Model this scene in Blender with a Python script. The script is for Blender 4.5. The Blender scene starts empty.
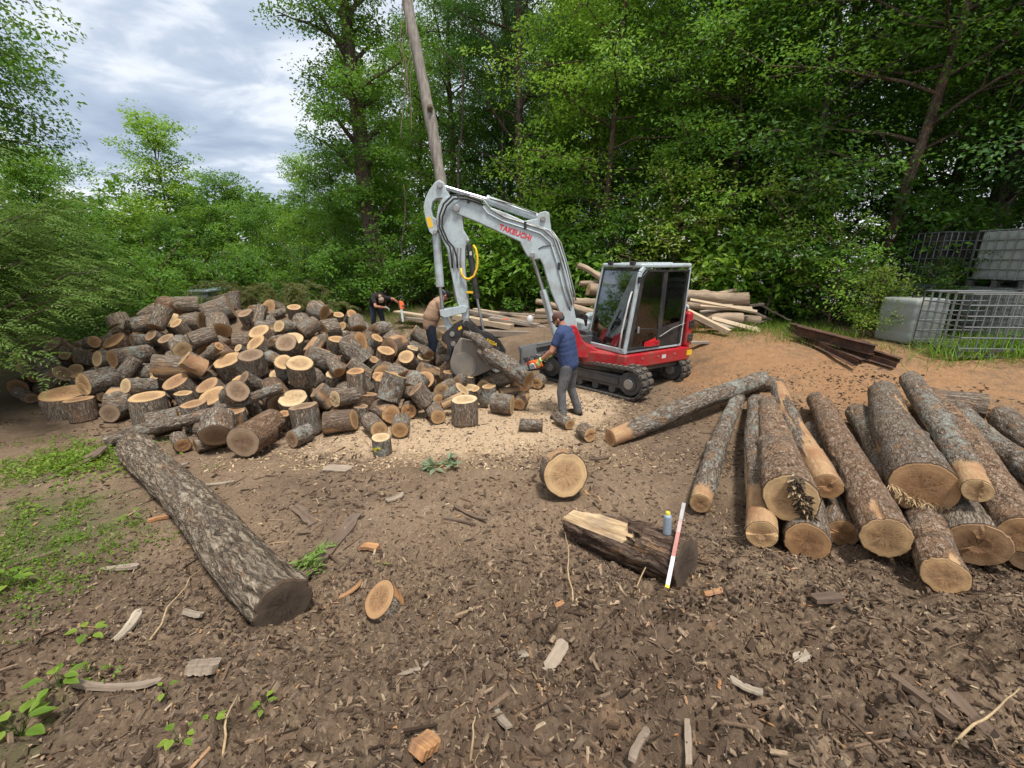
import bpy, bmesh, math, random
import numpy as np
from mathutils import Vector, Matrix, Quaternion

S = bpy.context.scene
COL = S.collection
# ------------------------------------------------------------------ camera, sky, sun, exposure
CAM_H, PITCH, FPX = 2.69, 16.0, 430.0
cam_data = bpy.data.cameras.new('camera')
cam = bpy.data.objects.new('camera', cam_data)
COL.objects.link(cam)
cam.location = (0, 0, CAM_H)
cam.rotation_euler = (math.radians(90 - PITCH), 0, 0)
cam_data.sensor_width = 36.0
cam_data.lens = 36.0 * FPX / 1024.0
cam_data.clip_start = 0.05
cam_data.clip_end = 2000
S.camera = cam
S.view_settings.view_transform = 'Standard'
S.view_settings.look = 'None'
S.view_settings.exposure = 0.55
S.view_settings.gamma = 1.0
S.cycles.max_bounces = 6
S.cycles.diffuse_bounces = 3
S.cycles.transparent_max_bounces = 6
SUN_EL, SUN_AZ = 70.0, 155.0        # azimuth the light comes from, degrees clockwise from +Y
world = bpy.data.worlds.new('World')
S.world = world
world.use_nodes = True

class Graph:
    """tiny helper for node trees: g('TexNoise', Scale=4) -> node; values that are sockets get linked"""
    def __init__(self, nt):
        self.nt = nt
    def __call__(self, typ, props=None, **ins):
        n = self.nt.nodes.new('ShaderNode' + typ)
        for k, v in (props or {}).items():
            setattr(n, k, v)
        for k, v in ins.items():
            key = int(k[1:]) if k[0] == 'i' and k[1:].isdigit() else k.replace('_', ' ')
            s = n.inputs[key]
            if isinstance(v, bpy.types.NodeSocket):
                self.nt.links.new(v, s)
            else:
                s.default_value = v
        return n
    def link(self, a, b):
        self.nt.links.new(a, b)
    def math(self, op, a, b=0.0, c=0.0, clamp=False):
        n = self.nt.nodes.new('ShaderNodeMath'); n.operation = op; n.use_clamp = clamp
        for i, v in enumerate((a, b, c)):
            if isinstance(v, bpy.types.NodeSocket): self.nt.links.new(v, n.inputs[i])
            else: n.inputs[i].default_value = v
        return n.outputs[0]
    def mix(self, f, a, b, mode='MIX'):
        n = self.nt.nodes.new('ShaderNodeMix'); n.data_type = 'RGBA'; n.blend_type = mode; n.clamp_factor = True
        for s, v in ((n.inputs[0], f), (n.inputs[6], a), (n.inputs[7], b)):
            if isinstance(v, bpy.types.NodeSocket): self.nt.links.new(v, s)
            elif s.type == 'RGBA': s.default_value = (*v[:3], 1)
            else: s.default_value = v
        return n.outputs[2]
    def ramp(self, fac, stops, interp='LINEAR'):
        n = self.nt.nodes.new('ShaderNodeValToRGB'); n.color_ramp.interpolation = interp
        e = n.color_ramp.elements
        while len(e) < len(stops): e.new(0.5)
        for el, (p, c) in zip(e, stops):
            el.position = p
            el.color = (c, c, c, 1) if not hasattr(c, '__len__') else (*c[:3], 1)
        self.nt.links.new(fac, n.inputs[0])
        return n.outputs[0]
    def maprange(self, v, a, b, c=0.0, d=1.0, smooth=False):
        n = self.nt.nodes.new('ShaderNodeMapRange'); n.interpolation_type = 'SMOOTHSTEP' if smooth else 'LINEAR'
        self.nt.links.new(v, n.inputs[0])
        for i, x in enumerate((a, b, c, d)): n.inputs[i + 1].default_value = x
        return n.outputs[0]
    def attr(self, name, typ='GEOMETRY'):
        return self('Attribute', {'attribute_name': name, 'attribute_type': typ}).outputs['Fac']

def build_world():
    nt = world.node_tree
    nt.nodes.clear()
    g = Graph(nt)
    sky = g('TexSky', {'sky_type': 'NISHITA', 'sun_disc': False, 'sun_elevation': math.radians(SUN_EL),
                       'sun_rotation': math.radians(SUN_AZ), 'air_density': 1.0, 'dust_density': 2.0, 'ozone_density': 1.0})
    d = g('TexCoord').outputs['Generated']
    xyz = g('SeparateXYZ', Vector=d)
    z = g.math('MAXIMUM', xyz.outputs[2], 0.0)
    zz = g.math('ADD', z, 0.16)
    u = g.math('DIVIDE', xyz.outputs[0], zz)
    v = g.math('DIVIDE', xyz.outputs[1], zz)
    pl = g('CombineXYZ', X=g.math('ADD', g.math('MULTIPLY', u, 0.8), 3.7), Y=g.math('MULTIPLY', v, 1.05), Z=1.3).outputs[0]
    n1 = g('TexNoise', Vector=pl, Scale=0.62, Detail=6.0, Roughness=0.52, Distortion=0.35).outputs['Fac']
    n2 = g('TexNoise', Vector=pl, Scale=3.2, Detail=7.0, Roughness=0.55, Distortion=0.5).outputs['Fac']
    m = g.math('ADD', g.math('MULTIPLY', n1, 0.75), g.math('MULTIPLY', n2, 0.25))
    cloud = g.ramp(m, [(0.38, (2.7, 3.3, 4.3)), (0.45, (3.9, 4.5, 5.4)), (0.49, (6.0, 6.35, 6.9)), (0.57, (7.1, 7.25, 7.5))])
    col = g.mix(0.93, sky.outputs[0], cloud)
    bg = g('Background', Color=col, Strength=0.108)
    out = g('OutputWorld')
    g.link(bg.outputs[0], out.inputs[0])
build_world()

sun_data = bpy.data.lights.new('sun', 'SUN')
sun_data.energy = 3.3
sun_data.angle = math.radians(10)
sun_data.color = (1.0, 0.96, 0.9)
sun = bpy.data.objects.new('sun', sun_data)
COL.objects.link(sun)
_a, _e = math.radians(SUN_AZ), math.radians(SUN_EL)
_dir = Vector((math.sin(_a) * math.cos(_e), math.cos(_a) * math.cos(_e), math.sin(_e)))
sun.rotation_euler = _dir.to_track_quat('Z', 'Y').to_euler()

# ------------------------------------------------------------------ numbers and geometry helpers
CP, SP = math.cos(math.radians(PITCH)), math.sin(math.radians(PITCH))
rng = np.random.default_rng(7)

def _h(ix, iy, iz, seed):
    n = (ix.astype(np.int64) * 374761393 + iy.astype(np.int64) * 668265263 + iz.astype(np.int64) * 2147483647 + seed * 1274126177) & 0xFFFFFFFF
    n = ((n ^ (n >> 13)) * 1274126177) & 0xFFFFFFFF
    n = ((n ^ (n >> 16)) * 2246822519) & 0xFFFFFFFF
    return ((n ^ (n >> 15)) & 0xFFFFFF) / float(0xFFFFFF)

def vnoise(x, y, z=None, seed=0):
    x = np.asarray(x, float); y = np.asarray(y, float)
    z = np.zeros_like(x) if z is None else np.asarray(z, float) + 0 * x
    ix, iy, iz = np.floor(x), np.floor(y), np.floor(z)
    fx, fy, fz = x - ix, y - iy, z - iz
    fx, fy, fz = (f * f * (3 - 2 * f) for f in (fx, fy, fz))
    r = 0
    for dx in (0, 1):
        wx = fx if dx else 1 - fx
        for dy in (0, 1):
            wy = fy if dy else 1 - fy
            for dz in (0, 1):
                wz = fz if dz else 1 - fz
                r = r + wx * wy * wz * _h(ix + dx, iy + dy, iz + dz, seed)
    return r

def fbm(x, y, z=None, octaves=4, seed=0, gain=0.5):
    a, s, t = 1.0, 0.0, 0.0
    x = np.asarray(x, float); y = np.asarray(y, float)
    z = np.zeros_like(x) if z is None else np.asarray(z, float) + 0 * x
    for o in range(octaves):
        s = s + a * vnoise(x * 2 ** o, y * 2 ** o, z * 2 ** o, seed + o * 17)
        t += a; a *= gain
    return s / t

def sstep(a, b, x):
    t = np.clip((np.asarray(x, float) - a) / (b - a), 0, 1)
    return t * t * (3 - 2 * t)

HEAP_X = [-12.0, -10.2, -9.2, -8.0, -6.0, -5.0, -4.2, -3.2, -2.2, -1.2, -0.4, 0.4]
HEAP_C = [0.0, 1.1, 1.75, 1.95, 1.95, 1.8, 1.5, 1.1, 0.72, 0.48, 0.25, 0.0]        # height of the heap's crest
HEAP_F = [9.0, 8.6, 8.2, 7.9, 7.2, 6.5, 6.2, 6.3, 6.3, 6.5, 7.0, 7.6]          # where its foot begins
def heap(x, y):
    x = np.asarray(x, float); y = np.asarray(y, float)
    c = np.interp(x, HEAP_X, HEAP_C); f = np.interp(x, HEAP_X, HEAP_F)
    yc = np.interp(x, [-9, -4, -2, 0], [10.3, 10.1, 10.0, 9.2])
    up = np.clip((y - f) / (yc - f), 0, 1)
    dn = 1 - sstep(0.0, 2.6, y - yc)
    return c * np.power(up, 0.85) * dn

def terrain(x, y, fine=True):
    x = np.asarray(x, float); y = np.asarray(y, float)
    s = 0.6 * x + 0.8 * y
    z = 1.0 * sstep(7.2, 12.2, s + 0.5 * (fbm(x * 0.5, y * 0.5, seed=3) - 0.5))
    z = z + 0.35 * sstep(14, 24, s) * fbm(x * 0.2, y * 0.2, seed=9)
    pad = np.exp(-(((x - 2.2) / 1.9) ** 4 + ((y - 9.25) / 1.9) ** 4))
    z = z * (1 - pad) + 0.11 * pad
    r = y + 0.10 * np.abs(x - 0.9) ** 1.2 - 0.25 * sstep(1.0, 4.0, x) + 0.45 * sstep(-0.6, -3.5, x)
    z = z + 0.80 * (1 - sstep(0.6, 3.9, r + 0.8 * (fbm(x * 0.9, y * 0.9, seed=5) - 0.5)))
    z = z + np.maximum(0, heap(x, y) - 0.36)
    near = 1 - sstep(9, 20, np.hypot(x, y))
    z = z + 0.10 * (fbm(x * 0.8, y * 0.8, seed=21) - 0.5) * (0.4 + near)
    mul = mulch_mask(x, y)
    z = z + near * (0.04 + 0.16 * mul) * (fbm(x * 2.6, y * 2.6, octaves=4, seed=23) - 0.5)
    rg = 1 - np.abs(2 * fbm(x * 3.6 + 5, y * 3.6, octaves=4, seed=77) - 1)
    mound = np.exp(-(((x - 1.6) / 1.7) ** 2 + ((y - 2.0) / .9) ** 2))
    z = z + near * (0.16 + 0.26 * mound) * mul * (rg - 0.78)
    z = z + near * 0.11 * mul * np.maximum(0, fbm(x * 5.5, y * 5.5, octaves=3, seed=27) - 0.48)
    z = z + near * 0.20 * np.exp(-(((x - 1.15) / .75) ** 2 + ((y - 2.25) / .42) ** 2)) * (0.6 + 0.8 * fbm(x * 4, y * 4, octaves=3, seed=29))
    z = z - near * 0.12 * np.exp(-(((x - 1.25) / .22) ** 2 + ((y - 1.78) / .14) ** 2))
    # ruts of the tracks in the middle ground
    if fine:
        z = z + near * (0.016 + 0.05 * mul) * (fbm(x * 11, y * 11, octaves=3, seed=31) - 0.5)
    return z

def mulch_mask(x, y):
    n = fbm(np.asarray(x) * 0.9, np.asarray(y) * 0.9, seed=41) - 0.5
    a = 1 - sstep(3.0, 4.2, y - 0.12 * x + n * 1.6)
    return np.clip(a, 0, 1)

def tz(x, y):
    return float(terrain(np.array([x]), np.array([y]))[0])

def ray(px, py):
    c = (py - 384.0) / FPX; a = (px - 512.0) / FPX
    return Vector((a, CP - SP * c, -SP - CP * c))      # per unit of axial depth

def at(px, py, t):
    """point seen at pixel (px, py) at axial depth t"""
    return Vector((0, 0, CAM_H)) + ray(px, py) * t

def ground_at(px, py, lift=0.0, fn=None):
    """point where the line of sight of a pixel meets the ground (raised by lift)"""
    d = ray(px, py)
    ts = np.linspace(1.0, 40.0, 3901)
    x, y, z = d.x * ts, d.y * ts, CAM_H + d.z * ts
    g = terrain(x, y, False) if fn is None else fn(x, y)
    k = np.nonzero(z < g + lift)[0]
    i = k[0] if len(k) else len(ts) - 1
    return Vector((x[i], y[i], z[i]))

# ------------------------------------------------------------------ mesh helpers
def make_mesh(name, V, polys, mats=(), midx=None, smooth=True, attrs=None):
    V = np.asarray(V, np.float32).reshape(-1, 3)
    polys = [np.asarray(p, np.int32) for p in polys if len(p)]
    me = bpy.data.meshes.new(name)
    tot = np.concatenate([np.full(len(p), p.shape[1], np.int32) for p in polys])
    loops = np.concatenate([p.ravel() for p in polys])
    me.vertices.add(len(V)); me.loops.add(len(loops)); me.polygons.add(len(tot))
    me.vertices.foreach_set('co', V.ravel())
    me.loops.foreach_set('vertex_index', loops)
    st = np.zeros(len(tot), np.int32); st[1:] = np.cumsum(tot)[:-1]
    me.polygons.foreach_set('loop_start', st)
    if midx is not None:
        me.polygons.foreach_set('material_index', np.asarray(midx, np.int32))
    me.polygons.foreach_set('use_smooth', np.full(len(tot), bool(smooth)))
    for m in mats: me.materials.append(m)
    for k, v in (attrs or {}).items():
        a = me.attributes.new(k, 'FLOAT', 'POINT')
        a.data.foreach_set('value', np.asarray(v, np.float32))
    me.update(calc_edges=True)
    return me

def compact(V, Q):
    V = np.asarray(V); u, inv = np.unique(np.asarray(Q).ravel(), return_inverse=True)
    return V[u], inv.reshape(np.asarray(Q).shape)

def link(name, me, parent=None, loc=None, rot=None):
    o = bpy.data.objects.new(name, me)
    COL.objects.link(o)
    if parent is not None: o.parent = parent
    if loc is not None: o.location = loc
    if rot is not None:
        if isinstance(rot, Quaternion): o.rotation_mode = 'QUATERNION'; o.rotation_quaternion = rot
        else: o.rotation_euler = rot
    return o

def tag(o, label=None, cat=None, group=None, kind=None):
    if label: o['label'] = label
    if cat: o['category'] = cat
    if group: o['group'] = group
    if kind: o['kind'] = kind
    return o

def empty(name, loc=(0, 0, 0), rot=None):
    return link(name, None, None, loc, rot)

class MB:
    """collects solids into ONE mesh (one part)"""
    def __init__(self):
        self.v = []; self.p = {}; self.n = 0; self.smooth = []
    def add(self, V, polys):
        V = np.asarray(V, float).reshape(-1, 3)
        for p in polys:
            p = np.asarray(p, np.int32)
            if len(p): self.p.setdefault(p.shape[1], []).append(p + self.n)
        self.v.append(V); self.n += len(V)
        return self
    def box(self, c, size, rot=None, taper=1.0):
        h = np.array(size) / 2.0
        V = np.array([(x, y, z) for z in (-1, 1) for y in (-1, 1) for x in (-1, 1)], float)
        V[4:, :2] *= taper
        V = V * h
        if rot is not None: V = V @ np.array(rot.to_3x3() if isinstance(rot, Matrix) else rot.to_matrix()).T
        V = V + np.array(c)
        return self.add(V, [[(0, 2, 3, 1), (4, 5, 7, 6), (0, 1, 5, 4), (2, 6, 7, 3), (0, 4, 6, 2), (1, 3, 7, 5)]])
    def beam(self, a, b, w, h, up=(0, 0, 1)):
        a, b = Vector(a), Vector(b); d = b - a
        x = d.normalized(); y = Vector(up).cross(x)
        if y.length < 1e-4: y = Vector((0, 1, 0)).cross(x)
        y.normalize(); z = x.cross(y)
        R = Matrix((x, y, z)).transposed()
        return self.box((a + b) / 2, (d.length, w, h), R)
    def tube(self, pts, r, seg=8, caps=True, closed=False):
        P = np.array([tuple(p) for p in pts], float); n = len(P)
        r = np.full(n, r, float) if np.isscalar(r) else np.asarray(r, float)
        T = np.gradient(P, axis=0); T /= np.linalg.norm(T, axis=1)[:, None] + 1e-9
        up = np.array([0, 0, 1.0]) if abs(T[0][2]) < 0.9 else np.array([1.0, 0, 0])
        u = np.cross(up, T[0]); u /= np.linalg.norm(u)
        V = []
        for i in range(n):
            u = u - T[i] * np.dot(u, T[i]); u /= np.linalg.norm(u) + 1e-9
            w = np.cross(T[i], u)
            a = np.arange(seg) * 2 * math.pi / seg
            V.append(P[i] + r[i] * (np.cos(a)[:, None] * u + np.sin(a)[:, None] * w))
        V = np.concatenate(V)
        i, j = np.meshgrid(np.arange(n - 1), np.arange(seg), indexing='ij')
        k = (j + 1) % seg
        Q = np.stack([i * seg + j, i * seg + k, (i + 1) * seg + k, (i + 1) * seg + j], -1).reshape(-1, 4)
        polys = [Q]
        if caps: polys.append(np.array([np.arange(seg)[::-1], (n - 1) * seg + np.arange(seg)]))
        return self.add(V, polys)
    def cyl(self, a, b, r, r2=None, seg=16):
        return self.tube([a, b], [r, r if r2 is None else r2], seg)
    def prism(self, outline, o, ex, ey, thick, off=0.0):
        """outline (x, y) in the plane o + x*ex + y*ey, extruded by thick along ex x ey (centred, plus off)"""
        ex, ey = Vector(ex), Vector(ey); ez = ex.cross(ey).normalized(); o = Vector(o)
        n = len(outline)
        V = [o + ex * x + ey * y + ez * (off + s * thick / 2) for s in (-1, 1) for x, y in outline]
        a = np.arange(n); b = (a + 1) % n
        return self.add([tuple(v) for v in V], [np.array([a[::-1], a + n]), np.stack([a, b, b + n, a + n], -1)])
    def ball(self, c, r, seg=12, rings=8, rot=None):
        r = np.array(r if hasattr(r, '__len__') else (r, r, r), float)
        th = np.linspace(0, math.pi, rings + 1)[1:-1]
        ph = np.arange(seg) * 2 * math.pi / seg
        V = [(0, 0, 1)] + [(math.sin(t) * math.cos(p), math.sin(t) * math.sin(p), math.cos(t)) for t in th for p in ph] + [(0, 0, -1)]
        V = np.array(V) * r
        if rot is not None: V = V @ np.array(rot.to_3x3() if isinstance(rot, Matrix) else rot.to_matrix()).T
        V = V + np.array(tuple(c))
        tris = []; quads = []
        for j in range(seg):
            k = (j + 1) % seg
            tris.append((0, 1 + j, 1 + k))
            e = 1 + (rings - 2) * seg
            tris.append((len(V) - 1, e + k, e + j))
            for i in range(rings - 2):
                quads.append((1 + i * seg + j, 1 + (i + 1) * seg + j, 1 + (i + 1) * seg + k, 1 + i * seg + k))
        return self.add(V, [tris, quads])
    def mesh(self, name, mat=None, smooth=False):
        return make_mesh(name, np.concatenate(self.v), [np.concatenate(p) for p in self.p.values()], [mat] if mat else [], None, smooth)
    def build(self, name, mat=None, parent=None, bevel=0.0, smooth=False, loc=None, rot=None):
        o = link(name, self.mesh(name, mat, smooth or bevel > 0), parent, loc, rot)
        if bevel:
            m = o.modifiers.new('edge', 'BEVEL'); m.width = bevel; m.segments = 2; m.limit_method = 'ANGLE'; m.angle_limit = math.radians(38)
            m.harden_normals = True
        return o
# ------------------------------------------------------------------ materials
MATS = {}
def new_mat(name):
    m = bpy.data.materials.new(name); m.use_nodes = True
    m.node_tree.nodes.clear()
    MATS[name] = m
    return m, Graph(m.node_tree)

def finish(g, col, rough=0.7, spec=0.3, bump=None, bdist=0.01, metal=0.0, bstr=1.0, extra=None):
    p = g('BsdfPrincipled', Roughness=rough, Metallic=metal)
    p.inputs['Specular IOR Level'].default_value = spec
    if isinstance(col, bpy.types.NodeSocket): g.link(col, p.inputs['Base Color'])
    else: p.inputs['Base Color'].default_value = (*col[:3], 1)
    if bump is not None:
        b = g('Bump', Strength=bstr, Distance=bdist, Height=bump)
        g.link(b.outputs[0], p.inputs['Normal'])
    for k, v in (extra or {}).items(): p.inputs[k].default_value = v
    o = g('OutputMaterial')
    g.link(p.outputs[0], o.inputs[0])
    return p

def paint(name, col, rough=0.35, dirt=0.25, spec=0.5, metal=0.0, dirtcol=(0.16, 0.12, 0.085), scale=3.0, wear=0.0):
    m, g = new_mat(name)
    co = g('TexCoord').outputs['Object']
    n = g('TexNoise', Vector=co, Scale=scale, Detail=7.0, Roughness=0.65).outputs['Fac']
    f = g.math('MULTIPLY', g.maprange(n, 0.45, 0.64), dirt, clamp=True)
    c = g.mix(f, col, dirtcol)
    n2 = g('TexNoise', Vector=co, Scale=scale * 14, Detail=4.0).outputs['Fac']
    c = g.mix(g.math('MULTIPLY', g.maprange(n2, 0.55, 0.8), dirt * 0.8, clamp=True), c, dirtcol)
    st = g('TexNoise', Vector=g('Mapping', Vector=co, Scale=(1, 1, 0.18)).outputs[0], Scale=scale * 6, Detail=6.0, Roughness=0.7).outputs['Fac']
    c = g.mix(g.math('MULTIPLY', g.maprange(st, 0.52, 0.68), dirt * 0.7, clamp=True), c, dirtcol)
    sc = g('TexNoise', Vector=co, Scale=scale * 9, Detail=9.0, Roughness=0.8).outputs['Fac']
    c = g.mix(g.math('MULTIPLY', g.maprange(sc, 0.64, 0.67), min(1.0, dirt * 1.6), clamp=True), c, (0.10, 0.085, 0.075))
    r = g.math('ADD', rough, g.math('MULTIPLY', f, 0.5))
    p = finish(g, c, 0.5, spec, n2, 0.0015, metal)
    g.link(r, p.inputs['Roughness'])
    return m

def mat_ground():
    m, g = new_mat('soil')
    co = g('TexCoord').outputs['Object']
    big = g('TexNoise', Vector=co, Scale=0.9, Detail=8.0, Roughness=0.6).outputs['Fac']
    med = g('TexNoise', Vector=co, Scale=7.0, Detail=8.0, Roughness=0.7).outputs['Fac']
    fin = g('TexNoise', Vector=co, Scale=45.0, Detail=6.0, Roughness=0.7).outputs['Fac']
    warp = g('TexNoise', Vector=co, Scale=5.0, Detail=2.0).outputs['Color']
    wco = g('VectorMath', {'operation': 'ADD'}, i0=co, i1=g('VectorMath', {'operation': 'SCALE'}, i0=warp, Scale=0.08).outputs[0]).outputs[0]
    st = g('Mapping', Vector=wco, Rotation=(0, 0, 0.6), Scale=(1.0, 0.6, 1.0)).outputs[0]
    vo = g('TexVoronoi', Vector=st, Scale=60.0, Randomness=1.0)
    st2 = g('Mapping', Vector=wco, Rotation=(0, 0, -0.9), Scale=(1.0, 0.5, 1.0)).outputs[0]
    vo2 = g('TexVoronoi', Vector=st2, Scale=31.0, Randomness=1.0)
    cell = g('SeparateColor', Color=vo.outputs['Color']).outputs[0]
    cell2 = g('SeparateColor', Color=vo2.outputs['Color']).outputs[1]
    dirt = g.mix(med, (0.13, 0.083, 0.050), (0.31, 0.212, 0.135))
    dirt = g.mix(g.maprange(big, 0.42, 0.68), dirt, (0.24, 0.17, 0.115))
    chips = g.ramp(cell, [(0.0, (0.05, 0.037, 0.027)), (0.35, (0.12, 0.088, 0.062)), (0.7, (0.21, 0.16, 0.11)), (0.93, (0.34, 0.255, 0.17)), (1.0, (0.46, 0.36, 0.25))])
    chips2 = g.ramp(cell2, [(0.0, (0.07, 0.05, 0.036)), (0.5, (0.16, 0.118, 0.084)), (0.9, (0.27, 0.2, 0.135)), (1.0, (0.42, 0.31, 0.2))])
    chips = g.mix(0.4, chips, chips2)
    base = g.mix(0.33, dirt, chips)
    mul = g.mix(0.5, g.mix(big, (0.07, 0.045, 0.028), (0.22, 0.142, 0.085)), chips)
    c = g.mix(g.attr('mulch'), base, mul)
    damp = g('TexNoise', Vector=co, Scale=0.55, Detail=9.0, Roughness=0.68).outputs['Fac']
    c = g.mix(g.math('MULTIPLY', g.maprange(damp, 0.47, 0.60), 0.6), c, g.mix(med, (0.05, 0.034, 0.024), (0.14, 0.096, 0.066)))
    clay = g.mix(med, (0.27, 0.125, 0.052), (0.50, 0.275, 0.13))
    clay = g.mix(0.25, clay, chips)
    ca = g.math('ADD', g.attr('clay'), g.math('MULTIPLY', g.math('SUBTRACT', g.math('ADD', g.math('MULTIPLY', med, 0.5), g.math('MULTIPLY', big, 0.5)), 0.5), 3.4))
    c = g.mix(g.math('MULTIPLY', g.maprange(ca, 0.25, 0.95), 0.85), c, clay)
    saw = g.mix(fin, (0.40, 0.28, 0.175), (0.60, 0.45, 0.30))
    sa = g.math('ADD', g.attr('sawdust'), g.math('MULTIPLY', g.math('SUBTRACT', g.math('ADD', g.math('MULTIPLY', med, 0.7), g.math('MULTIPLY', fin, 0.3)), 0.5), 1.6))
    c = g.mix(g.math('MULTIPLY', g.maprange(sa, 0.38, 0.8), 0.85), c, saw)
    moss = g.mix(med, (0.05, 0.065, 0.022), (0.12, 0.13, 0.05))
    ma = g.math('ADD', g.attr('moss'), g.math('MULTIPLY', g.math('SUBTRACT', med, 0.5), 1.8))
    c = g.mix(g.math('MULTIPLY', g.maprange(ma, 0.45, 0.85), 0.75), c, moss)
    litter = g.mix(med, (0.035, 0.03, 0.016), (0.10, 0.075, 0.04))
    c = g.mix(g.attr('litter'), c, litter)
    h = g.math('ADD', g.math('MULTIPLY', cell, 0.5), g.math('ADD', g.math('MULTIPLY', cell2, 0.7), g.math('ADD', g.math('MULTIPLY', med, 0.9), g.math('MULTIPLY', fin, 0.6))))
    finish(g, c, 0.93, 0.12, h, 0.02)
    return m

def mat_bark(name, stops, lich=0.5, fissure=26.0, alongs=0.16, bdist=0.012, plate=0.0):
    """bark along local Z; object property 'tone' shifts it; attribute 'peel' bares the wood"""
    m, g = new_mat(name)
    co = g('TexCoord').outputs['Object']
    tone = g.attr('tone', 'OBJECT')
    off = g('CombineXYZ', X=g.math('MULTIPLY', tone, 37.0), Y=g.math('MULTIPLY', tone, 91.0), Z=g.math('MULTIPLY', tone, 17.0)).outputs[0]
    co = g('VectorMath', {'operation': 'ADD'}, i0=co, i1=off).outputs[0]
    w = g('TexNoise', Vector=co, Scale=7.0, Detail=4.0).outputs['Color']
    wc = g('VectorMath', {'operation': 'ADD'}, i0=co, i1=g('VectorMath', {'operation': 'SCALE'}, i0=w, Scale=0.09).outputs[0]).outputs[0]
    st = g('Mapping', Vector=wc, Scale=(1, 1, alongs)).outputs[0]
    def furrow(scale, k, seedoff):
        n = g('TexNoise', Vector=g('VectorMath', {'operation': 'ADD'}, i0=st, i1=(seedoff, seedoff * 2.0, 0)).outputs[0], Scale=scale, Detail=3.0, Roughness=0.5).outputs['Fac']
        return g.math('SUBTRACT', 1.0, g.math('MULTIPLY', g.math('ABSOLUTE', g.math('SUBTRACT', n, 0.5)), k), clamp=True)
    fur = g.math('MAXIMUM', furrow(fissure * 0.8, 11.0, 0.0), g.math('MULTIPLY', furrow(fissure * 1.5, 9.0, 3.7), 0.75))
    fi = g.maprange(g('TexNoise', Vector=st, Scale=fissure * 2.6, Detail=7.0, Roughness=0.75).outputs['Fac'], 0.36, 0.64)
    big = g('TexNoise', Vector=co, Scale=3.0, Detail=7.0, Roughness=0.65).outputs['Fac']
    rid = g.math('SUBTRACT', 1.0, fur)
    f = g.math('ADD', g.math('MULTIPLY', rid, 0.5), g.math('ADD', 0.12, g.math('MULTIPLY', fi, 0.34)))
    if plate:
        vo = g('TexVoronoi', {'feature': 'F1'}, Vector=g('Mapping', Vector=wc, Scale=(1, 1, 0.6)).outputs[0], Scale=17.0)
        pc_ = g('SeparateColor', Color=vo.outputs['Color']).outputs[0]
        f = g.math('ADD', f, g.math('MULTIPLY', g.math('SUBTRACT', pc_, 0.5), plate))
    c = g.ramp(f, stops)
    c = g.mix(g.math('MULTIPLY', g.maprange(big, 0.42, 0.64), 0.6), c, g.mix(f, (0.035, 0.024, 0.018), (0.27, 0.18, 0.12)))
    c = g.mix(g.math('MULTIPLY', g.maprange(tone, 0.25, 1.0), 0.55), c, (0.15, 0.078, 0.045))
    ln = g('TexNoise', Vector=wc, Scale=9.0, Detail=10.0, Roughness=0.8).outputs['Fac']
    la = g.math('ADD', ln, g.math('MULTIPLY', g.math('SUBTRACT', big, 0.5), 0.7))
    lk = g.math('MULTIPLY', g.maprange(la, 0.50, 0.62), g.math('MULTIPLY', g.maprange(tone, 0.0, 0.65, 1.0, 0.12), lich))
    c = g.mix(lk, c, g.mix(fi, (0.20, 0.215, 0.185), (0.44, 0.455, 0.41)))
    fl = g('TexNoise', Vector=g('Mapping', Vector=wc, Scale=(1, 1, 0.55)).outputs[0], Scale=5.5, Detail=9.0, Roughness=0.72).outputs['Fac']
    c = g.mix(g.math('MULTIPLY', g.maprange(fl, 0.565, 0.60), 0.75), c, g.mix(fi, (0.16, 0.085, 0.045), (0.40, 0.25, 0.145)))
    pc = g('Mapping', Vector=co, Scale=(1, 1, 0.08)).outputs[0]
    gr = g('TexNoise', Vector=pc, Scale=60.0, Detail=5.0).outputs['Fac']
    pw = g.mix(gr, (0.26, 0.14, 0.07), (0.52, 0.36, 0.20))
    pw = g.mix(g.maprange(big, 0.42, 0.62), pw, (0.30, 0.16, 0.085))
    pw = g.mix(g.math('MULTIPLY', g.maprange(ln, 0.55, 0.7), 0.5), pw, (0.14, 0.09, 0.06))
    c = g.mix(g.attr('peel'), c, pw)
    bh = g.math('ADD', g.math('MULTIPLY', rid, 1.0), g.math('MULTIPLY', fi, 0.5))
    bh = g.math('MULTIPLY', bh, g.maprange(g.attr('peel'), 0, 1, 1.0, 0.15))
    finish(g, c, 0.9, 0.15, bh, bdist)
    return m

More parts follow.
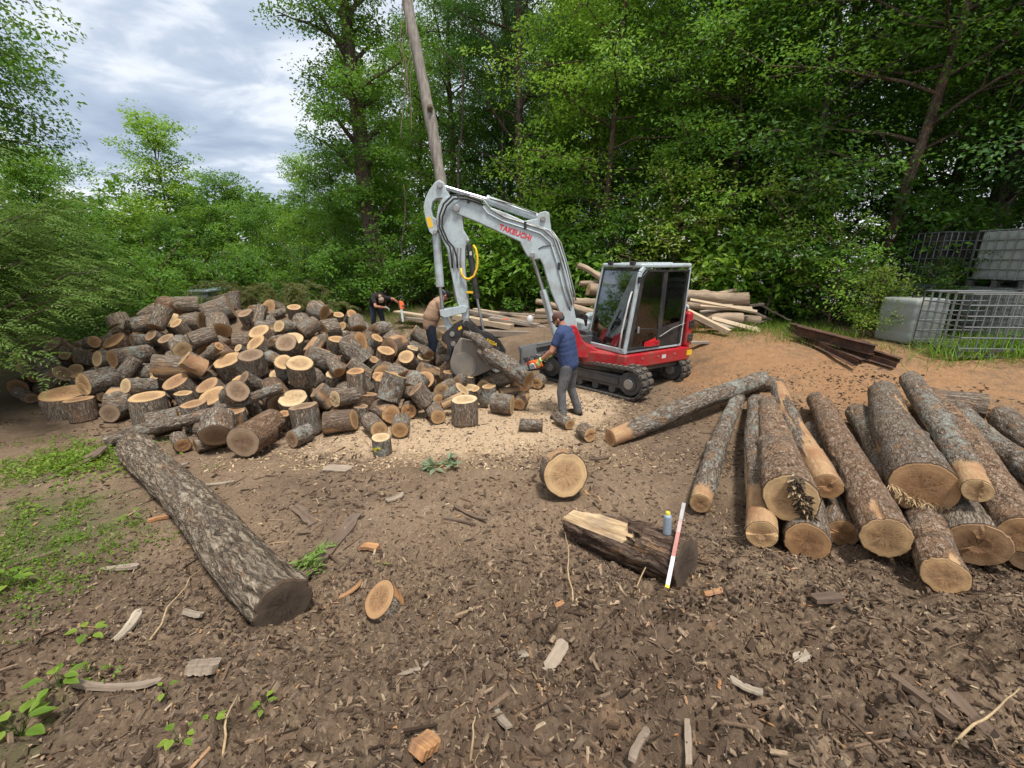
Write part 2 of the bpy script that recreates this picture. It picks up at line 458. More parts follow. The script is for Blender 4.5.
def mat_face():
    """sawn end: rings, rays, cracks; 'tone' runs from fresh pale via tan and orange to weathered brown"""
    m, g = new_mat('sawn_wood')
    co = g('TexCoord').outputs['Object']
    tone = g.attr('tone', 'OBJECT')
    rad = g.attr('rad')
    off = g('CombineXYZ', X=g.math('MULTIPLY', tone, 11.0), Y=g.math('MULTIPLY', tone, 23.0), Z=0.0).outputs[0]
    cs = g('VectorMath', {'operation': 'ADD'}, i0=co, i1=off).outputs[0]
    n = g('TexNoise', Vector=cs, Scale=6.0, Detail=5.0, Roughness=0.6).outputs['Fac']
    n2 = g('TexNoise', Vector=cs, Scale=55.0, Detail=4.0, Roughness=0.65).outputs['Fac']
    s = g('SeparateXYZ', Vector=co)
    ang = g.math('ARCTAN2', s.outputs[1], s.outputs[0])
    rr = g.math('ADD', rad, g.math('MULTIPLY', g.math('SUBTRACT', n, 0.5), 0.18))
    rings = g.math('SINE', g.math('MULTIPLY', rr, 95.0))
    rings2 = g.math('SINE', g.math('MULTIPLY', rr, 31.0))
    base = g.ramp(tone, [(0.0, (0.64, 0.49, 0.29)), (0.25, (0.52, 0.355, 0.18)), (0.5, (0.45, 0.25, 0.11)), (0.75, (0.28, 0.195, 0.13)), (1.0, (0.10, 0.075, 0.055))])
    heart = g.ramp(tone, [(0.0, (0.52, 0.36, 0.195)), (0.25, (0.33, 0.20, 0.10)), (0.5, (0.30, 0.14, 0.06)), (0.75, (0.17, 0.10, 0.06)), (1.0, (0.055, 0.042, 0.033))])
    hw = g.math('MULTIPLY', g.maprange(rr, 0.78, 0.52, 0, 1, True), 0.75)
    c = g.mix(hw, base, heart)
    c = g.mix(g.math('MULTIPLY', g.maprange(rings, -0.2, 1.0), 0.16), c, (0.13, 0.075, 0.04))
    c = g.mix(g.math('MULTIPLY', g.maprange(rings2, 0.3, 1.0), 0.14), c, (0.16, 0.09, 0.05))
    c = g.mix(g.math('MULTIPLY', g.maprange(n2, 0.35, 0.75), 0.22), c, g.mix(g.maprange(tone, 0.7, 1.0), (0.58, 0.42, 0.25), (0.12, 0.09, 0.07)))
    c = g.mix(g.math('MULTIPLY', g.maprange(n, 0.52, 0.74), 0.5), c, g.mix(g.maprange(tone, 0.7, 1.0), (0.16, 0.11, 0.075), (0.06, 0.045, 0.035)))
    n4 = g('TexNoise', Vector=cs, Scale=2.2, Detail=3.0).outputs['Fac']
    c = g.mix(g.math('MULTIPLY', g.maprange(n4, 0.47, 0.70), 0.38), c, g.mix(g.maprange(tone, 0.7, 1.0), (0.20, 0.125, 0.07), (0.05, 0.04, 0.03)))
    rc = g('CombineXYZ', X=g.math('MULTIPLY', ang, 2.3), Y=g.math('MULTIPLY', tone, 40.0), Z=g.math('MULTIPLY', rad, 0.5)).outputs[0]
    cr = g('TexNoise', Vector=rc, Scale=2.2, Detail=4.0, Roughness=0.6).outputs['Fac']
    crk = g.math('MULTIPLY', g.maprange(g.math('ABSOLUTE', g.math('SUBTRACT', cr, 0.5)), 0.012, 0.0), g.maprange(rad, 0.75, 0.1))
    c = g.mix(g.math('MULTIPLY', crk, 0.75), c, (0.05, 0.032, 0.02))
    c = g.mix(g.maprange(rad, 0.945, 0.965), c, (0.10, 0.062, 0.04))
    saw = g('TexWave', Vector=g('Mapping', Vector=cs, Rotation=(0, 0, 0.7)).outputs[0], Scale=16.0, Distortion=6.0, Detail=3.0).outputs['Fac']
    h = g.math('ADD', g.math('MULTIPLY', saw, 0.10), g.math('ADD', n2, g.math('MULTIPLY', crk, -2.0)))
    finish(g, c, 0.82, 0.2, h, 0.004)
    return m

def mat_leaf(name, stops, trans=(0.26, 0.42, 0.04), tr=0.45, spec=0.35):
    m, g = new_mat(name)
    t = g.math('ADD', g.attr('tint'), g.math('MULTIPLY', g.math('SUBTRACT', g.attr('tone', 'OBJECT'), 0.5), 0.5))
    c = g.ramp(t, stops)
    p = g('BsdfPrincipled', Roughness=0.5, Base_Color=c)
    p.inputs['Specular IOR Level'].default_value = spec
    tc = g.mix(0.6, c, trans)
    tl = g('BsdfTranslucent', Color=tc)
    mx = g('MixShader', Fac=tr)
    g.link(p.outputs[0], mx.inputs[1]); g.link(tl.outputs[0], mx.inputs[2])
    o = g('OutputMaterial'); g.link(mx.outputs[0], o.inputs[0])
    return m

def mat_wood(name, a, b, scale=30.0, rough=0.85, stretch=0.06, gray=0.3):
    """boards and splinters, grain along local Z (or X if stretch is given as a tuple)"""
    m, g = new_mat(name)
    co = g('TexCoord').outputs['Object']
    tone = g.attr('tone', 'OBJECT')
    off = g('CombineXYZ', X=g.math('MULTIPLY', tone, 31.0), Y=g.math('MULTIPLY', tone, 7.0), Z=tone).outputs[0]
    co = g('VectorMath', {'operation': 'ADD'}, i0=co, i1=off).outputs[0]
    sc = (1, 1, stretch) if not hasattr(stretch, '__len__') else stretch
    st = g('Mapping', Vector=co, Scale=sc).outputs[0]
    n = g('TexNoise', Vector=st, Scale=scale, Detail=6.0, Roughness=0.65).outputs['Fac']
    k = g('TexNoise', Vector=co, Scale=4.0, Detail=6.0).outputs['Fac']
    c = g.mix(g.maprange(n, 0.3, 0.7), a, b)
    c = g.mix(g.math('MULTIPLY', g.maprange(k, 0.45, 0.7), gray), c, (0.16, 0.13, 0.11))
    c = g.mix(g.math('MULTIPLY', tone, 0.5), c, (0.13, 0.09, 0.065))
    finish(g, c, rough, 0.2, n, 0.006)
    return m

M_soil = mat_ground()
M_bark = mat_bark('bark_furrowed', [(0.2, (0.055, 0.04, 0.03)), (0.45, (0.195, 0.148, 0.108)), (0.65, (0.34, 0.275, 0.21)), (0.9, (0.50, 0.435, 0.36))], 0.6, 26.0, 0.15, 0.018)
M_bark_lichen = mat_bark('bark_lichen', [(0.2, (0.04, 0.029, 0.022)), (0.45, (0.15, 0.112, 0.083)), (0.65, (0.26, 0.21, 0.165)), (0.9, (0.42, 0.37, 0.31))], 0.95, 22.0, 0.32, 0.016, 0.12)
M_bark_pine = mat_bark('bark_plated', [(0.2, (0.05, 0.03, 0.02)), (0.45, (0.21, 0.13, 0.082)), (0.65, (0.34, 0.235, 0.16)), (0.9, (0.48, 0.38, 0.29))], 0.45, 18.0, 0.5, 0.016, 0.22)
M_bark_tree = mat_bark('bark_living', [(0.2, (0.03, 0.024, 0.02)), (0.42, (0.075, 0.06, 0.047)), (0.58, (0.13, 0.105, 0.085)), (0.78, (0.2, 0.175, 0.15))], 0.5, 14.0, 0.2, 0.02)
M_face = mat_face()
GREEN = [(0.0, (0.027, 0.072, 0.012)), (0.35, (0.066, 0.17, 0.020)), (0.65, (0.140, 0.30, 0.030)), (1.0, (0.28, 0.44, 0.045))]
M_leaf = mat_leaf('leaf_broad', GREEN)
M_leaf_dark = mat_leaf('leaf_dark', [(0.0, (0.016, 0.046, 0.012)), (0.35, (0.042, 0.115, 0.024)), (0.65, (0.085, 0.20, 0.036)), (1.0, (0.17, 0.30, 0.05))], (0.16, 0.32, 0.05), 0.38)
M_leaf_lime = mat_leaf('leaf_lime', [(0.0, (0.06, 0.12, 0.016)), (0.5, (0.15, 0.26, 0.03)), (1.0, (0.30, 0.40, 0.055))], (0.3, 0.36, 0.04))
M_leaf_grey = mat_leaf('leaf_feathery', [(0.0, (0.07, 0.14, 0.03)), (0.5, (0.18, 0.30, 0.06)), (1.0, (0.34, 0.46, 0.13))], (0.2, 0.27, 0.06))
M_leaf_olive = mat_leaf('leaf_olive', [(0.0, (0.045, 0.055, 0.018)), (0.5, (0.12, 0.135, 0.04)), (1.0, (0.22, 0.22, 0.08))], (0.25, 0.25, 0.05))
M_flower = mat_leaf('petal_white', [(0.0, (0.5, 0.52, 0.42)), (1.0, (0.75, 0.76, 0.68))], (0.6, 0.6, 0.5))
M_leaf_pale = mat_leaf('leaf_pale', [(0.0, (0.12, 0.17, 0.09)), (0.5, (0.22, 0.28, 0.16)), (1.0, (0.34, 0.4, 0.26))], (0.3, 0.36, 0.15))
# ------------------------------------------------------------------ the ground: one sheet out to the horizon
def clay_mask(x, y):
    s = 0.6 * x + 0.8 * y
    return 0.85 * sstep(7.6, 9.8, s) * (1 - sstep(12.6, 14.0, s)) * sstep(2.3, 4.4, x) + 0.4 * sstep(2.5, 4.5, x) * sstep(4.5, 6.5, s) * (1 - sstep(7.6, 9.8, s))
def sawdust_mask(x, y):
    a = np.exp(-(((x + 0.2) / 1.9) ** 2 + ((y - 8.0) / 1.25) ** 2))
    b = 0.8 * np.exp(-(((x - 0.9) / 0.9) ** 2 + ((y - 7.6) / 0.6) ** 2))
    c = 0.65 * np.exp(-(((x + 1.6) / 1.3) ** 2 + ((y - 6.9) / 0.8) ** 2))
    d = 0.55 * np.exp(-(((x + 2.2) / 2.8) ** 2 + ((y - 6.0) / 0.9) ** 2)) + 0.42 * np.exp(-(((x - .2) / 1.4) ** 2 + ((y - 6.3) / 0.8) ** 2))
    return np.clip(1.25 * (a + b + c) + d, 0, 1)
def moss_mask(x, y):
    a = np.exp(-(((x + 5.1) / 1.5) ** 2 + ((y - 3.7) / 1.2) ** 2))
    b = np.exp(-(((x + 3.0) / 0.9) ** 2 + ((y - 1.3) / 0.8) ** 2))
    c = 0.5 * np.exp(-(((x + 6.6) / 1.3) ** 2 + ((y - 5.6) / 0.8) ** 2))
    s = 0.6 * x + 0.8 * y
    d = 0.55 * sstep(11.0, 12.2, s) * (1 - sstep(13.0, 15.0, s))
    return np.clip(a + b + c + d, 0, 1)
def litter_mask(x, y):
    s = 0.6 * x + 0.8 * y
    r = np.hypot(x, y)
    edge = sstep(12.6, 14.2, s) * sstep(-2.0, 3.0, x) + sstep(15.5, 18.5, y) + sstep(-8.8, -10.2, x) 
    return np.clip(edge, 0, 1)

def build_ground():
    nx, ny = 500, 470
    u = np.linspace(-1, 1, nx); xs = 1.15 * np.sinh(5.6 * u)
    v = np.linspace(-0.62, 1, ny); ys = 2.4 + 1.15 * np.sinh(5.6 * v)
    X, Y = np.meshgrid(xs, ys)
    Z = terrain(X, Y)
    i, j = np.meshgrid(np.arange(ny - 1), np.arange(nx - 1), indexing='ij')
    Q = np.stack([i * nx + j, i * nx + j + 1, (i + 1) * nx + j + 1, (i + 1) * nx + j], -1).reshape(-1, 4)
    x, y = X.ravel(), Y.ravel()
    A = dict(clay=clay_mask(x, y), sawdust=sawdust_mask(x, y), mulch=mulch_mask(x, y), moss=moss_mask(x, y), litter=litter_mask(x, y))
    o = link('ground', make_mesh('ground', np.stack([X, Y, Z], -1).reshape(-1, 3), [Q], [M_soil], None, True, A))
    tag(o, kind='structure')
build_ground()

# ------------------------------------------------------------------ logs and rounds
def log_radius(th, s, seed, rough, lump):
    """relative radius at angle th and metre s along the log"""
    c, d = np.cos(th), np.sin(th)
    k = 1 + lump * (fbm(c * 1.1 + 7, d * 1.1 + 3, s * 0.9, 3, seed) - 0.5) * 2
    return k

def log_mesh(name, r0, r1, L, seg, rings, seed, mat, furrow=0.008, lump=0.05, bend=0.0, peel=0.0, peel_end=0.0, flare=0.0, freq=9.0, jag=0.0, alongf=1.2, knots=0, oval=0.0, cut=0.22):
    """bark body along +Z, 0..L, open-ended rims returned for the sawn faces"""
    r_ = random.Random(seed)
    th = np.arange(seg) * 2 * math.pi / seg
    s = np.linspace(0, L, rings)
    TH, SS = np.meshgrid(th, s)
    R = (r0 + (r1 - r0) * SS / L)
    if flare: R = R * (1 + flare * np.exp(-SS / (0.25 * L)))
    R = R * log_radius(TH, SS, seed, furrow, lump)
    if oval: R = R * (1 + oval * np.cos(2 * TH + seed))
    for _ in range(knots):
        a, b = r_.uniform(0, 6.28), r_.uniform(0.1 * L, 0.9 * L)
        da = np.angle(np.exp(1j * (TH - a)))
        R = R + 0.035 * np.exp(-((da * R / 0.07) ** 2 + ((SS - b) / 0.07) ** 2))
    C, D = np.cos(TH) * r0 * freq * 3, np.sin(TH) * r0 * freq * 3
    n1 = vnoise(C, D, SS * freq * 0.5 * alongf, seed + 5)
    n2 = vnoise(C * 2.3, D * 2.3, SS * freq * alongf, seed + 9)
    ridge = 1 - np.abs(2 * n1 - 1)
    f = furrow * (ridge * 1.1 + 0.6 * n2 - 1.0)
    P = np.zeros_like(TH)
    if peel > 0:
        q = fbm(np.cos(TH) * 1.3, np.sin(TH) * 1.3, SS * 0.9, 4, seed + 33)
        P = np.maximum(P, sstep(0.0, 0.02, q - (1 - peel)))
    if peel_end > 0:
        q = SS + 0.35 * (fbm(np.cos(TH) * 1.5, np.sin(TH) * 1.5, SS * 1.5, 3, seed + 44) - 0.5)
        P = np.maximum(P, sstep(0.0, 0.02, peel_end - q))
    R = R + f * (1 - P * 0.9) - P * 0.014
    bx = bend * np.sin(SS / L * math.pi + r_.uniform(-.4, .4)); by = bend * 0.6 * np.sin(SS / L * 2.2 * math.pi + 1.0)
    bx -= bend * math.sin(0); 
    Zj = SS.copy()
    if jag:
        Zj = np.where(SS > 0, Zj, Zj)
    for e_ in (0, 1):
        a_ = r_.uniform(0, 6.28); sl = cut * r_.uniform(-1, 1)
        wgt = np.exp(-(SS if e_ == 0 else L - SS) / (0.35 * r0))
        Zj = Zj + wgt * (sl * R * np.cos(TH - a_) + 0.05 * r0 * (vnoise(np.cos(TH) * 2, np.sin(TH) * 2, None, seed + 70 + e_) - 0.5))
    V = np.stack([R * np.cos(TH) + bx, R * np.sin(TH) + by, Zj], -1)
    i, j = np.meshgrid(np.arange(rings - 1), np.arange(seg), indexing='ij')
    k = (j + 1) % seg
    Q = np.stack([i * seg + j, i * seg + k, (i + 1) * seg + k, (i + 1) * seg + j], -1).reshape(-1, 4)
    me = make_mesh(name, V.reshape(-1, 3), [Q], [mat], None, True, {'peel': P.ravel()})
    return me, V[0], V[-1]

def face_mesh(name, rim, up, seed, mat=None, step=0.0, tilt=0.0):
    """sawn end inside a rim of points; up = +1 when it faces +Z"""
    n = len(rim); c = rim.mean(0)
    fr = [0.0, 0.35, 0.7, 0.93, 0.985]
    V = [c[None]]; rad = [0.0]
    rv = random.Random(seed)
    ca, so = math.cos(seed * 1.7), math.sin(seed * 1.7)
    off = rv.uniform(-.25, .25)
    for f in fr[1:]:
        q = c + (rim - c) * f
        d = ((q - c) @ np.array([ca, so, 0])) / (np.linalg.norm(rim - c, axis=1).mean() + 1e-6)
        q[:, 2] += up * (np.where(d > off, step, 0.0) * (1 if f < 0.95 else 0.6) + tilt * d)
        if f < 0.98: q[:, 2] += up * 0.006
        V.append(q); rad += [f] * n
    q = rim.copy(); q[:, :2] = c[:2] + (rim[:, :2] - c[:2]) * 1.0; q[:, 2] -= up * 0.012
    V.append(q); rad += [1.0] * n
    V = np.concatenate(V)
    a = np.arange(n); b = (a + 1) % n
    tri = np.stack([np.zeros(n, int), 1 + a, 1 + b], -1)
    qs = []
    for i in range(len(fr) - 1):
        o0, o1 = 1 + i * n, 1 + (i + 1) * n
        qs.append(np.stack([o0 + a, o1 + a, o1 + b, o0 + b], -1))
    qs = np.concatenate(qs)
    if up < 0: tri = tri[:, ::-1]; qs = qs[:, ::-1]
    return make_mesh(name, V, [tri, qs], [mat or M_face], None, False, {'rad': np.array(rad)})

def build_round(name, r, L, q, loc, face_tone, bark_tone, seed, label, cat, group, mat, seg=28, rings=12, lod=True, far_tone=None, **kw):
    """a sawn piece of trunk: bark body (the thing), two sawn faces as parts; +Z is the face looking at the camera"""
    kw = dict(dict(furrow=0.010, lump=0.06, freq=8.0), **kw)
    me, a, b = log_mesh('bark', r, r * kw.pop('taper', 0.97), L, seg, rings, seed, mat, **kw)
    o = empty(name, loc, q)
    tag(o, label, cat, group)
    link('bark', me, o)['tone'] = bark_tone
    f1 = link('sawn_face', face_mesh('sawn_face', b, 1, seed, step=0.012 if seed % 3 == 0 else 0.0, tilt=0.0), o); f1['tone'] = face_tone
    f2 = link('sawn_face', face_mesh('sawn_face', a, -1, seed + 1), o); f2['tone'] = face_tone if far_tone is None else far_tone
    return o

def axis_quat(p, q, spin=0.0):
    return (Vector(q) - Vector(p)).to_track_quat('Z', 'Y') @ Quaternion((0, 0, 1), spin)
# the firewood heap: position, rotation, radius, length, tones, label of every round
HEAP = [
(0.599,4.566,0.303,0.664,0.560,-0.257,0.425,0.262,0.25,0.3,0.55,'broad freshly sawn disc standing on edge alone in the open dirt'),
(-3.745,5.780,0.248,0.721,0.689,-0.060,0.042,0.234,0.475,0.75,0.75,"thick reddish barked round with cracked yellow brown end at the heap's front corner"),
(-4.281,5.820,0.394,0.270,0.042,-0.476,-0.836,0.216,0.355,0.72,0.07,'big grey round near the foot beside the broad disc, tilted'),
(-7.995,7.360,0.214,0.915,0.029,-0.019,0.401,0.36,0.42,0.42,0.15,'broad standing stump with orange top apart from the heap below the bushes'),
(-6.297,7.057,0.220,0.191,-0.007,0.007,-0.982,0.279,0.437,0.3,0.2,"large upright round with broad tan top at the heap's front beside a sideways grey round"),
(-7.501,7.517,0.601,0.595,0.455,-0.566,0.343,0.216,0.433,0.3,0.07,'big tan faced round near the foot by the bush, face turned aside'),
(-2.782,6.477,0.212,0.547,0.356,0.577,0.491,0.189,0.475,0.4,0.7,"reddish brown round lying square to the camera at the heap's foot"),
(-0.800,6.905,0.224,0.877,0.015,-0.008,0.479,0.225,0.44,0.05,0.35,'tall dark barked upright stump with bright pale top in the sawdust'),
(-3.666,7.267,0.829,0.244,-0.026,0.227,-0.942,0.216,0.369,0.2,0.1,'big pale faced round halfway down below the whitish upright, upright'),
(-7.446,7.038,0.219,0.018,0.098,0.995,-0.004,0.198,0.361,0.6,0.6,'middling reddish round near the foot by the bush, upright'),
(-5.606,6.498,0.195,0.155,-0.630,-0.253,-0.718,0.18,0.376,0.1,0,'middling grey round near the foot above the largest upright, lying sideways'),
(-3.338,6.531,0.219,0.965,0.016,-0.020,-0.262,0.216,0.458,0.75,0.1,'big brown faced round near the foot below the whitish upright, upright'),
(-6.361,7.988,0.732,0.515,-0.201,-0.605,0.573,0.234,0.712,0.45,0.35,'long thick round whose broad honey end faces the camera in mid heap'),
(-4.628,7.488,0.915,0.919,0.169,-0.009,0.355,0.216,0.376,0.82,0.1,'big brown faced round halfway down over the branch log, upright'),
(-7.679,8.512,0.849,0.531,-0.669,-0.234,-0.464,0.18,0.665,0.6,0.05,'huge long grey split log lying above the pale grey sideways round'),
(-4.159,7.216,0.404,0.550,0.667,0.490,0.114,0.234,0.475,0.7,0.95,"reddish torn round under the branch log's raised end"),
(-4.501,6.666,0.604,0.424,-0.167,0.516,-0.725,0.18,0.469,0.75,0.25,'middling brown faced round near the foot beside the broad disc, face to camera'),
(-2.065,7.095,0.593,0.922,-0.180,0.081,-0.333,0.198,0.442,0.3,0,'middling grey round halfway down among the lichen rounds, upright'),
(-5.375,8.047,0.722,0.017,-0.028,-0.258,0.965,0.27,0.38,0.35,0.25,'very broad disc faced round turned flat to the camera in mid heap'),
(-8.911,8.108,0.504,0.326,-0.538,0.143,-0.764,0.18,0.341,0.72,0.3,'middling brown faced round near the foot by the bush, face turned aside'),
(-6.101,7.674,0.364,0.958,0.260,-0.066,-0.099,0.225,0.475,0.6,0.35,'thick round with brown shaded end just behind the large upright round'),
(-6.621,7.341,0.550,0.780,0.601,-0.010,-0.174,0.135,0.452,0.1,0.05,'small pale faced round near the foot above the largest upright, face turned aside'),
(-5.184,6.640,0.242,0.494,0.004,-0.017,0.870,0.18,0.42,0.6,0,'middling orange tan faced round near the foot beside the broad disc, upright'),
(-2.778,6.831,0.502,0.689,0.653,0.012,-0.315,0.144,0.438,0.1,0.3,'middling pale faced round halfway down left of the lichen rounds, face turned aside'),
(-5.870,7.743,0.855,0.779,0.033,-0.412,0.472,0.18,0.356,0.3,0.07,'middling grey round halfway down beside the broad disc, tilted'),
(-6.894,7.051,0.184,0.011,0.157,-0.678,0.718,0.162,0.286,0.82,0,'rightmost middling brown faced round near the foot by the bush, face to camera'),
(-3.220,6.084,0.131,0.543,0.659,0.239,-0.462,0.135,0.322,0.72,0.05,'small brown faced round near the foot below the whitish upright, face turned aside'),
(-0.168,7.437,0.190,0.697,0.399,0.585,0.113,0.18,0.375,0.1,0.1,'rightmost middling pale faced round halfway down toward the bucket, face turned aside'),
(-7.341,9.017,1.547,0.258,0.953,0.077,-0.138,0.162,0.469,0.6,0.25,'middling brown round on the upper slope above the largest upright, upright'),
(-6.347,9.279,1.338,0.559,-0.542,0.101,0.619,0.216,0.522,0.5,0.2,'grey barked round pointing down the slope with no end in view'),
(-2.188,6.988,0.200,0.699,0.635,0.263,0.197,0.171,0.522,0.45,0.55,"honey coloured peeled round with round orange end at the heap's foot"),
(-6.144,8.489,1.235,0.022,-0.564,-0.552,0.614,0.162,0.445,0.75,0.3,'rightmost middling brown round on the upper slope beside the broad disc, lying sideways'),
(-4.319,8.176,1.074,0.603,0.391,-0.212,0.663,0.198,0.416,0.75,0.1,'middling brown faced round on the upper slope below the whitish upright, face to camera'),
(-1.890,5.759,0.109,0.885,0.045,-0.026,0.463,0.135,0.27,0.12,0.05,'small upright stub with a yellow paint mark on its bark'),
(-3.131,8.397,0.926,0.645,-0.260,-0.240,0.677,0.198,0.453,0.6,0,'middling grey round on the upper slope left of the lichen rounds, tilted'),
(-6.561,9.727,1.617,0.402,-0.243,-0.771,0.430,0.252,0.475,0.7,0.1,'fat grey round with deep yellowish hollowed end near the crest'),
(-2.202,6.417,0.162,0.504,0.129,0.697,-0.494,0.144,0.475,0.35,0.3,'patchy green and orange barked round beside the yellow marked stub'),
(-3.696,6.951,0.270,0.353,0.024,0.151,-0.923,0.234,0.427,0.08,0.4,'big dark barked round with slanted whitish top near the branch log'),
(-1.585,7.156,0.427,0.577,0.290,-0.042,-0.762,0.162,0.307,0.72,0.3,'middling brown faced round halfway down among the lichen rounds, upright'),
(-1.793,6.467,0.147,0.574,0.648,-0.306,0.395,0.144,0.399,0.4,0.15,'round with greyish pink end nearest the yellow marked stub'),
(-0.173,8.262,0.441,0.863,0.259,0.423,-0.096,0.162,0.46,0.75,0.25,'middling brown faced round on the upper slope toward the bucket, face turned aside'),
(-2.732,7.275,0.631,0.981,0.008,0.005,0.193,0.162,0.399,0.5,0.2,'middling orange tan faced round halfway down left of the lichen rounds, upright'),
(-3.172,6.948,0.477,0.732,-0.112,-0.318,0.592,0.18,0.33,0.75,0.3,'middling brown round halfway down below the whitish upright, tilted'),
(-7.140,9.552,1.778,0.715,0.265,-0.643,0.066,0.162,0.4,0.72,0.2,'middling brown round on the crest beside the broad disc, lying sideways'),
(-6.517,8.317,1.083,0.006,0.418,-0.383,-0.824,0.162,0.339,0.2,0.1,'rightmost middling grey round on the upper slope above the largest upright, lying sideways'),
(-3.694,8.080,0.875,0.718,0.436,-0.282,-0.464,0.18,0.465,0.82,0,'middling grey round on the upper slope below the whitish upright, tilted'),
(-8.382,9.104,0.928,0.615,0.275,0.185,-0.716,0.234,0.38,0.5,0.6,'large orange topped round next to the bush tips'),
(-7.371,8.014,0.707,0.423,0.832,-0.358,0.035,0.117,0.435,0.1,0.07,'rightmost small grey round halfway down by the bush, tilted'),
(-2.703,9.789,0.792,0.304,0.547,0.465,-0.626,0.252,0.399,0.7,0.7,'large round brown boulder like chunk in the upper right slope'),
(-4.883,5.855,0.126,0.247,0.640,-0.305,0.661,0.108,0.374,0.5,0.4,'small orange tan faced round near the foot above the largest upright, face to camera'),
(-4.618,10.331,1.539,0.405,-0.510,0.627,-0.427,0.216,0.304,0.35,0.1,'leftmost big tan faced round on the crest below the whitish upright, face turned aside'),
(-7.022,9.483,1.392,0.021,-0.725,-0.023,0.688,0.198,0.342,0.2,0.3,'slab like round standing on edge with pale face below the crest'),
(-3.845,6.265,0.220,0.631,0.597,-0.375,0.323,0.216,0.399,0.6,0.6,'split round with white flecks behind the cracked yellow brown one'),
(-9.312,8.402,0.615,0.532,0.734,-0.131,-0.400,0.216,0.349,0.6,0,'big grey round halfway down by the bush, lying sideways'),
(-4.124,7.611,0.815,0.778,0.314,-0.047,0.542,0.18,0.328,0.3,0.05,'middling tan faced round halfway down over the branch log, face to camera'),
(-1.357,7.090,0.161,0.679,0.701,0.192,0.105,0.135,0.522,0.4,0.15,"lichen grey round lying loose at the heap's right edge"),
(-4.322,9.123,1.325,0.546,0.619,-0.564,0.006,0.162,0.372,0.72,0.2,'middling brown faced round on the crest below the whitish upright, face turned aside'),
(-1.774,7.615,0.515,0.231,0.109,-0.864,0.434,0.216,0.333,0.5,0,'big grey round on the upper slope among the lichen rounds, tilted'),
(-1.288,8.934,0.454,0.883,0.179,0.317,0.296,0.216,0.406,0.3,0.6,'big tan faced round on the upper slope toward the bucket, face turned aside'),
(-10.424,9.780,0.689,0.414,0.080,-0.336,0.842,0.216,0.427,0.8,0.5,'brown round with dark end on the upper left slope'),
(-7.019,7.447,0.259,0.672,-0.094,-0.693,0.244,0.234,0.456,0.75,0.2,'grey sideways round whose dark cut end faces the bushes, beside the large upright round'),
(-5.460,7.550,0.383,0.521,0.257,0.136,-0.802,0.216,0.352,0.6,0.3,'big orange tan faced round halfway down beside the broad disc, upright'),
(-4.891,8.340,0.978,0.778,0.151,-0.281,0.541,0.207,0.475,0.35,0.35,'round with a tall oval tan face leaning in mid heap'),
(-4.115,9.646,1.220,0.492,0.715,0.062,-0.493,0.216,0.34,0.35,0.1,'rightmost big tan faced round on the crest below the whitish upright, face turned aside'),
(-2.105,8.577,0.712,0.890,0.403,-0.122,0.174,0.162,0.412,0.3,0,'middling tan faced round on the upper slope among the lichen rounds, face to camera'),
(-3.555,9.858,1.296,0.181,-0.273,0.264,0.907,0.18,0.289,0.35,0.2,'middling brown round on the crest left of the lichen rounds, tilted'),
(-4.748,9.041,1.342,0.704,0.600,0.125,-0.358,0.135,0.414,0.2,0.05,'small pale faced round on the upper slope below the whitish upright, face turned aside'),
(0.311,6.535,0.127,0.452,0.510,-0.478,-0.554,0.099,0.361,0.3,0,'thin lichen green round lying alone in the dirt before the sawyer'),
(1.161,6.264,0.111,0.654,0.524,0.461,-0.291,0.117,0.247,0.4,0.35,"short stubby round in front of the sawyer's boots"),
(-7.773,9.101,1.424,0.320,0.733,0.112,-0.590,0.162,0.396,0.35,0,'leftmost middling grey round on the upper slope above the largest upright, lying sideways'),
(-3.330,8.904,1.010,0.050,0.743,-0.308,-0.592,0.216,0.407,0.5,0.07,'big grey round on the crest left of the lichen rounds, lying sideways'),
(-3.288,7.792,0.775,0.558,-0.052,-0.577,-0.594,0.117,0.37,0.5,0.3,'small brown round on the upper slope left of the lichen rounds, lying sideways'),
(-4.446,7.030,0.712,0.447,0.060,-0.397,0.799,0.117,0.285,0.82,0,'small brown faced round halfway down over the branch log, face turned aside'),
(-2.827,9.347,0.640,0.504,0.208,-0.007,0.838,0.198,0.331,0.35,0.6,'middling tan faced round on the upper slope among the lichen rounds, upright'),
(0.171,8.526,0.278,0.338,0.381,-0.600,0.617,0.207,0.323,0.6,0.5,'thick round with brownish pink end under the excavator bucket'),
(-5.081,8.746,1.126,0.937,0.271,0.005,-0.221,0.216,0.466,0.3,0.6,'big tan faced round on the upper slope over the branch log, upright'),
(-5.158,7.146,0.289,0.848,0.115,-0.149,0.495,0.243,0.332,0.35,0.3,'wide tan disc tipped up behind the slanting branch log'),
(-2.254,10.551,0.881,0.527,-0.278,-0.271,0.756,0.162,0.475,0.5,0.1,"grey round beyond the far worker's saw"),
(-5.851,9.566,1.444,0.485,0.098,-0.215,0.842,0.162,0.319,0.72,0,'middling brown faced round on the upper slope over the branch log, upright'),
(-9.606,10.533,1.268,0.323,-0.281,0.018,0.903,0.216,0.285,0.3,0.4,'pale tilted disc on the crest touching the bush'),
(-1.838,7.305,0.156,0.673,0.625,0.317,-0.238,0.144,0.427,0.5,0.1,'lichen grey round stacked behind the one with greyish pink end'),
(0.864,6.757,0.112,0.215,0.540,-0.482,0.656,0.099,0.342,0.35,0,"lichen green round touching the sawyer's boots"),
(-7.018,9.142,1.239,0.723,0.197,-0.225,0.623,0.135,0.47,0.35,0.2,'small tan faced round on the upper slope above the largest upright, upright'),
(-4.515,7.088,0.278,0.876,0.197,-0.112,0.425,0.108,0.346,0.5,0,'small grey round near the foot over the branch log, upright'),
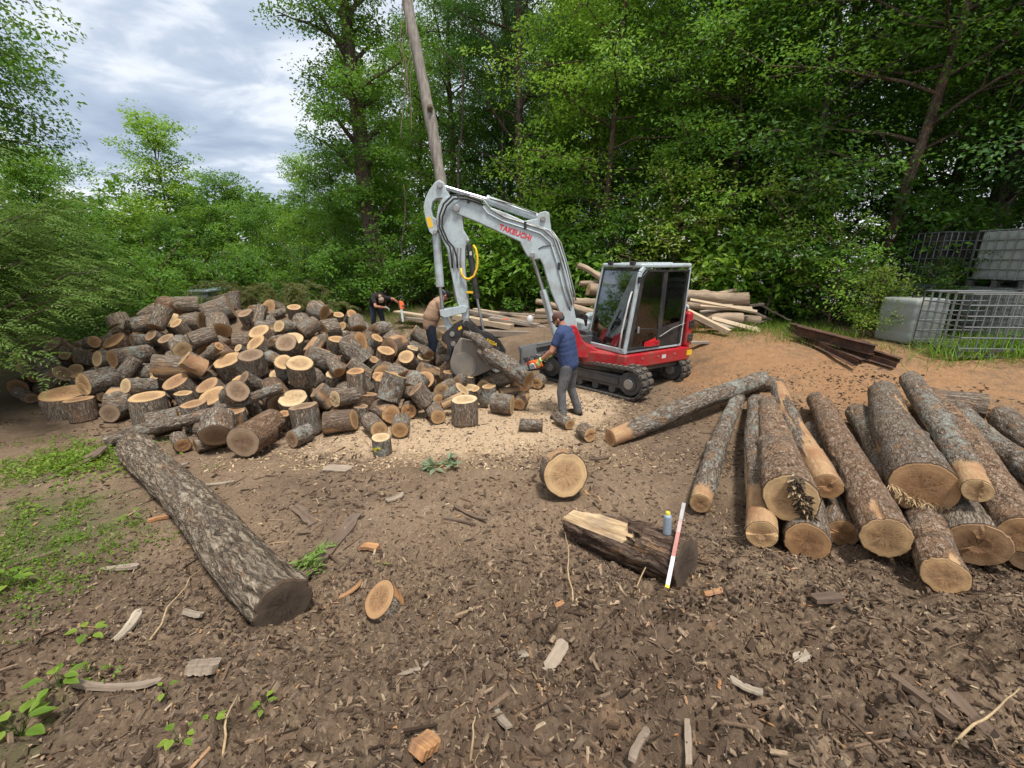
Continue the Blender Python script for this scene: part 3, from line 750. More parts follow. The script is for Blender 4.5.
(-5.585,8.836,1.079,0.232,-0.680,0.164,-0.676,0.18,0.332,0.4,0.6,'mottled whitish brown round high in mid heap'),
(-2.918,7.962,0.703,0.903,0.145,-0.388,-0.110,0.144,0.417,0.75,0.2,'middling brown round on the upper slope left of the lichen rounds, tilted'),
(-7.287,8.326,0.548,0.320,-0.541,0.441,-0.641,0.18,0.494,0.4,0,'pale grey round lying sideways with orange cut end, above the upright rounds'),
(-3.787,9.129,0.907,0.779,0.020,0.209,-0.590,0.198,0.38,0.4,0.1,'dark green barked round behind the whitish topped one'),
(-7.767,9.006,1.063,0.587,0.637,0.074,-0.494,0.144,0.43,0.72,0.05,'middling brown faced round on the upper slope above the largest upright, face turned aside'),
(-5.832,7.337,0.226,0.981,0.058,-0.060,0.175,0.144,0.389,0.3,0,'middling tan faced round near the foot above the largest upright, upright'),
(-4.389,6.387,0.213,0.999,0.027,0.011,0.023,0.18,0.409,0.6,0.1,'middling orange tan faced round near the foot over the branch log, upright'),
(-1.054,7.609,0.314,0.889,-0.011,0.429,-0.158,0.162,0.353,0.2,0.07,'leftmost middling pale faced round halfway down toward the bucket, face turned aside'),
(-3.298,10.597,1.042,0.461,0.204,-0.708,0.495,0.198,0.335,0.72,0,'rightmost middling brown faced round on the crest left of the lichen rounds, face turned aside'),
(-4.467,5.916,0.098,0.619,-0.243,0.672,0.327,0.108,0.399,0.6,0.1,'grey half round sliver lying before the branch log'),
(-8.120,8.422,0.800,0.316,0.457,0.427,-0.713,0.162,0.302,0.1,0.05,'middling pale faced round halfway down by the bush, face to camera'),
(-9.098,8.959,0.673,0.782,-0.117,0.170,0.589,0.153,0.247,0.25,0.2,"small pale topped round at the bush's upper edge"),
(0.182,7.743,0.149,0.669,0.691,-0.260,0.078,0.126,0.38,0.4,0.15,'grey round with a ringed tan end in the sawdust below the gripped log'),
(-9.496,9.591,0.909,0.285,-0.407,0.503,-0.707,0.135,0.357,0.6,0.2,'small orange tan faced round on the upper slope by the bush, face to camera'),
(-5.732,8.033,1.008,0.699,-0.239,0.405,-0.539,0.09,0.459,0.5,0.3,'small orange tan faced round halfway down beside the broad disc, face turned aside'),
(-2.210,8.171,0.553,0.638,0.647,0.385,0.158,0.162,0.421,0.5,0.1,'middling orange tan faced round on the upper slope among the lichen rounds, face turned aside'),
(-5.556,9.513,1.541,0.372,0.903,0.208,-0.043,0.108,0.47,0.2,0.4,'small brown round on the crest over the branch log, tilted'),
(-6.596,10.354,1.781,0.739,-0.088,-0.051,-0.666,0.144,0.394,0.6,0.2,'middling brown round on the crest beside the broad disc, upright'),
(-1.717,8.562,0.514,0.486,0.523,0.141,-0.686,0.135,0.45,0.72,0,'small brown faced round on the upper slope among the lichen rounds, face turned aside'),
(-2.586,6.945,0.154,0.667,-0.015,0.007,0.745,0.135,0.301,0.72,0,'small brown faced round near the foot left of the lichen rounds, upright'),
(-1.751,10.413,0.713,0.296,-0.073,0.261,-0.916,0.216,0.474,0.3,0.07,'big tan faced round on the crest toward the bucket, upright'),
(-0.412,8.911,0.343,0.436,-0.145,0.885,-0.069,0.198,0.473,0.5,0.07,'middling grey round on the upper slope toward the bucket, tilted'),
(-2.585,7.320,0.204,0.883,0.003,0.009,-0.469,0.198,0.399,0.6,0.8,'reddish upright round at the foot of the heap'),
(-0.591,7.677,0.244,0.626,0.275,-0.009,-0.730,0.09,0.384,0.3,0.05,'small tan faced round halfway down toward the bucket, upright'),
(-4.125,8.780,0.944,0.181,0.396,0.747,-0.502,0.144,0.422,0.72,0.3,'middling brown faced round on the upper slope below the whitish upright, face turned aside'),
(-3.115,9.522,0.873,0.498,0.314,0.048,0.807,0.144,0.427,0.4,0.05,'grey lichen pole like round leaning in the right slope'),
(-1.713,9.918,0.641,0.389,0.189,-0.901,-0.037,0.162,0.409,0.6,0.07,'leftmost middling grey round on the crest toward the bucket, tilted'),
(-7.385,8.971,1.094,0.741,0.454,0.124,-0.479,0.144,0.449,0.72,0,'middling brown faced round on the upper slope above the largest upright, face to camera'),
(-3.394,7.864,0.448,0.960,0.135,0.104,0.221,0.162,0.414,0.1,0,'middling pale faced round halfway down below the whitish upright, upright'),
(0.579,8.823,0.222,0.278,0.021,-0.728,0.626,0.135,0.285,0.3,0.25,"wedge ended round directly below the gripped log's tip"),
(-0.506,10.457,0.529,0.627,0.545,0.522,-0.195,0.135,0.464,0.82,0,'rightmost small brown faced round on the crest toward the bucket, face turned aside'),
(-7.718,9.879,1.666,0.277,-0.577,0.463,-0.614,0.234,0.38,0.5,0.9,'reddish wedge of split trunk on the crest'),
(-1.292,8.092,0.231,0.694,0.690,0.019,-0.203,0.198,0.383,0.3,0.3,'middling tan faced round halfway down toward the bucket, face to camera'),
(-6.062,11.046,1.491,0.241,-0.505,-0.646,-0.519,0.225,0.361,0.4,0.3,'round with wide pinkish top standing highest on the crest'),
(-5.046,10.055,1.553,0.925,0.179,0.159,-0.295,0.153,0.247,0.35,0.4,'small pale disc tipped on the right crest'),
(-1.024,9.676,0.614,0.210,-0.848,-0.069,0.481,0.144,0.398,0.2,0,'rightmost middling grey round on the crest toward the bucket, tilted'),
(-0.039,8.098,0.181,0.656,0.205,0.632,0.358,0.135,0.38,0.4,0.65,'brown round lying sideways in the sawdust under the gripped log'),
(-7.084,8.844,0.991,0.107,-0.015,-0.309,0.945,0.162,0.413,0.72,0.4,'middling brown faced round on the upper slope above the largest upright, upright'),
(-3.794,7.775,0.511,0.610,0.784,0.003,-0.118,0.189,0.38,0.25,0.35,"round showing a ringed pinkish disc right of the heap's middle"),
(-4.618,9.540,1.312,0.339,0.163,-0.500,-0.780,0.189,0.475,0.5,0.25,'plain barked round right of the pale crest disc'),
(-0.675,9.585,0.365,0.836,0.420,-0.249,0.249,0.162,0.445,0.82,0,'leftmost middling brown faced round on the crest toward the bucket, face to camera'),
(-0.455,8.055,0.177,0.846,0.008,0.008,0.533,0.144,0.306,0.3,0.05,'middling tan faced round halfway down toward the bucket, upright'),
(-1.059,7.225,0.309,0.248,-0.565,-0.053,-0.786,0.09,0.392,0.82,0.25,'small brown round halfway down toward the bucket, lying sideways'),
(-1.924,9.454,0.726,0.544,0.779,0.116,0.291,0.117,0.303,0.5,0,'small orange tan faced round on the crest among the lichen rounds, face to camera'),
(-0.891,10.006,0.685,0.714,0.161,0.044,0.680,0.18,0.328,0.35,0.6,'middling tan faced round on the crest toward the bucket, upright'),
(-0.306,9.886,0.387,0.393,-0.281,-0.744,0.462,0.117,0.369,0.6,0.07,'rightmost small grey round on the crest toward the bucket, lying sideways'),
(-9.659,9.093,0.774,0.441,-0.050,0.740,-0.506,0.09,0.462,0.1,0.2,'leftmost small pale faced round halfway down by the bush, face to camera'),
(-0.947,8.566,0.230,0.415,-0.012,0.021,-0.909,0.198,0.418,0.1,0.3,'middling pale faced round on the upper slope toward the bucket, upright'),
(-3.712,6.612,0.161,0.659,0.157,-0.062,0.732,0.09,0.315,0.5,0,'small orange tan faced round near the foot below the whitish upright, upright'),
(-4.545,8.807,0.980,0.748,0.094,0.207,-0.623,0.234,0.38,0.12,0.15,"upright round with a whitish top standing proud at the heap's right shoulder"),
(-5.784,8.402,0.861,0.200,-0.463,0.656,-0.562,0.216,0.475,0.5,0.8,'red barked round lying mid slope'),
(-4.458,7.891,0.911,0.771,-0.344,-0.436,0.312,0.117,0.311,0.1,0.07,'small grey round halfway down over the branch log, lying sideways'),
(-2.603,8.519,0.499,0.313,0.384,-0.546,0.675,0.207,0.342,0.4,0.4,'broad tan disc behind the lichen speckled leaning round'),
(-1.012,8.065,0.442,0.087,0.261,0.635,-0.722,0.117,0.292,0.82,0,'small brown faced round on the upper slope toward the bucket, face turned aside'),
(-9.841,8.564,0.483,0.530,0.117,-0.575,-0.612,0.135,0.402,0.5,0.3,'small brown round halfway down by the bush, lying sideways'),
(-8.225,9.890,1.523,0.075,0.790,0.366,-0.486,0.18,0.38,0.3,0.4,'crest round with small pale face turned to the camera'),
(-1.077,9.246,0.553,0.245,0.941,0.119,0.203,0.09,0.42,0.5,0.2,'small brown round on the crest toward the bucket, tilted'),
(-1.694,8.143,0.381,0.517,0.239,0.372,-0.733,0.189,0.342,0.55,0.3,'large brownish pink disc on the right slope'),
(-5.407,9.925,1.525,0.601,0.382,-0.656,0.250,0.09,0.351,0.3,0.2,'rightmost small brown round on the crest over the branch log, lying sideways'),
(-9.499,9.256,0.673,0.627,0.414,0.641,-0.158,0.135,0.467,0.5,0.25,'small orange tan faced round halfway down by the bush, face turned aside'),
(-5.182,9.174,1.264,0.098,-0.678,-0.175,0.707,0.189,0.475,0.35,0.1,'grey round lying sideways at the crest with pale end toward the bushes'),
(-3.416,8.375,0.586,0.149,0.037,0.823,-0.546,0.198,0.456,0.6,0.55,"brown barked round slanting down right of the heap's middle"),
(-9.102,8.689,0.453,0.423,-0.786,-0.391,0.225,0.117,0.322,0.3,0,'leftmost small grey round halfway down by the bush, tilted'),
(-2.342,7.709,0.460,0.657,0.024,0.012,0.753,0.216,0.325,0.5,0,'big orange tan faced round halfway down left of the lichen rounds, upright'),
(-6.448,8.688,0.928,0.060,-0.664,0.421,-0.615,0.18,0.399,0.6,0.1,'squared grey split lying in mid heap'),
(-2.860,8.454,0.707,0.029,-0.753,0.475,0.455,0.09,0.313,0.6,0.25,'small brown round on the upper slope left of the lichen rounds, tilted'),
(-0.532,8.516,0.206,0.412,0.323,-0.633,0.571,0.18,0.331,0.3,0.1,'middling tan faced round on the upper slope toward the bucket, face to camera'),
(-1.989,9.541,0.430,0.571,0.124,-0.010,0.812,0.198,0.342,0.15,0.85,'dark upright round with pale top and a bright bare streak'),
(-7.443,9.525,1.315,0.941,0.305,0.016,-0.143,0.216,0.285,0.1,0.1,'dark sided block with very pale slanted top below the crest'),
(-4.155,9.241,1.021,0.302,0.554,0.569,-0.528,0.162,0.285,0.4,0.5,'pinkish disc on the right crest facing the bushes'),
(-1.313,8.565,0.262,0.876,0.039,-0.007,0.480,0.108,0.464,0.6,0.4,'small orange tan faced round on the upper slope toward the bucket, upright'),
(-1.964,7.381,0.411,0.730,0.483,0.381,0.298,0.108,0.449,0.82,0.1,'small brown faced round halfway down among the lichen rounds, face turned aside'),
(-4.613,8.330,1.192,0.472,-0.444,0.545,0.532,0.09,0.356,0.82,0.25,'small brown round on the upper slope over the branch log, lying sideways'),
(-1.446,9.266,0.524,0.835,0.149,-0.520,0.100,0.108,0.444,0.72,0.2,'leftmost small brown faced round on the crest toward the bucket, face turned aside'),
(-1.533,7.695,0.181,0.712,0.481,0.501,0.100,0.144,0.427,0.4,0.1,'pale grey barked round lying sideways at the right foot'),
(-5.797,7.952,0.485,0.946,0.252,-0.136,0.154,0.108,0.291,0.75,0.1,'small brown faced round halfway down beside the broad disc, upright'),
(-4.473,10.997,1.175,0.018,0.197,-0.148,0.969,0.144,0.466,0.35,0.05,'middling tan faced round on the crest left of the lichen rounds, upright'),
(-6.035,8.849,1.020,0.291,-0.460,0.606,-0.580,0.144,0.311,0.75,0,'middling brown faced round on the upper slope beside the broad disc, face to camera'),
(-4.205,11.208,1.232,0.495,-0.047,0.421,-0.758,0.144,0.438,0.5,0.07,'middling orange tan faced round on the crest left of the lichen rounds, face to camera'),
(-0.498,11.291,0.423,0.691,0.003,-0.134,0.710,0.198,0.332,0.3,0.3,'pale fresh round behind the thumb by the lumber'),
(-2.328,9.692,0.576,0.024,-0.171,0.084,-0.981,0.144,0.414,0.1,0.3,'middling pale faced round on the crest among the lichen rounds, upright'),
(-8.300,9.501,1.282,0.823,0.485,-0.283,-0.084,0.108,0.407,0.82,0.07,'rightmost small brown faced round on the upper slope by the bush, face turned aside'),
(-9.399,7.913,0.204,0.363,0.758,0.256,0.478,0.108,0.387,0.72,0.3,'small brown faced round near the foot by the bush, face to camera'),
(-3.054,7.627,0.272,0.568,0.728,0.357,0.141,0.171,0.475,0.3,0.25,'grey round pointing at the camera above a torn orange one'),
(0.183,8.984,0.266,0.308,0.045,0.008,-0.950,0.18,0.389,0.35,0,'middling tan faced round on the upper slope toward the bucket, upright'),
(-2.949,10.464,0.857,0.262,0.233,0.432,0.831,0.18,0.332,0.25,0.3,'tilted tan round on the far right crest'),
(-1.352,10.396,0.507,0.568,-0.493,0.284,0.595,0.117,0.394,0.72,0.1,'leftmost small grey round on the crest toward the bucket, lying sideways'),
(-4.347,7.734,0.553,0.890,0.316,0.034,0.328,0.144,0.298,0.2,0.3,'middling pale faced round halfway down over the branch log, face to camera'),
(-3.761,7.386,0.410,0.256,-0.024,0.228,-0.939,0.117,0.454,0.6,0.07,'small grey round halfway down below the whitish upright, upright'),
(-2.624,8.097,0.340,0.628,0.182,-0.020,0.756,0.153,0.427,0.5,0,'grey lichen speckled round leaning upright before a broad disc'),
(-1.554,10.870,0.669,0.692,-0.540,0.152,0.455,0.126,0.38,0.4,0,'grey pole like round behind the tan shirted worker'),
(-4.185,10.786,1.062,0.040,-0.269,-0.811,-0.517,0.117,0.302,0.35,0.6,'small reddish round on the crest left of the lichen rounds, tilted'),
(-8.140,8.105,0.123,0.432,0.207,-0.685,-0.548,0.09,0.411,0.6,0,'rightmost small grey round near the foot by the bush, lying sideways'),
(-9.660,9.026,0.543,0.672,0.324,-0.358,0.561,0.09,0.41,0.82,0.6,'small reddish round halfway down by the bush, tilted'),
(-9.172,8.099,0.140,0.717,-0.201,-0.666,0.034,0.108,0.382,0.82,0.6,'small reddish round near the foot by the bush, lying sideways'),
(-8.529,9.375,1.108,0.718,0.327,0.121,-0.603,0.09,0.395,0.82,0.4,'middle small brown faced round on the upper slope by the bush, face turned aside'),
(-5.786,6.867,0.157,0.672,0.482,-0.562,-0.018,0.135,0.462,0.82,0.07,'rightmost small grey round near the foot above the largest upright, lying sideways'),
(-2.282,10.232,0.594,0.578,0.103,0.799,-0.128,0.198,0.375,0.1,0,'middling grey round on the crest among the lichen rounds, lying sideways'),
(-8.271,8.095,0.397,0.183,0.043,0.025,-0.982,0.234,0.342,0.55,0.1,'leaning round with grey hearted top tipped toward the lone stump'),
(-0.839,8.078,0.161,0.979,-0.034,-0.004,0.202,0.198,0.285,0.05,0.35,'second pale topped stump just behind the tall dark one'),
(-1.287,11.343,0.522,0.664,0.542,0.334,-0.393,0.18,0.285,0.25,0.2,"pale round behind the excavator's thumb"),
(-5.324,8.471,0.919,0.732,0.436,0.108,-0.512,0.09,0.396,0.1,0.1,'small pale faced round on the upper slope over the branch log, face to camera'),
(-5.379,9.586,1.370,0.633,-0.188,-0.517,-0.544,0.108,0.328,0.72,0,'small grey round on the crest over the branch log, lying sideways'),
(-3.205,9.192,0.694,0.591,0.763,-0.227,0.131,0.144,0.38,0.6,0.4,"small brown end peering between the right slope's rounds"),
(-4.813,6.882,0.239,0.682,-0.587,-0.360,0.247,0.198,0.301,0.1,0.4,'middling brown round near the foot beside the broad disc, lying sideways'),
(-3.339,7.345,0.320,0.191,-0.348,-0.550,0.735,0.198,0.399,0.2,0.35,'dark barked round tipped over with a pale oval top'),
(-4.806,6.370,0.127,0.700,-0.174,-0.670,0.177,0.108,0.38,0.3,0.4,'small round with pale ringed end under the branch log'),
(-8.763,9.779,1.241,0.438,0.864,-0.198,0.148,0.117,0.319,0.3,0.2,'small tan faced round on the upper slope by the bush, face turned aside'),
(-6.510,7.562,0.174,0.554,0.191,0.687,-0.429,0.162,0.418,0.6,0.1,'middling orange tan faced round near the foot above the largest upright, face turned aside'),
(-8.854,9.445,1.008,0.375,0.760,-0.467,0.251,0.135,0.424,0.75,0.05,'leftmost small brown faced round on the upper slope by the bush, face turned aside'),
(-9.624,8.511,0.153,0.590,0.530,0.470,0.387,0.117,0.33,0.75,0.1,'leftmost small grey round near the foot by the bush, lying sideways'),
(-6.687,7.877,0.403,0.680,0.463,-0.367,0.433,0.09,0.462,0.2,0.1,'leftmost small grey round near the foot above the largest upright, lying sideways'),
(-6.915,8.158,0.425,0.728,0.210,-0.272,0.594,0.117,0.266,0.05,0.1,'small slim round with very pale top between two sideways rounds'),
(-2.822,7.679,0.521,0.653,0.332,-0.099,-0.674,0.135,0.395,0.3,0.2,'small brown round halfway down left of the lichen rounds, tilted'),
(-4.625,10.691,1.538,0.829,0.105,-0.400,-0.377,0.108,0.439,0.72,0.6,'small reddish round on the crest below the whitish upright, tilted'),
(-2.918,6.874,0.174,0.240,0.111,0.694,-0.670,0.171,0.38,0.45,0.7,'round with a torn reddish bark collar and orange end'),
(-9.187,8.428,0.205,0.288,-0.542,0.437,-0.658,0.162,0.362,0.75,0.25,'leftmost middling brown faced round near the foot by the bush, face to camera'),
(-3.754,9.916,1.025,0.604,-0.664,0.346,-0.274,0.108,0.386,0.82,0,'leftmost small grey round on the crest left of the lichen rounds, lying sideways'),
(-10.059,8.472,0.221,0.248,0.505,-0.500,0.659,0.18,0.294,0.6,0,'middling grey round near the foot by the bush, lying sideways'),
(-3.493,9.703,0.961,0.703,0.243,-0.613,0.266,0.18,0.34,0.72,0.6,'leftmost middling brown faced round on the crest left of the lichen rounds, face turned aside'),
(-10.464,10.343,0.729,0.159,0.196,0.751,-0.610,0.108,0.286,0.75,0.1,'small brown faced round on the upper slope by the bush, face to camera'),
(-4.809,7.423,0.455,0.039,0.001,-0.211,0.977,0.18,0.38,0.35,0.2,'round with oblique tan face below the broad disc'),
(-2.973,8.816,0.534,0.565,0.479,-0.594,0.313,0.144,0.439,0.72,0.3,'middling brown round on the upper slope left of the lichen rounds, lying sideways'),
(-3.298,11.062,0.998,0.530,0.711,0.002,-0.462,0.18,0.346,0.72,0.25,'middling brown round on the crest among the lichen rounds, lying sideways'),
(-4.756,7.811,0.605,0.559,0.151,-0.162,0.799,0.198,0.35,0.72,0,'middling grey round halfway down over the branch log, upright'),
(-7.150,10.784,1.686,0.234,0.053,-0.043,-0.970,0.225,0.323,0.2,0.4,'tilted crest round with pale half shaded top'),
(-8.003,9.350,1.137,0.870,0.326,0.029,-0.369,0.207,0.304,0.5,0.4,'round with a glowing orange top in the upper left heap'),
(-2.553,10.721,0.678,0.450,0.391,-0.110,-0.795,0.198,0.413,0.3,0.1,'middling tan faced round on the crest among the lichen rounds, face turned aside'),
(-7.011,9.941,1.563,0.536,-0.560,0.116,-0.621,0.117,0.317,0.3,0.07,'small grey round on the crest beside the broad disc, lying sideways'),
(-0.307,10.647,0.308,0.279,-0.311,0.645,-0.640,0.144,0.438,0.72,0.2,'rightmost middling brown faced round on the crest toward the bucket, face to camera'),
(-1.255,10.924,0.463,0.781,0.166,0.582,-0.155,0.162,0.354,0.72,0.2,'middling brown faced round on the crest toward the bucket, face turned aside'),
(-1.607,9.155,0.284,0.299,0.374,0.649,-0.591,0.135,0.455,0.3,0.4,'small tan faced round on the upper slope toward the bucket, face to camera'),
(-3.847,8.530,0.767,0.402,0.485,-0.313,-0.710,0.216,0.295,0.35,0.05,'big grey round on the upper slope below the whitish upright, lying sideways'),
(-0.886,9.066,0.164,0.618,-0.025,0.037,-0.785,0.18,0.285,0.2,0.35,'third stump behind, mostly covered by the two pale topped ones'),
(-7.325,9.805,1.573,0.383,0.045,0.499,-0.776,0.117,0.334,0.6,0.25,'small orange tan faced round on the crest beside the broad disc, face to camera'),
(-8.671,8.373,0.276,0.375,0.820,-0.225,-0.370,0.153,0.475,0.7,0,'grey round slanting down behind the lone stump'),
(-2.196,10.980,0.747,0.397,0.050,-0.211,0.892,0.135,0.285,0.3,0.2,'small pale disc behind the bent far worker'),
(-1.540,9.651,0.392,0.613,0.771,0.076,0.151,0.198,0.323,0.6,0.5,'reddish disc with a flaky pale collar beside the bare streaked upright round'),
(-2.404,7.637,0.147,0.347,0.718,0.105,0.594,0.126,0.475,0.4,0.4,'short tan end facing sideways in the right slope'),
(-5.843,9.892,1.548,0.329,-0.465,-0.589,0.574,0.117,0.458,0.72,0.4,'leftmost small brown round on the crest over the branch log, lying sideways'),
(-0.648,10.411,0.236,0.553,0.386,0.649,-0.352,0.162,0.419,0.1,0.07,'middling grey round on the crest toward the bucket, lying sideways'),
(-6.935,8.581,0.727,0.485,0.368,0.758,-0.234,0.126,0.38,0.7,0.1,'jumbled narrow grey split in mid heap'),
(-0.984,10.215,0.310,0.583,0.166,0.015,0.795,0.198,0.451,0.82,0.25,'middling brown round on the crest toward the bucket, upright'),
(-1.104,9.447,0.277,0.628,-0.087,0.773,0.042,0.198,0.298,0.82,0.25,'leftmost middling brown round on the upper slope toward the bucket, lying sideways'),
(-9.914,9.244,0.550,0.097,0.128,0.739,-0.654,0.144,0.382,0.1,0.3,'middling brown round halfway down by the bush, lying sideways'),
(-0.161,10.160,0.174,0.647,0.465,0.514,0.317,0.108,0.387,0.72,0.07,'small grey round on the upper slope toward the bucket, lying sideways'),
(-3.531,10.289,0.972,0.512,0.220,0.803,0.212,0.117,0.29,0.72,0,'rightmost small grey round on the crest left of the lichen rounds, lying sideways'),
(-1.052,9.848,0.222,0.404,-0.581,0.542,-0.452,0.144,0.393,0.5,0.2,'middle middling brown round on the upper slope toward the bucket, lying sideways'),
(-2.365,9.214,0.501,0.428,0.514,0.582,-0.462,0.189,0.38,0.5,0.3,'big greyish disc left of the bare streaked upright round'),
(-6.688,9.031,1.104,0.101,-0.513,-0.219,-0.823,0.162,0.431,0.1,0.25,'leftmost middling brown round on the upper slope beside the broad disc, lying sideways'),
(-0.929,11.207,0.365,0.603,0.732,0.193,-0.254,0.18,0.313,0.1,0.6,'middling pale faced round on the crest toward the bucket, face turned aside'),
(-3.008,8.437,0.397,0.465,-0.467,-0.458,0.596,0.108,0.318,0.2,0.05,'small grey round halfway down left of the lichen rounds, lying sideways'),
(0.139,9.711,0.204,0.706,0.096,0.643,0.281,0.144,0.308,0.82,0.25,'rightmost middling brown round on the upper slope toward the bucket, lying sideways'),
(-6.494,10.979,1.468,0.667,-0.647,0.287,0.232,0.144,0.289,0.6,0.3,'middling brown round on the crest over the branch log, lying sideways'),
(-3.925,11.186,1.001,0.699,-0.285,-0.329,0.568,0.198,0.382,0.3,0.07,'middling grey round on the crest left of the lichen rounds, tilted'),
(-8.779,8.646,0.386,0.383,-0.469,-0.054,-0.794,0.108,0.365,0.1,0.05,'rightmost small pale faced round halfway down by the bush, face to camera'),
(-7.309,7.941,0.281,0.343,0.147,0.162,-0.914,0.234,0.342,0.45,0.55,"upright round with pinkish tan top and red flecked side in the heap's left part"),
(-10.220,9.200,0.445,0.879,0.434,-0.174,0.093,0.144,0.454,0.82,0.07,'middling brown faced round halfway down by the bush, face to camera'),
(-7.636,10.722,1.563,0.713,-0.020,0.638,-0.290,0.117,0.391,0.3,0.4,'small brown round on the crest beside the broad disc, lying sideways'),
(-11.571,10.106,0.237,0.275,0.446,-0.552,0.649,0.198,0.425,0.1,0.1,'middling grey round halfway down by the bush, lying sideways'),
]
def build_heap():
    bark = [M_bark, M_bark_lichen, M_bark_pine]
    for k, (x, y, z, qw, qx, qy, qz, r, L, ft, bt, label) in enumerate(HEAP):
        q = Quaternion((qw, qx, qy, qz))
        base = Vector((x, y, z)) - q @ Vector((0, 0, L / 2))
        mat = bark[1] if bt < 0.08 else (bark[2] if (bt > 0.45 and k % 3) else bark[0])
        t = math.hypot(x, y)
        o = build_round('firewood_round', r, L, q, base, ft, bt, 100 + k, label, 'log round', 'sawn rounds of the firewood heap', mat,
                    seg=30, rings=14, furrow=0.012 if r > 0.17 else 0.007, lump=0.09, oval=0.05 * ((k * 7) % 5) / 4, peel=0.42 if k % 6 == 0 else 0.0)
        if 'yellow paint mark' in label:
            up = q.inverted() @ Vector((-.45, -1, 0)); a0 = math.atan2(up.y, up.x); mb = MB(); n = 9; rr = r * 1.045
            for z0, z1, s0, s1 in ((.42, .52, -.5, .1), (.55, .66, -.1, .6)):
                A = [a0 + s0 + (s1 - s0) * i / n for i in range(n + 1)]
                V = [(rr * math.cos(a), rr * math.sin(a), L * (z0 + (z1 - z0) * t + .05 * math.sin(9 * a))) for a in A for t in (0, 1)]
                mb.add(V, [[(2 * i, 2 * i + 2, 2 * i + 3, 2 * i + 1) for i in range(n)]])
            mb.build('paint_mark', paint('paint_mark_yellow', (0.70, 0.62, 0.03), 0.6, 0.3), o)
build_heap()
# ------------------------------------------------------------------ trees, shrubs, undergrowth
def unit(a):
    return a / (np.linalg.norm(a, axis=-1, keepdims=True) + 1e-9)

class Leaves:
    """gathers leaf blades (one folded quad each) into a crown mesh"""
    def __init__(self, seed):
        self.r = np.random.default_rng(seed); self.V = []; self.T = []
    def blades(self, p, d, n, l, w, tint, droop=0.12):
        """p, d, n: (N,3) base, direction, normal; l, w: length and width"""
        d = unit(d); n = n - d * (n * d).sum(-1, keepdims=True); n = unit(n); s = np.cross(d, n)
        l = np.broadcast_to(np.asarray(l, float), (len(p),))[:, None]; w = np.broadcast_to(np.asarray(w, float), (len(p),))[:, None]
        q = np.stack([p, p + d * l * 0.48 + s * w * 0.5 + n * l * 0.05, p + d * l - n * l * droop, p + d * l * 0.48 - s * w * 0.5 + n * l * 0.05], 1)
        self.V.append(q.reshape(-1, 3)); self.T.append(np.repeat(tint, 4))
    def sprays(self, c, nrm, rad, lps, leaf, tint, aspect=0.55, jit=0.45, flat=0.12):
        """discs of leaves: centre, normal and radius of each spray"""
        N = len(c); r = self.r
        nrm = unit(nrm)
        a = unit(np.cross(nrm, np.array([0.3, 0.9, 0.2]) + 0 * nrm)); b = np.cross(nrm, a)
        ph = r.uniform(0, 6.283, (N, lps)); rr = np.sqrt(r.uniform(0.02, 1, (N, lps))) * np.asarray(rad)[:, None]
        off = (np.cos(ph) * rr)[..., None] * a[:, None] + (np.sin(ph) * rr)[..., None] * b[:, None]
        p = c[:, None] + off + nrm[:, None] * (r.normal(0, flat, (N, lps)) * np.asarray(rad)[:, None])[..., None]
        d = off / (rr[..., None] + 1e-6) + r.normal(0, 0.5, (N, lps, 3))
        n = nrm[:, None] + r.normal(0, jit, (N, lps, 3))
        l = leaf * r.uniform(0.6, 1.25, N * lps)
        t = (np.asarray(tint)[:, None] + r.normal(0, 0.09, (N, lps))).ravel()
        self.blades(p.reshape(-1, 3), d.reshape(-1, 3), n.reshape(-1, 3), l, l * aspect, t)
    def fronds(self, p, d, n, length, k, leaf, tint, aspect=0.3):
        """feathery twigs: k leaflets on both sides of a drooping stalk"""
        r = self.r; N = len(p); d = unit(d); n = unit(n - d * (n * d).sum(-1, keepdims=True)); s = np.cross(d, n)
        f = np.repeat(np.linspace(0.08, 1, k // 2), 2)[None]; sg = np.tile([1.0, -1.0], k // 2)[None]
        L = np.asarray(length)[:, None]
        q = p[:, None] + d[:, None] * (f * L)[..., None] - np.array([0, 0, 1.0]) * (0.28 * L * f ** 2)[..., None]
        dd = d[:, None] * 0.75 + s[:, None] * sg[..., None] + r.normal(0, 0.18, (N, k, 3))
        nn = n[:, None] + r.normal(0, 0.28, (N, k, 3))
        l = leaf * (1.15 - 0.6 * f) * r.uniform(0.8, 1.2, (N, k))
        t = (np.asarray(tint)[:, None] + r.normal(0, 0.07, (N, k))).ravel()
        self.blades(q.reshape(-1, 3), dd.reshape(-1, 3), nn.reshape(-1, 3), l.ravel(), l.ravel() * aspect, t)
    def mesh(self, name, mat):
        V = np.concatenate(self.V)
        return make_mesh(name, V, [np.arange(len(V)).reshape(-1, 4)], [mat], None, False, {'tint': np.clip(np.concatenate(self.T), 0, 1)})

def wobble(a, b, n, amp, r, sag=0.0):
    t = np.linspace(0, 1, n)[:, None]
    P = np.asarray(a) * (1 - t) + np.asarray(b) * t
    o = np.cumsum(r.normal(0, amp / n, (n, 3)), axis=0)
    o = o - o[0] - (o[-1] - o[0]) * t * 0.5
    P = P + o
    P[:, 2] += sag * np.sin(t[:, 0] * math.pi)
    return P

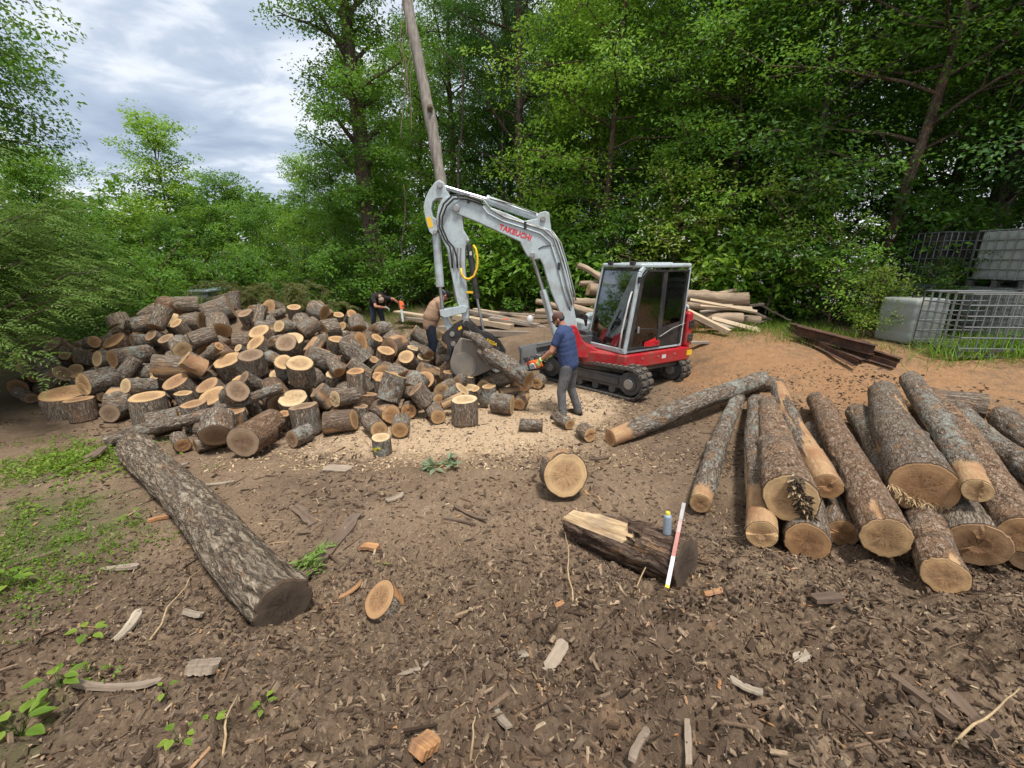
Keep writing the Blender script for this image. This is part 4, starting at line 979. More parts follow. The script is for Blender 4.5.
def grow(seed, H, base, rad, tr, limbs, subs, lps, leaf, mat, lean=(0, 0), profile=(0.55, 1.0, 0.45), up=0.35, spray=(0.45, 0.85), tint=(0.3, 0.62), aspect=0.55, bare=0.0, fork=False, tilt=0.35, bend=0.5):
    """-> trunk mesh, crown mesh: tapered trunk, limbs, twigs, layered sprays of leaves"""
    r = np.random.default_rng(seed)
    mb = MB(); lv = Leaves(seed + 1)
    top = np.array([lean[0] * H, lean[1] * H, H])
    P = wobble((0, 0, -0.25), top, 14, bend, r)
    tt = np.linspace(0, 1, 14)
    R = tr * (1 - 0.85 * tt ** 0.9); R[0] *= 1.45; R[1] *= 1.08
    mb.tube(P, R, 12)
    C = []; NR = []; SR = []
    def at_h(f):
        i = min(f * 13, 12.999); k = int(i); return P[k] * (1 - i + k) + P[k + 1] * (i - k)
    for k in range(limbs):
        f0 = base / H + (1 - base / H) * ((k + r.uniform(0, 1)) / limbs) ** 0.9
        q = (f0 - base / H) / (1 - base / H)
        pr = np.interp(q, [0, 0.4, 1.0], profile)
        az = k * 2.399 + r.uniform(-0.5, 0.5)
        ln = rad * pr * r.uniform(0.75, 1.15)
        s = at_h(min(f0, 0.99))
        e = s + np.array([math.cos(az) * ln, math.sin(az) * ln, ln * up * r.uniform(0.3, 1.6) + (0.5 if q > 0.8 else 0)])
        Q = wobble(s, e, 6, 0.5 * ln * 0.4, r, 0.06 * ln)
        lr = max(0.02, tr * (1 - 0.85 * f0) * 0.42)
        mb.tube(Q, np.linspace(lr, 0.012, 6), 6, caps=False)
        for m in range(subs):
            g = 0.22 + 0.78 * (m + r.uniform(0, 1)) / subs
            i = min(g * 5, 4.999); kk = int(i); c = Q[kk] * (1 - i + kk) + Q[kk + 1] * (i - kk)
            d = unit((e - s)[None])[0] * 0.5 + r.normal(0, 0.75, 3) * np.array([1, 1, 0.55])
            l2 = ln * r.uniform(0.16, 0.42) * (1.15 - 0.4 * g)
            t2 = c + unit(d[None])[0] * l2
            if m % 2 == 0: mb.tube([c, (c + t2) / 2 + r.normal(0, 0.04, 3), t2], [lr * 0.35 + 0.006, 0.012, 0.005], 4, caps=False)
            if r.random() < bare: continue
            for w in (0.55, 1.0):
                C.append(c + (t2 - c) * w + r.normal(0, 0.12, 3))
                out = unit((t2 - P[min(13, int(f0 * 13))])[None])[0]
                NR.append(np.array([out[0] * tilt, out[1] * tilt, 1.0]) + r.normal(0, 0.22, 3))
                SR.append(r.uniform(*spray))
    C = np.array(C); NR = np.array(NR); SR = np.array(SR)
    big = fbm(C[:, 0] * 0.7, C[:, 1] * 0.7, C[:, 2] * 0.7, 2, seed)
    tn = tint[0] + (tint[1] - tint[0]) * np.clip((big - 0.25) * 2, 0, 1) + r.normal(0, 0.06, len(C))
    lv.sprays(C, NR, SR, lps, leaf, tn, aspect)
    return mb.mesh('trunk', M_bark_tree, True), lv.mesh('crown', mat)

M_dead_wood = mat_wood('dead_wood', (0.14, 0.118, 0.10), (0.36, 0.32, 0.28), 14.0, stretch=0.12, gray=0.5)

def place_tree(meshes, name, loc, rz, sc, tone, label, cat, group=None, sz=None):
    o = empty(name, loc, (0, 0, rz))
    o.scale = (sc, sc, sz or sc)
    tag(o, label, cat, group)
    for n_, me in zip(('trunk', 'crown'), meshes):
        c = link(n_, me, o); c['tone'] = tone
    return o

KINDS = [
    grow(11, 15.5, 1.6, 3.9, 0.22, 36, 10, 56, 0.125, M_leaf, (0.02, 0.01), (0.75, 1.0, 0.4)),
    grow(12, 17.0, 2.2, 3.6, 0.26, 36, 10, 60, 0.105, M_leaf_dark, (-0.03, 0.02), (0.6, 1.0, 0.5), up=0.5, tint=(0.2, 0.55)),
    grow(13, 13.0, 1.0, 3.5, 0.17, 34, 10, 54, 0.13, M_leaf, (0.03, -0.02), (0.9, 0.95, 0.35), up=0.2, tint=(0.35, 0.75)),
    grow(14, 19.0, 4.0, 4.2, 0.32, 36, 10, 56, 0.125, M_leaf_dark, (0.01, 0.03), (0.7, 1.0, 0.6), up=0.45, tint=(0.15, 0.5)),
]
SMALL = [
    grow(21, 6.6, 0.5, 2.3, 0.10, 30, 8, 38, 0.115, M_leaf, (0.03, 0), (0.9, 0.9, 0.35), up=0.5, tint=(0.5, 1.0), spray=(0.3, 0.6)),
    grow(22, 5.6, 0.3, 2.2, 0.08, 28, 8, 38, 0.11, M_leaf, (-0.04, 0.02), (1.0, 0.9, 0.4), up=0.45, tint=(0.4, 0.85), spray=(0.3, 0.55)),
]
SHRUB = [
    grow(31, 2.2, 0.1, 1.25, 0.035, 16, 6, 24, 0.12, M_leaf, (0.05, 0), (0.9, 0.9, 0.4), up=0.7, tint=(0.3, 0.7), spray=(0.2, 0.4), bend=0.2),
    grow(32, 1.7, 0.05, 1.15, 0.03, 14, 6, 24, 0.10, M_leaf, (0.0, 0.05), (1.0, 0.9, 0.5), up=0.6, tint=(0.2, 0.55), spray=(0.2, 0.4), bend=0.2),
    grow(33, 1.3, 0.05, 0.8, 0.022, 11, 5, 16, 0.20, M_leaf, (0.03, 0.03), (0.9, 0.9, 0.5), up=0.9, tint=(0.45, 0.85), spray=(0.15, 0.35), aspect=0.42, bend=0.15),
]

def gz(x, y, d=0.0):
    return (x, y, tz(x, y) - d)

def spot(px):
    """words for what stands before a column of the picture"""
    for lim, w in ((330, 'beyond the firewood heap'), (430, 'beyond the bent far worker'), (520, "behind the excavator's arm"), (600, "behind the excavator's boom"),
                   (700, "behind the excavator's cab"), (790, 'behind the peeled log stack'), (880, 'behind the rusty beams'), (3000, 'behind the caged totes')):
        if px < lim: return w
    return ''

def build_woods():
    r = random.Random(5)
    edge = [(-8.0, 24.5), (-3.8, 23.0), (-0.3, 20.5), (3.0, 18.6), (6.3, 16.6), (9.6, 14.6), (12.8, 12.2), (16.0, 9.6), (19.5, 6.5)]
    n = 0
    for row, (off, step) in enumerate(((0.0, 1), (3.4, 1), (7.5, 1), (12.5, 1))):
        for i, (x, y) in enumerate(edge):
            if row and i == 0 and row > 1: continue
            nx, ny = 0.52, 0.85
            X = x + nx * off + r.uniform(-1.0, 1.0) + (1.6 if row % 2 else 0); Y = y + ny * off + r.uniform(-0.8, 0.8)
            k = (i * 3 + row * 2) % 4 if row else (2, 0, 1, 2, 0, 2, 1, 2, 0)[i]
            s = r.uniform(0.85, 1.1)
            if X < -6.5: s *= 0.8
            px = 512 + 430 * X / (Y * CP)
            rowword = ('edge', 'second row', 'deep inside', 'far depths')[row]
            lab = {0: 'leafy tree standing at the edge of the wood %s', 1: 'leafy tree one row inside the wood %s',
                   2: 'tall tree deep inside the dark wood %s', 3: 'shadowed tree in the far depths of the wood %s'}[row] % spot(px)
            place_tree(KINDS[k], 'broadleaf_tree', gz(X, Y, 0.1), r.uniform(0, 6.28), s, r.uniform(0.2, 0.8) - 0.08 * row - 0.55 * float(sstep(7.0, 10.0, X)), lab, 'tree', 'trees of the wood behind the clearing')  # leaf tone drops by row; the drop toward far right paints in canopy shade
    # the tall tree at the wood's left end and the limbs above the frame
    t = place_tree(grow(41, 17.5, 3.2, 2.45, 0.40, 46, 10, 60, 0.125, M_leaf, (-0.055, 0.0), (0.5, 1.0, 0.7), up=0.55, tint=(0.3, 0.65), bare=0.1), 'tall_tree', gz(-5.4, 18.2, 0.1), 0.0, 1.0, 0.5,
                   'tall dark trunked tree standing left of the dead pale trunk, against the sky', 'tree')
    # smaller trees that close the back left, low enough to leave the sky open
    for i, (x, y, k, s, tone, lab) in enumerate((
            (-11.6, 25.5, 0, 0.95, 0.6, 'low leafy tree under the sky gap, right beside the tall dark trunked tree'),
            (-14.6, 24.0, 1, 1.0, 0.45, 'low rounded tree in the middle of the row under the open sky'),
            (-18.2, 24.5, 0, 1.28, 1.0, 'bright green tree rising highest in the row under the open sky'),
            (-20.5, 20.0, 1, 1.15, 0.35, 'dark green tree left of the bright one under the open sky'),
            (-17.0, 16.6, 0, 0.85, 0.25, 'dark green tree directly behind the feathery bush'),
            (-19.8, 14.5, 0, 1.1, 0.75, 'yellowish green tree above the feathery bush'),
            (-16.4, 12.2, 1, 1.0, 0.3, 'dark tree half hidden by the feathery bush'),
            (-8.2, 21.0, 1, 1.0, 0.7, 'young bright tree below the tall dark trunked tree'),
            (-11.5, 20.2, 1, 0.75, 0.5, 'low bushy tree behind the drooping olive shrub'),
            (-14.6, 19.0, 1, 0.72, 0.3, 'low dark tree behind the heap crest'),
            (-5.6, 20.5, 0, 0.85, 0.85, 'young light green tree at the foot of the tall dark trunked tree'))):
        place_tree(SMALL[k], 'small_tree', gz(x, y, 0.1), 1.3 * i, s, tone, lab, 'tree')
    # limb that hangs into the picture at the upper left
    place_tree(grow(43, 7.9, 4.7, 3.6, 0.22, 44, 10, 56, 0.10, M_leaf, (0.22, 0.0), (0.9, 1.0, 0.8), up=0.12, tint=(0.25, 0.55), spray=(0.3, 0.6)), 'overhanging_tree', gz(-14.4, 9.6, 0.1), 0.0, 1.0, 0.2,
               'dark tree reaching in from the side above the feathery bush', 'tree')
    # leaning dead trunk with hanging vines
    o = empty('dead_trunk', (0, 0, 0)); tag(o, 'bare pale dead trunk leaning behind the excavator boom tip', 'dead tree')
    a = at(466, 300, 14.5); b = at(394, -70, 13.0)
    rr = np.random.default_rng(4)
    P = wobble((a.x, a.y, tz(a.x, a.y) - 0.2), tuple(b), 40, 0.35, rr)
    V_ = MB().tube(P, np.linspace(0.225, 0.145, 40) * (1 + 0.07 * rr.normal(0, 1, 40)), 20)
    tr = V_.build('trunk', M_dead_wood, o, smooth=True); tr['tone'] = 0.0
    kn = MB(); kp = at(430, 108, 13.5); kn.ball(kp, (0.10, 0.09, 0.12), 10, 8); kn.ball(kp + Vector((0.02, -0.1, 0)), (0.055, 0.05, 0.07), 8, 6)
    k_ = kn.build('knot', M_bark, o, smooth=True); k_['tone'] = 0.5
    for i, (x0, y0, x1, y1) in enumerate(((406, 20, 405, 140), (410, 40, 412, 138), (413, 60, 409, 120), (404, -20, 402, 90))):
        p0, p1 = at(x0, y0, 13.0), at(x1, y1, 13.0)
        v = MB().tube(wobble(tuple(p0), tuple(p1), 12, 0.5, rr), 0.016, 5).build('vine', M_bark, o, smooth=True); v['tone'] = 0.3
    # leaning live trunk on the right, leaves above
    place_tree(grow(44, 13.0, 4.2, 4.0, 0.17, 34, 9, 48, 0.11, M_leaf, (0.10, -0.02), (0.9, 1.0, 0.5), up=0.25, tint=(0.3, 0.75)), 'leaning_tree', gz(9.6, 11.9, 0.1), 0.0, 1.0, 0.55,
               'leaning tree with a bare lower trunk between the flowering shrub and the totes', 'tree')
    place_tree(grow(45, 12.5, 3.6, 4.2, 0.17, 36, 9, 56, 0.115, M_leaf_dark, (-0.02, -0.1), (0.8, 1.0, 0.6), up=0.1, tint=(0.25, 0.6)), 'overhanging_tree', gz(13.2, 10.4, 0.1), 0.6, 1.0, 0.35,  # dark leaf colour stands in for the deep shade at this end
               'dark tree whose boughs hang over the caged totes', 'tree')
    place_tree(grow(46, 12.0, 3.0, 3.6, 0.15, 32, 9, 52, 0.12, M_leaf, (0.0, -0.06), (0.9, 1.0, 0.6), up=0.1, tint=(0.6, 1.0)), 'layered_tree', gz(3.0, 16.2, 0.1), 0.9, 1.0, 0.75,
               "bright green tree with layered boughs behind the excavator's boom", 'tree')
    place_tree(grow(47, 12.0, 2.6, 3.3, 0.14, 32, 9, 48, 0.115, M_leaf, (0.05, -0.05), (0.8, 1.0, 0.5), up=0.15, tint=(0.35, 0.8)), 'layered_tree', gz(6.9, 14.6, 0.1), 2.1, 1.0, 0.5,
               "tree with wide light boughs standing behind the peeled log stack", 'tree')
    # slim bare stems seen inside the wood
    for i, (px, y0, t, rad_) in enumerate(((533, 262, 17.5, 0.09), (452, 262, 18, 0.08), (622, 255, 18, 0.07), (668, 250, 17, 0.08), (590, 255, 19, 0.06), (500, 262, 19.5, 0.06), (397, 285, 16.5, 0.035), (765, 250, 15, 0.07), (720, 255, 17, 0.09))):
        b = at(px, y0, t); z0 = tz(b.x, b.y)
        m = MB().tube(wobble((b.x, b.y, z0 - 0.1), (b.x + rr.normal(0, .5), b.y, z0 + (4.5 if i == 6 else 9)), 12, 0.5, rr), np.linspace(rad_, rad_ * .5, 12), 7)
        o = m.build('bare_stem', M_bark_tree, None, smooth=True); o['tone'] = 0.1
        tag(o, ('slim sapling stem rising beyond the far worker' if i == 6 else 'slim bare stem in the shade of the wood %s' % spot(px)), 'tree', None if i == 6 else 'bare stems inside the wood')
build_woods()

def build_far_woods():
    r = np.random.default_rng(77)
    lv = Leaves(78)
    n = 3400
    az = r.uniform(-1.05, 1.25, n); d = r.uniform(30, 44, n)
    # height follows the gap in the trees: low to the west of the clearing, high elsewhere
    top = np.interp(az, [-1.05, -0.75, -0.36, -0.22, 0.1, 1.25], [7.0, 6.0, 5.5, 13.0, 14.5, 14.5])
    z = r.uniform(0, 1, n) ** 0.9 * top * (0.8 + 0.4 * vnoise(az * 9, d * 0.1))
    x, y = np.sin(az) * d, np.cos(az) * d
    c = np.stack([x, y, terrain(x, y, False) + z], -1)
    lv.sprays(c, np.array([[0, -0.35, 1.0]]) + r.normal(0, 0.25, (n, 3)), r.uniform(0.8, 1.5, n), 26, 0.42, 0.12 + 0.3 * r.random(n))
    o = link('far_woods', lv.mesh('far_woods', M_leaf)); o['tone'] = 0.4
    tag(o, kind='stuff')
build_far_woods()

def build_undergrowth():
    r = random.Random(9)
    # countable shrubs along the edge of the wood
    rows = [(-6.8, 17.2, 0, 1.0), (-4.9, 16.9, 1, 1.2), (-3.2, 17.6, 0, 1.25), (-1.9, 16.4, 2, 1.5), (-0.9, 16.0, 2, 1.6), (0.2, 15.6, 2, 1.5), (1.2, 15.4, 0, 1.1),
            (2.3, 15.1, 2, 1.4), (3.3, 15.0, 1, 1.2), (4.4, 14.6, 0, 1.2), (6.3, 13.2, 2, 1.5), (7.2, 12.8, 2, 1.3), (7.9, 13.2, 1, 1.4), (10.4, 11.6, 0, 1.2), (11.4, 11.2, 1, 1.3),
            (9.9, 9.9, 1, 0.75), (-2.6, 18.9, 1, 1.5), (0.9, 17.2, 1, 1.7), (4.9, 15.6, 1, 1.7), (8.6, 13.6, 1, 1.6), (13.0, 10.2, 1, 1.4), (-8.6, 18.2, 1, 1.2), (-10.5, 17.4, 0, 1.1),
            (-12.5, 15.6, 1, 1.3), (-13.2, 13.4, 0, 1.2), (-11.9, 12.0, 1, 1.1), (12.0, 9.0, 1, 1.1), (13.6, 7.2, 0, 1.2), (5.6, 14.9, 2, 1.5), (-5.9, 18.6, 1, 1.3)]
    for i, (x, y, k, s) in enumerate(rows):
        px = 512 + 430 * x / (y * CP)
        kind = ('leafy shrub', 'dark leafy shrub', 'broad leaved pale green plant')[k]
        place_tree(SHRUB[k], 'shrub', gz(x, y, 0.05), r.uniform(0, 6), s, r.uniform(0.2, 0.8) - 0.5 * float(sstep(7.5, 9.5, x)), "%s at the wood's foot %s" % (kind, spot(px)), 'shrub', "shrubs along the wood's foot")  # shrubs far to the right get darker leaves to imitate shade under the trees
    # named shrubs
    place_tree(grow(51, 1.9, 0.1, 1.15, 0.03, 18, 6, 20, 0.085, M_leaf_lime, (0.03, 0), (1.0, 0.95, 0.5), up=0.55, tint=(0.3, 0.7), spray=(0.2, 0.4), bend=0.2), 'lime_bush', gz(8.3, 9.75, 0.05), 0.4, 0.62, 0.75,
               'bright lime green bush between the rusty beams and the white loose tank', 'shrub')
    place_tree(grow(52, 3.0, 1.0, 1.1, 0.035, 12, 6, 20, 0.10, M_leaf_lime, (0.05, -0.02), (0.9, 1.0, 0.6), up=0.3, tint=(0.2, 0.65), spray=(0.2, 0.4), bend=0.3), 'lime_sapling', gz(7.0, 12.0, 0.05), 0.4, 1.0, 0.4,
               'small lime green sapling above the peeled log stack', 'tree')
    for nm, loc, s, lab, sd in (('flowering_shrub', gz(8.05, 11.0, 0.05), 1.0, 'shrub with small white blossoms above the rusty beams', 53), ('flowering_shrub', gz(4.9, 13.6, 0.05), 1.45, "shrub with white blossoms over the excavator's cab roof", 54)):
        tk, cr = grow(sd, 2.3, 0.3, 1.0, 0.03, 15, 6, 18, 0.085, M_leaf_lime if sd == 54 else M_leaf, (0.02, 0), (0.9, 1.0, 0.5), up=0.6, tint=(0.45, 0.9), spray=(0.18, 0.35), bend=0.25)
        o = place_tree((tk, cr), nm, loc, 0.7 * sd, s, 0.6, lab, 'shrub')
        fl = Leaves(sd + 5); rr = np.random.default_rng(sd)
        c = np.stack([rr.normal(0, 0.48, 75), rr.normal(0, 0.48, 75), rr.uniform(0.75, 2.35, 75)], -1)
        c = c * np.array([1, 1, 1.0]); c[:, :2] += unit(c[:, :2]) * 0.35
        fl.sprays(c, rr.normal(0, 0.6, (75, 3)) + np.array([0, -0.4, 1]), np.full(75, 0.07), 9, 0.035, rr.uniform(0.3, 1, 75), 0.9)
        link('blossom', fl.mesh('blossom', M_flower), o)['tone'] = 0.5
    # olive shrub with long drooping sprays behind the heap
    rr = np.random.default_rng(61)
    o = empty('drooping_shrub', gz(-7.6, 14.6, 0.05)); tag(o, 'olive shrub with long drooping yellowish sprays behind the heap crest', 'shrub')
    mb = MB(); lv = Leaves(62)
    for k in range(34):
        az = rr.uniform(2.0, 6.4); ln = rr.uniform(1.3, 2.7); h = rr.uniform(1.2, 2.7)
        t = np.linspace(0, 1, 12)[:, None]
        P = np.concatenate([np.cos(az) * ln * t, np.sin(az) * ln * t * 0.8, h * (1.9 * t - 1.25 * t ** 2) + 0.1], 1)
        mb.tube(P, np.linspace(0.02, 0.004, 12), 5, caps=False)
        for i in range(3, 12):
            m = 5; p = np.repeat(P[i][None], m, 0) + rr.normal(0, 0.05, (m, 3)); d = np.repeat((P[i] - P[i - 1])[None], m, 0) * 3 + rr.normal(0, 0.6, (m, 3)) * [1, 1, 0.4]
            lv.fronds(p, d, np.array([[0, -0.3, 1.0]]) + rr.normal(0, 0.3, (m, 3)), rr.uniform(0.22, 0.4, m), 16, 0.085, np.full(m, 0.3 + 0.35 * (az > 4) + rr.normal(0, .08)), 0.36)
    link('stem', mb.mesh('stem', M_bark_tree, True), o)['tone'] = 0.4
    link('foliage', lv.mesh('foliage', M_leaf_olive), o)['tone'] = 0.5
    # the large feathery bush that fills the left edge
    o = empty('feathery_bush', gz(-10.3, 7.0, 0.05)); tag(o, 'huge feathery light green bush overhanging the heap from the side', 'shrub')
    mb = MB(); lv = Leaves(64); rr = np.random.default_rng(65)
    for k in range(170):
        az = rr.uniform(0, 6.283); f = rr.random() ** 0.6
        ln = 3.0 * (0.35 + 0.65 * f) * (0.86 + 0.28 * rr.random()); hz = 4.9 * (1.12 - 0.62 * f ** 1.6) * rr.uniform(0.6, 1.08)
        t = np.linspace(0, 1, 10)[:, None]
        hh = hz * (1.7 * t - 0.78 * t ** 2)
        P = np.concatenate([np.cos(az) * ln * t ** 1.1, np.sin(az) * ln * t ** 1.1, hh + 0.1], 1) + np.cumsum(rr.normal(0, 0.03, (10, 3)), 0)
        mb.tube(P, np.linspace(0.028, 0.005, 10), 5, caps=False)
        base_t = 0.32 + 0.3 * rr.random()
        for i in range(3, 10):
            m = 6; p = np.repeat(P[i][None], m, 0) + rr.normal(0, 0.16, (m, 3))
            d = np.array([math.cos(az), math.sin(az), -0.05]) + rr.normal(0, 0.65, (m, 3)) * [1, 1, 0.35]
            lv.fronds(p, d, np.array([[0, 0, 1.0]]) + rr.normal(0, 0.3, (m, 3)), rr.uniform(0.3, 0.6, m), 18, 0.085, np.full(m, base_t + rr.normal(0, 0.07)), 0.34)
    link('stem', mb.mesh('stem', M_bark_tree, True), o)['tone'] = 0.4
    link('foliage', lv.mesh('foliage', M_leaf_grey), o)['tone'] = 0.5
build_undergrowth()
# ------------------------------------------------------------------ felled logs, loose wood, litter
M_bark_rot = None
def at_z(px, py, z):
    d = ray(px, py); return Vector((0, 0, CAM_H)) + d * ((z - CAM_H) / d.z)

def log_between(name, p, q, r0, r1, seed, label, mat, bark_tone, face_tone, seg=56, ring_len=0.05, group=None, face2=None, cat='log', **kw):
    p, q = Vector(p), Vector(q); L = (q - p).length
    o = empty(name, p, axis_quat(p, q, seed * 1.3)); tag(o, label, cat, group)
    kw = dict(dict(furrow=0.012, lump=0.05, freq=7.0, bend=0.03, knots=2), **kw)
    me, a, b = log_mesh('bark', r0, r1, L, seg, max(10, int(L / ring_len)), seed, mat, **kw)
    bk = link('bark', me, o); bk['tone'] = bark_tone
    f = link('sawn_face', face_mesh('sawn_face', a, -1, seed, step=0.015 if seed % 2 else 0.0), o); f['tone'] = face_tone
    f = link('sawn_face', face_mesh('sawn_face', b, 1, seed + 1), o); f['tone'] = face_tone if face2 is None else face2
    return o

def build_logs():
    B, LI, PI = M_bark, M_bark_lichen, M_bark_pine
    # near end (pixel, height above ground), far end (pixel, height), radii
    rows = [
        (700, 505, .15, 737, 398, .13, 0.126, 0.117, LI, .0, .4, dict(peel_end=.2, peel=.2), "lichen grey log farthest from the totes, lying apart with chipped end"),
        (760, 533, .18, 755, 402, .17, 0.147, 0.144, LI, .3, .35, dict(peel=.40, peel_end=.75), "half peeled log with a bare yellow wood end, second from the excavator side"),
        (808, 541, .22, 790, 425, .22, 0.185, 0.180, B, .3, .5, {}, "log with a cracked end under the big splintered one"),
        (844, 532, .18, 815, 430, .2, 0.139, 0.144, B, .4, .45, {}, "small ended log tucked between the cracked end and the straight reddish log"),
        (791, 501, .52, 771, 407, .32, 0.231, 0.189, PI, .3, .3, dict(lump=.07, peel=.22), "thick log on top whose sawn end has a torn black splinter"),
        (825, 486, .52, 777, 388, .34, 0.143, 0.126, LI, .35, .5, dict(peel=.45), "slim log with a long bare patch lying beside the thick splintered one"),
        (884, 536, .30, 816, 400, .22, 0.193, 0.149, PI, .5, .35, dict(peel=.34), "long straight reddish log with a clean round yellow end"),
        (890, 484, .38, 858, 412, .22, 0.151, 0.162, LI, .4, .6, dict(peel=.3), "rough flaking log sunk between the straight reddish log and the thickest one"),
        (947, 577, .18, 905, 470, .2, 0.147, 0.162, PI, .4, .4, dict(peel=.34), "log whose oblique end reaches nearest to the camera"),
        (978, 546, .26, 930, 450, .3, 0.218, 0.198, B, .25, .6, {}, "dark log with a broad reddish end below the lichen mottled top log"),
        (922, 489, .55, 881, 393, .3, 0.269, 0.194, LI, .4, .55, dict(lump=.06, peel=.30), "thickest log, with a fringe of splinters hanging from its brown end"),
        (974, 421 + 69, .72, 910, 379, .42, 0.122, 0.149, LI, .1, .3, dict(peel=.3, peel_end=.42), "lichen mottled top log with a pale bare end"),
        (1024, 533, .5, 931, 396, .3, 0.168, 0.162, PI, .45, .45, dict(peel=.36), "long brown log right of the pale ended top log"),
        (1036, 556, .2, 985, 470, .3, 0.185, 0.180, B, .5, .7, {}, "shadowed log lowest at the picture's edge of the pile"),
        (1050, 487, .62, 957, 411, .4, 0.143, 0.135, LI, .1, .5, {}, "lichen grey log crossing the pile's far edge"),
        (1060, 470, .35, 1000, 418, .28, 0.168, 0.162, LI, .35, .4, {}, "pale brown log end at the picture's edge above the lichen grey one"),
    ]
    G = 'felled logs of the pile by the totes'
    for k, (x0, y0, z0, x1, y1, z1, r0, r1, mat, bt, ft, kw, lab) in enumerate(rows):
        g0 = at_z(x0, y0, z0); g0 = at_z(x0, y0, z0 + tz(g0.x, g0.y))
        q = ground_at(x1, y1, lift=z1)
        if (q - g0).length > 6.2: q = g0 + (q - g0).normalized() * 6.2
        log_between('felled_log', g0, q, r0, r1, 300 + k, lab, mat, bt, ft, group=G, **kw)
    # splinters on the two big ends: a fringe where the hinge tore, a black rotten tear
    for key, pts, n, dark in (('thickest log, with', ((-.85, -.05), (-.3, -.42), (.2, -.52), (.75, -.45)), 150, False), ('torn', ((.0, .98), (.12, .45), (.35, .0), (.62, -.62)), 260, True)):
        par = [o for o in COL.objects if o.name.startswith('felled_log') and key in o.get('label', '')][0]
        qi = par.rotation_quaternion.inverted(); u = qi @ Vector((0, 0, 1)); rt = qi @ Vector((1, 0, 0))
        r0 = .268 if not dark else .231
        u.z = rt.z = 0; u.normalize(); rt.normalize()
        rr = np.random.default_rng(5); mb = MB(); mp = MB(); P = np.array(pts)
        for i in range(n):
            f = rr.random() * (len(P) - 1); k = int(f); c = P[k] * (1 - f + k) + P[k + 1] * (f - k)
            c = c + (rr.normal(0, .03, 2) if not dark else np.array([rr.normal(0, .10), rr.normal(0, .05)]))
            p = (rt * c[0] + u * c[1]) * r0 + Vector((0, 0, .02))
            ln = rr.uniform(.02, .13) if not dark else rr.uniform(.04, .13)
            d = (Vector((0, 0, -1)) + u * (rr.normal(-.5, .5) if not dark else rr.normal(.0, .3)) + rt * rr.normal(.1, .5)).normalized()
            w = rr.uniform(.003, .011) if not dark else rr.uniform(.012, .036)
            (mp if dark and rr.random() < .2 else mb).tube([p, p + d * ln * .55, p + d * ln], [w, w * .7, .001], 4, caps=False)
        o = mb.build('splinters', M_dark_wood if dark else M_splinter, par); o['tone'] = 0.2; o['kind'] = 'stuff'
        if dark: o = mp.build('torn_wood', M_splinter, par); o['tone'] = 0.4; o['kind'] = 'stuff'
    # the lichen log that crosses behind, its stub, the long bark log on the left, the branch log
    g0, q = ground_at(610, 437, lift=.13), ground_at(762, 379, lift=.15)
    log_between('felled_log', g0, q, .145, .165, 340, "long lichen covered log lying alone between the excavator's tracks and the pile", LI, .0, .45, peel_end=.35)
    p = ground_at(768, 384, lift=.12)
    log_between('log_stub', p + Vector((-.12, .1, 0)), p + Vector((.22, -.1, 0)), .13, .12, 341, 'short brown stub at the far tip of the lone lichen covered log', B, .6, .6, cat='log round')
    g0, q = ground_at(287, 602, lift=.18), ground_at(137, 447, lift=.19)
    log_between('felled_log', g0, q, .21, .20, 342, 'long deeply furrowed grey log lying alone in front of the heap', M_bark_deep, .18, 1.0, seg=110, ring_len=.022, furrow=.024, freq=6.5, alongf=.55, bend=.05, lump=.07)
    g0 = ground_at(108, 443, lift=.09); q = at_z(283, 389, .62)
    log_between('branch_log', g0, q, .105, .075, 343, "thin branch log slanting up onto the heap's front", LI, .25, .4, peel=.12, knots=5, bend=.06, face2=.5)
    p = ground_at(985, 409, lift=.24)
    log_between('log_stub', p, p + Vector((-.55, .45, -.02)), .2, .21, 344, 'short stub with a rotten hollow orange end lying across the far end of the pile', B, .35, .5, cat='log round')
    # rotten half split log with the paint can and the measuring stick
    a, b = ground_at(686, 563, lift=.17), ground_at(571, 520, lift=.17)
    L = (b - a).length
    o = empty('rotten_log', a, axis_quat(a, b)); tag(o, 'rotten split log with a pale splintered top and black underside in the open', 'log')
    # which local angle looks up and toward the camera's far side
    qi = axis_quat(a, b).inverted(); u = qi @ Vector((0.05, -.22, 1)); up = math.atan2(u.y, u.x)
    seg, rings = 72, 46
    th = np.arange(seg) * 2 * math.pi / seg; s = np.linspace(0, L, rings); TH, SS = np.meshgrid(th, s)
    R = .205 * log_radius(TH, SS, 91, 0, .20) * (1 - .42 * sstep(.55 * L, L, SS)) + .03 * (vnoise(np.cos(TH) * 2.5, np.sin(TH) * 2.5, SS * 2.5, 6) - .5) + .022 * (vnoise(np.cos(TH) * 6, np.sin(TH) * 6, SS * 5, 3) - .5) * 2
    d = np.angle(np.exp(1j * (TH - up)))
    cut = sstep(.36 * L, .38 * L, SS + .34 * (vnoise(TH * 9, SS * 2, None, 8) - .5)) * (np.abs(d + .12 * (vnoise(SS * 6, TH, None, 4) - .5)) < 1.05)
    plane = .085 / np.maximum(np.cos(d), .3) + .012 * (vnoise(TH * 14, SS * 1.2, None, 12) - .5)
    Rn = np.where(cut > .5, np.minimum(R, plane), R)
    V = np.stack([Rn * np.cos(TH), Rn * np.sin(TH), SS], -1).reshape(-1, 3)
    i, j = np.meshgrid(np.arange(rings - 1), np.arange(seg), indexing='ij'); k = (j + 1) % seg
    Q = np.stack([i * seg + j, i * seg + k, (i + 1) * seg + k, (i + 1) * seg + j], -1).reshape(-1, 4)
    wood = (cut > .5).ravel()
    isw = wood[Q].sum(1) >= 3
    Vb, Qb = compact(V, Q[~isw]); Vw, Qw = compact(V, Q[isw])
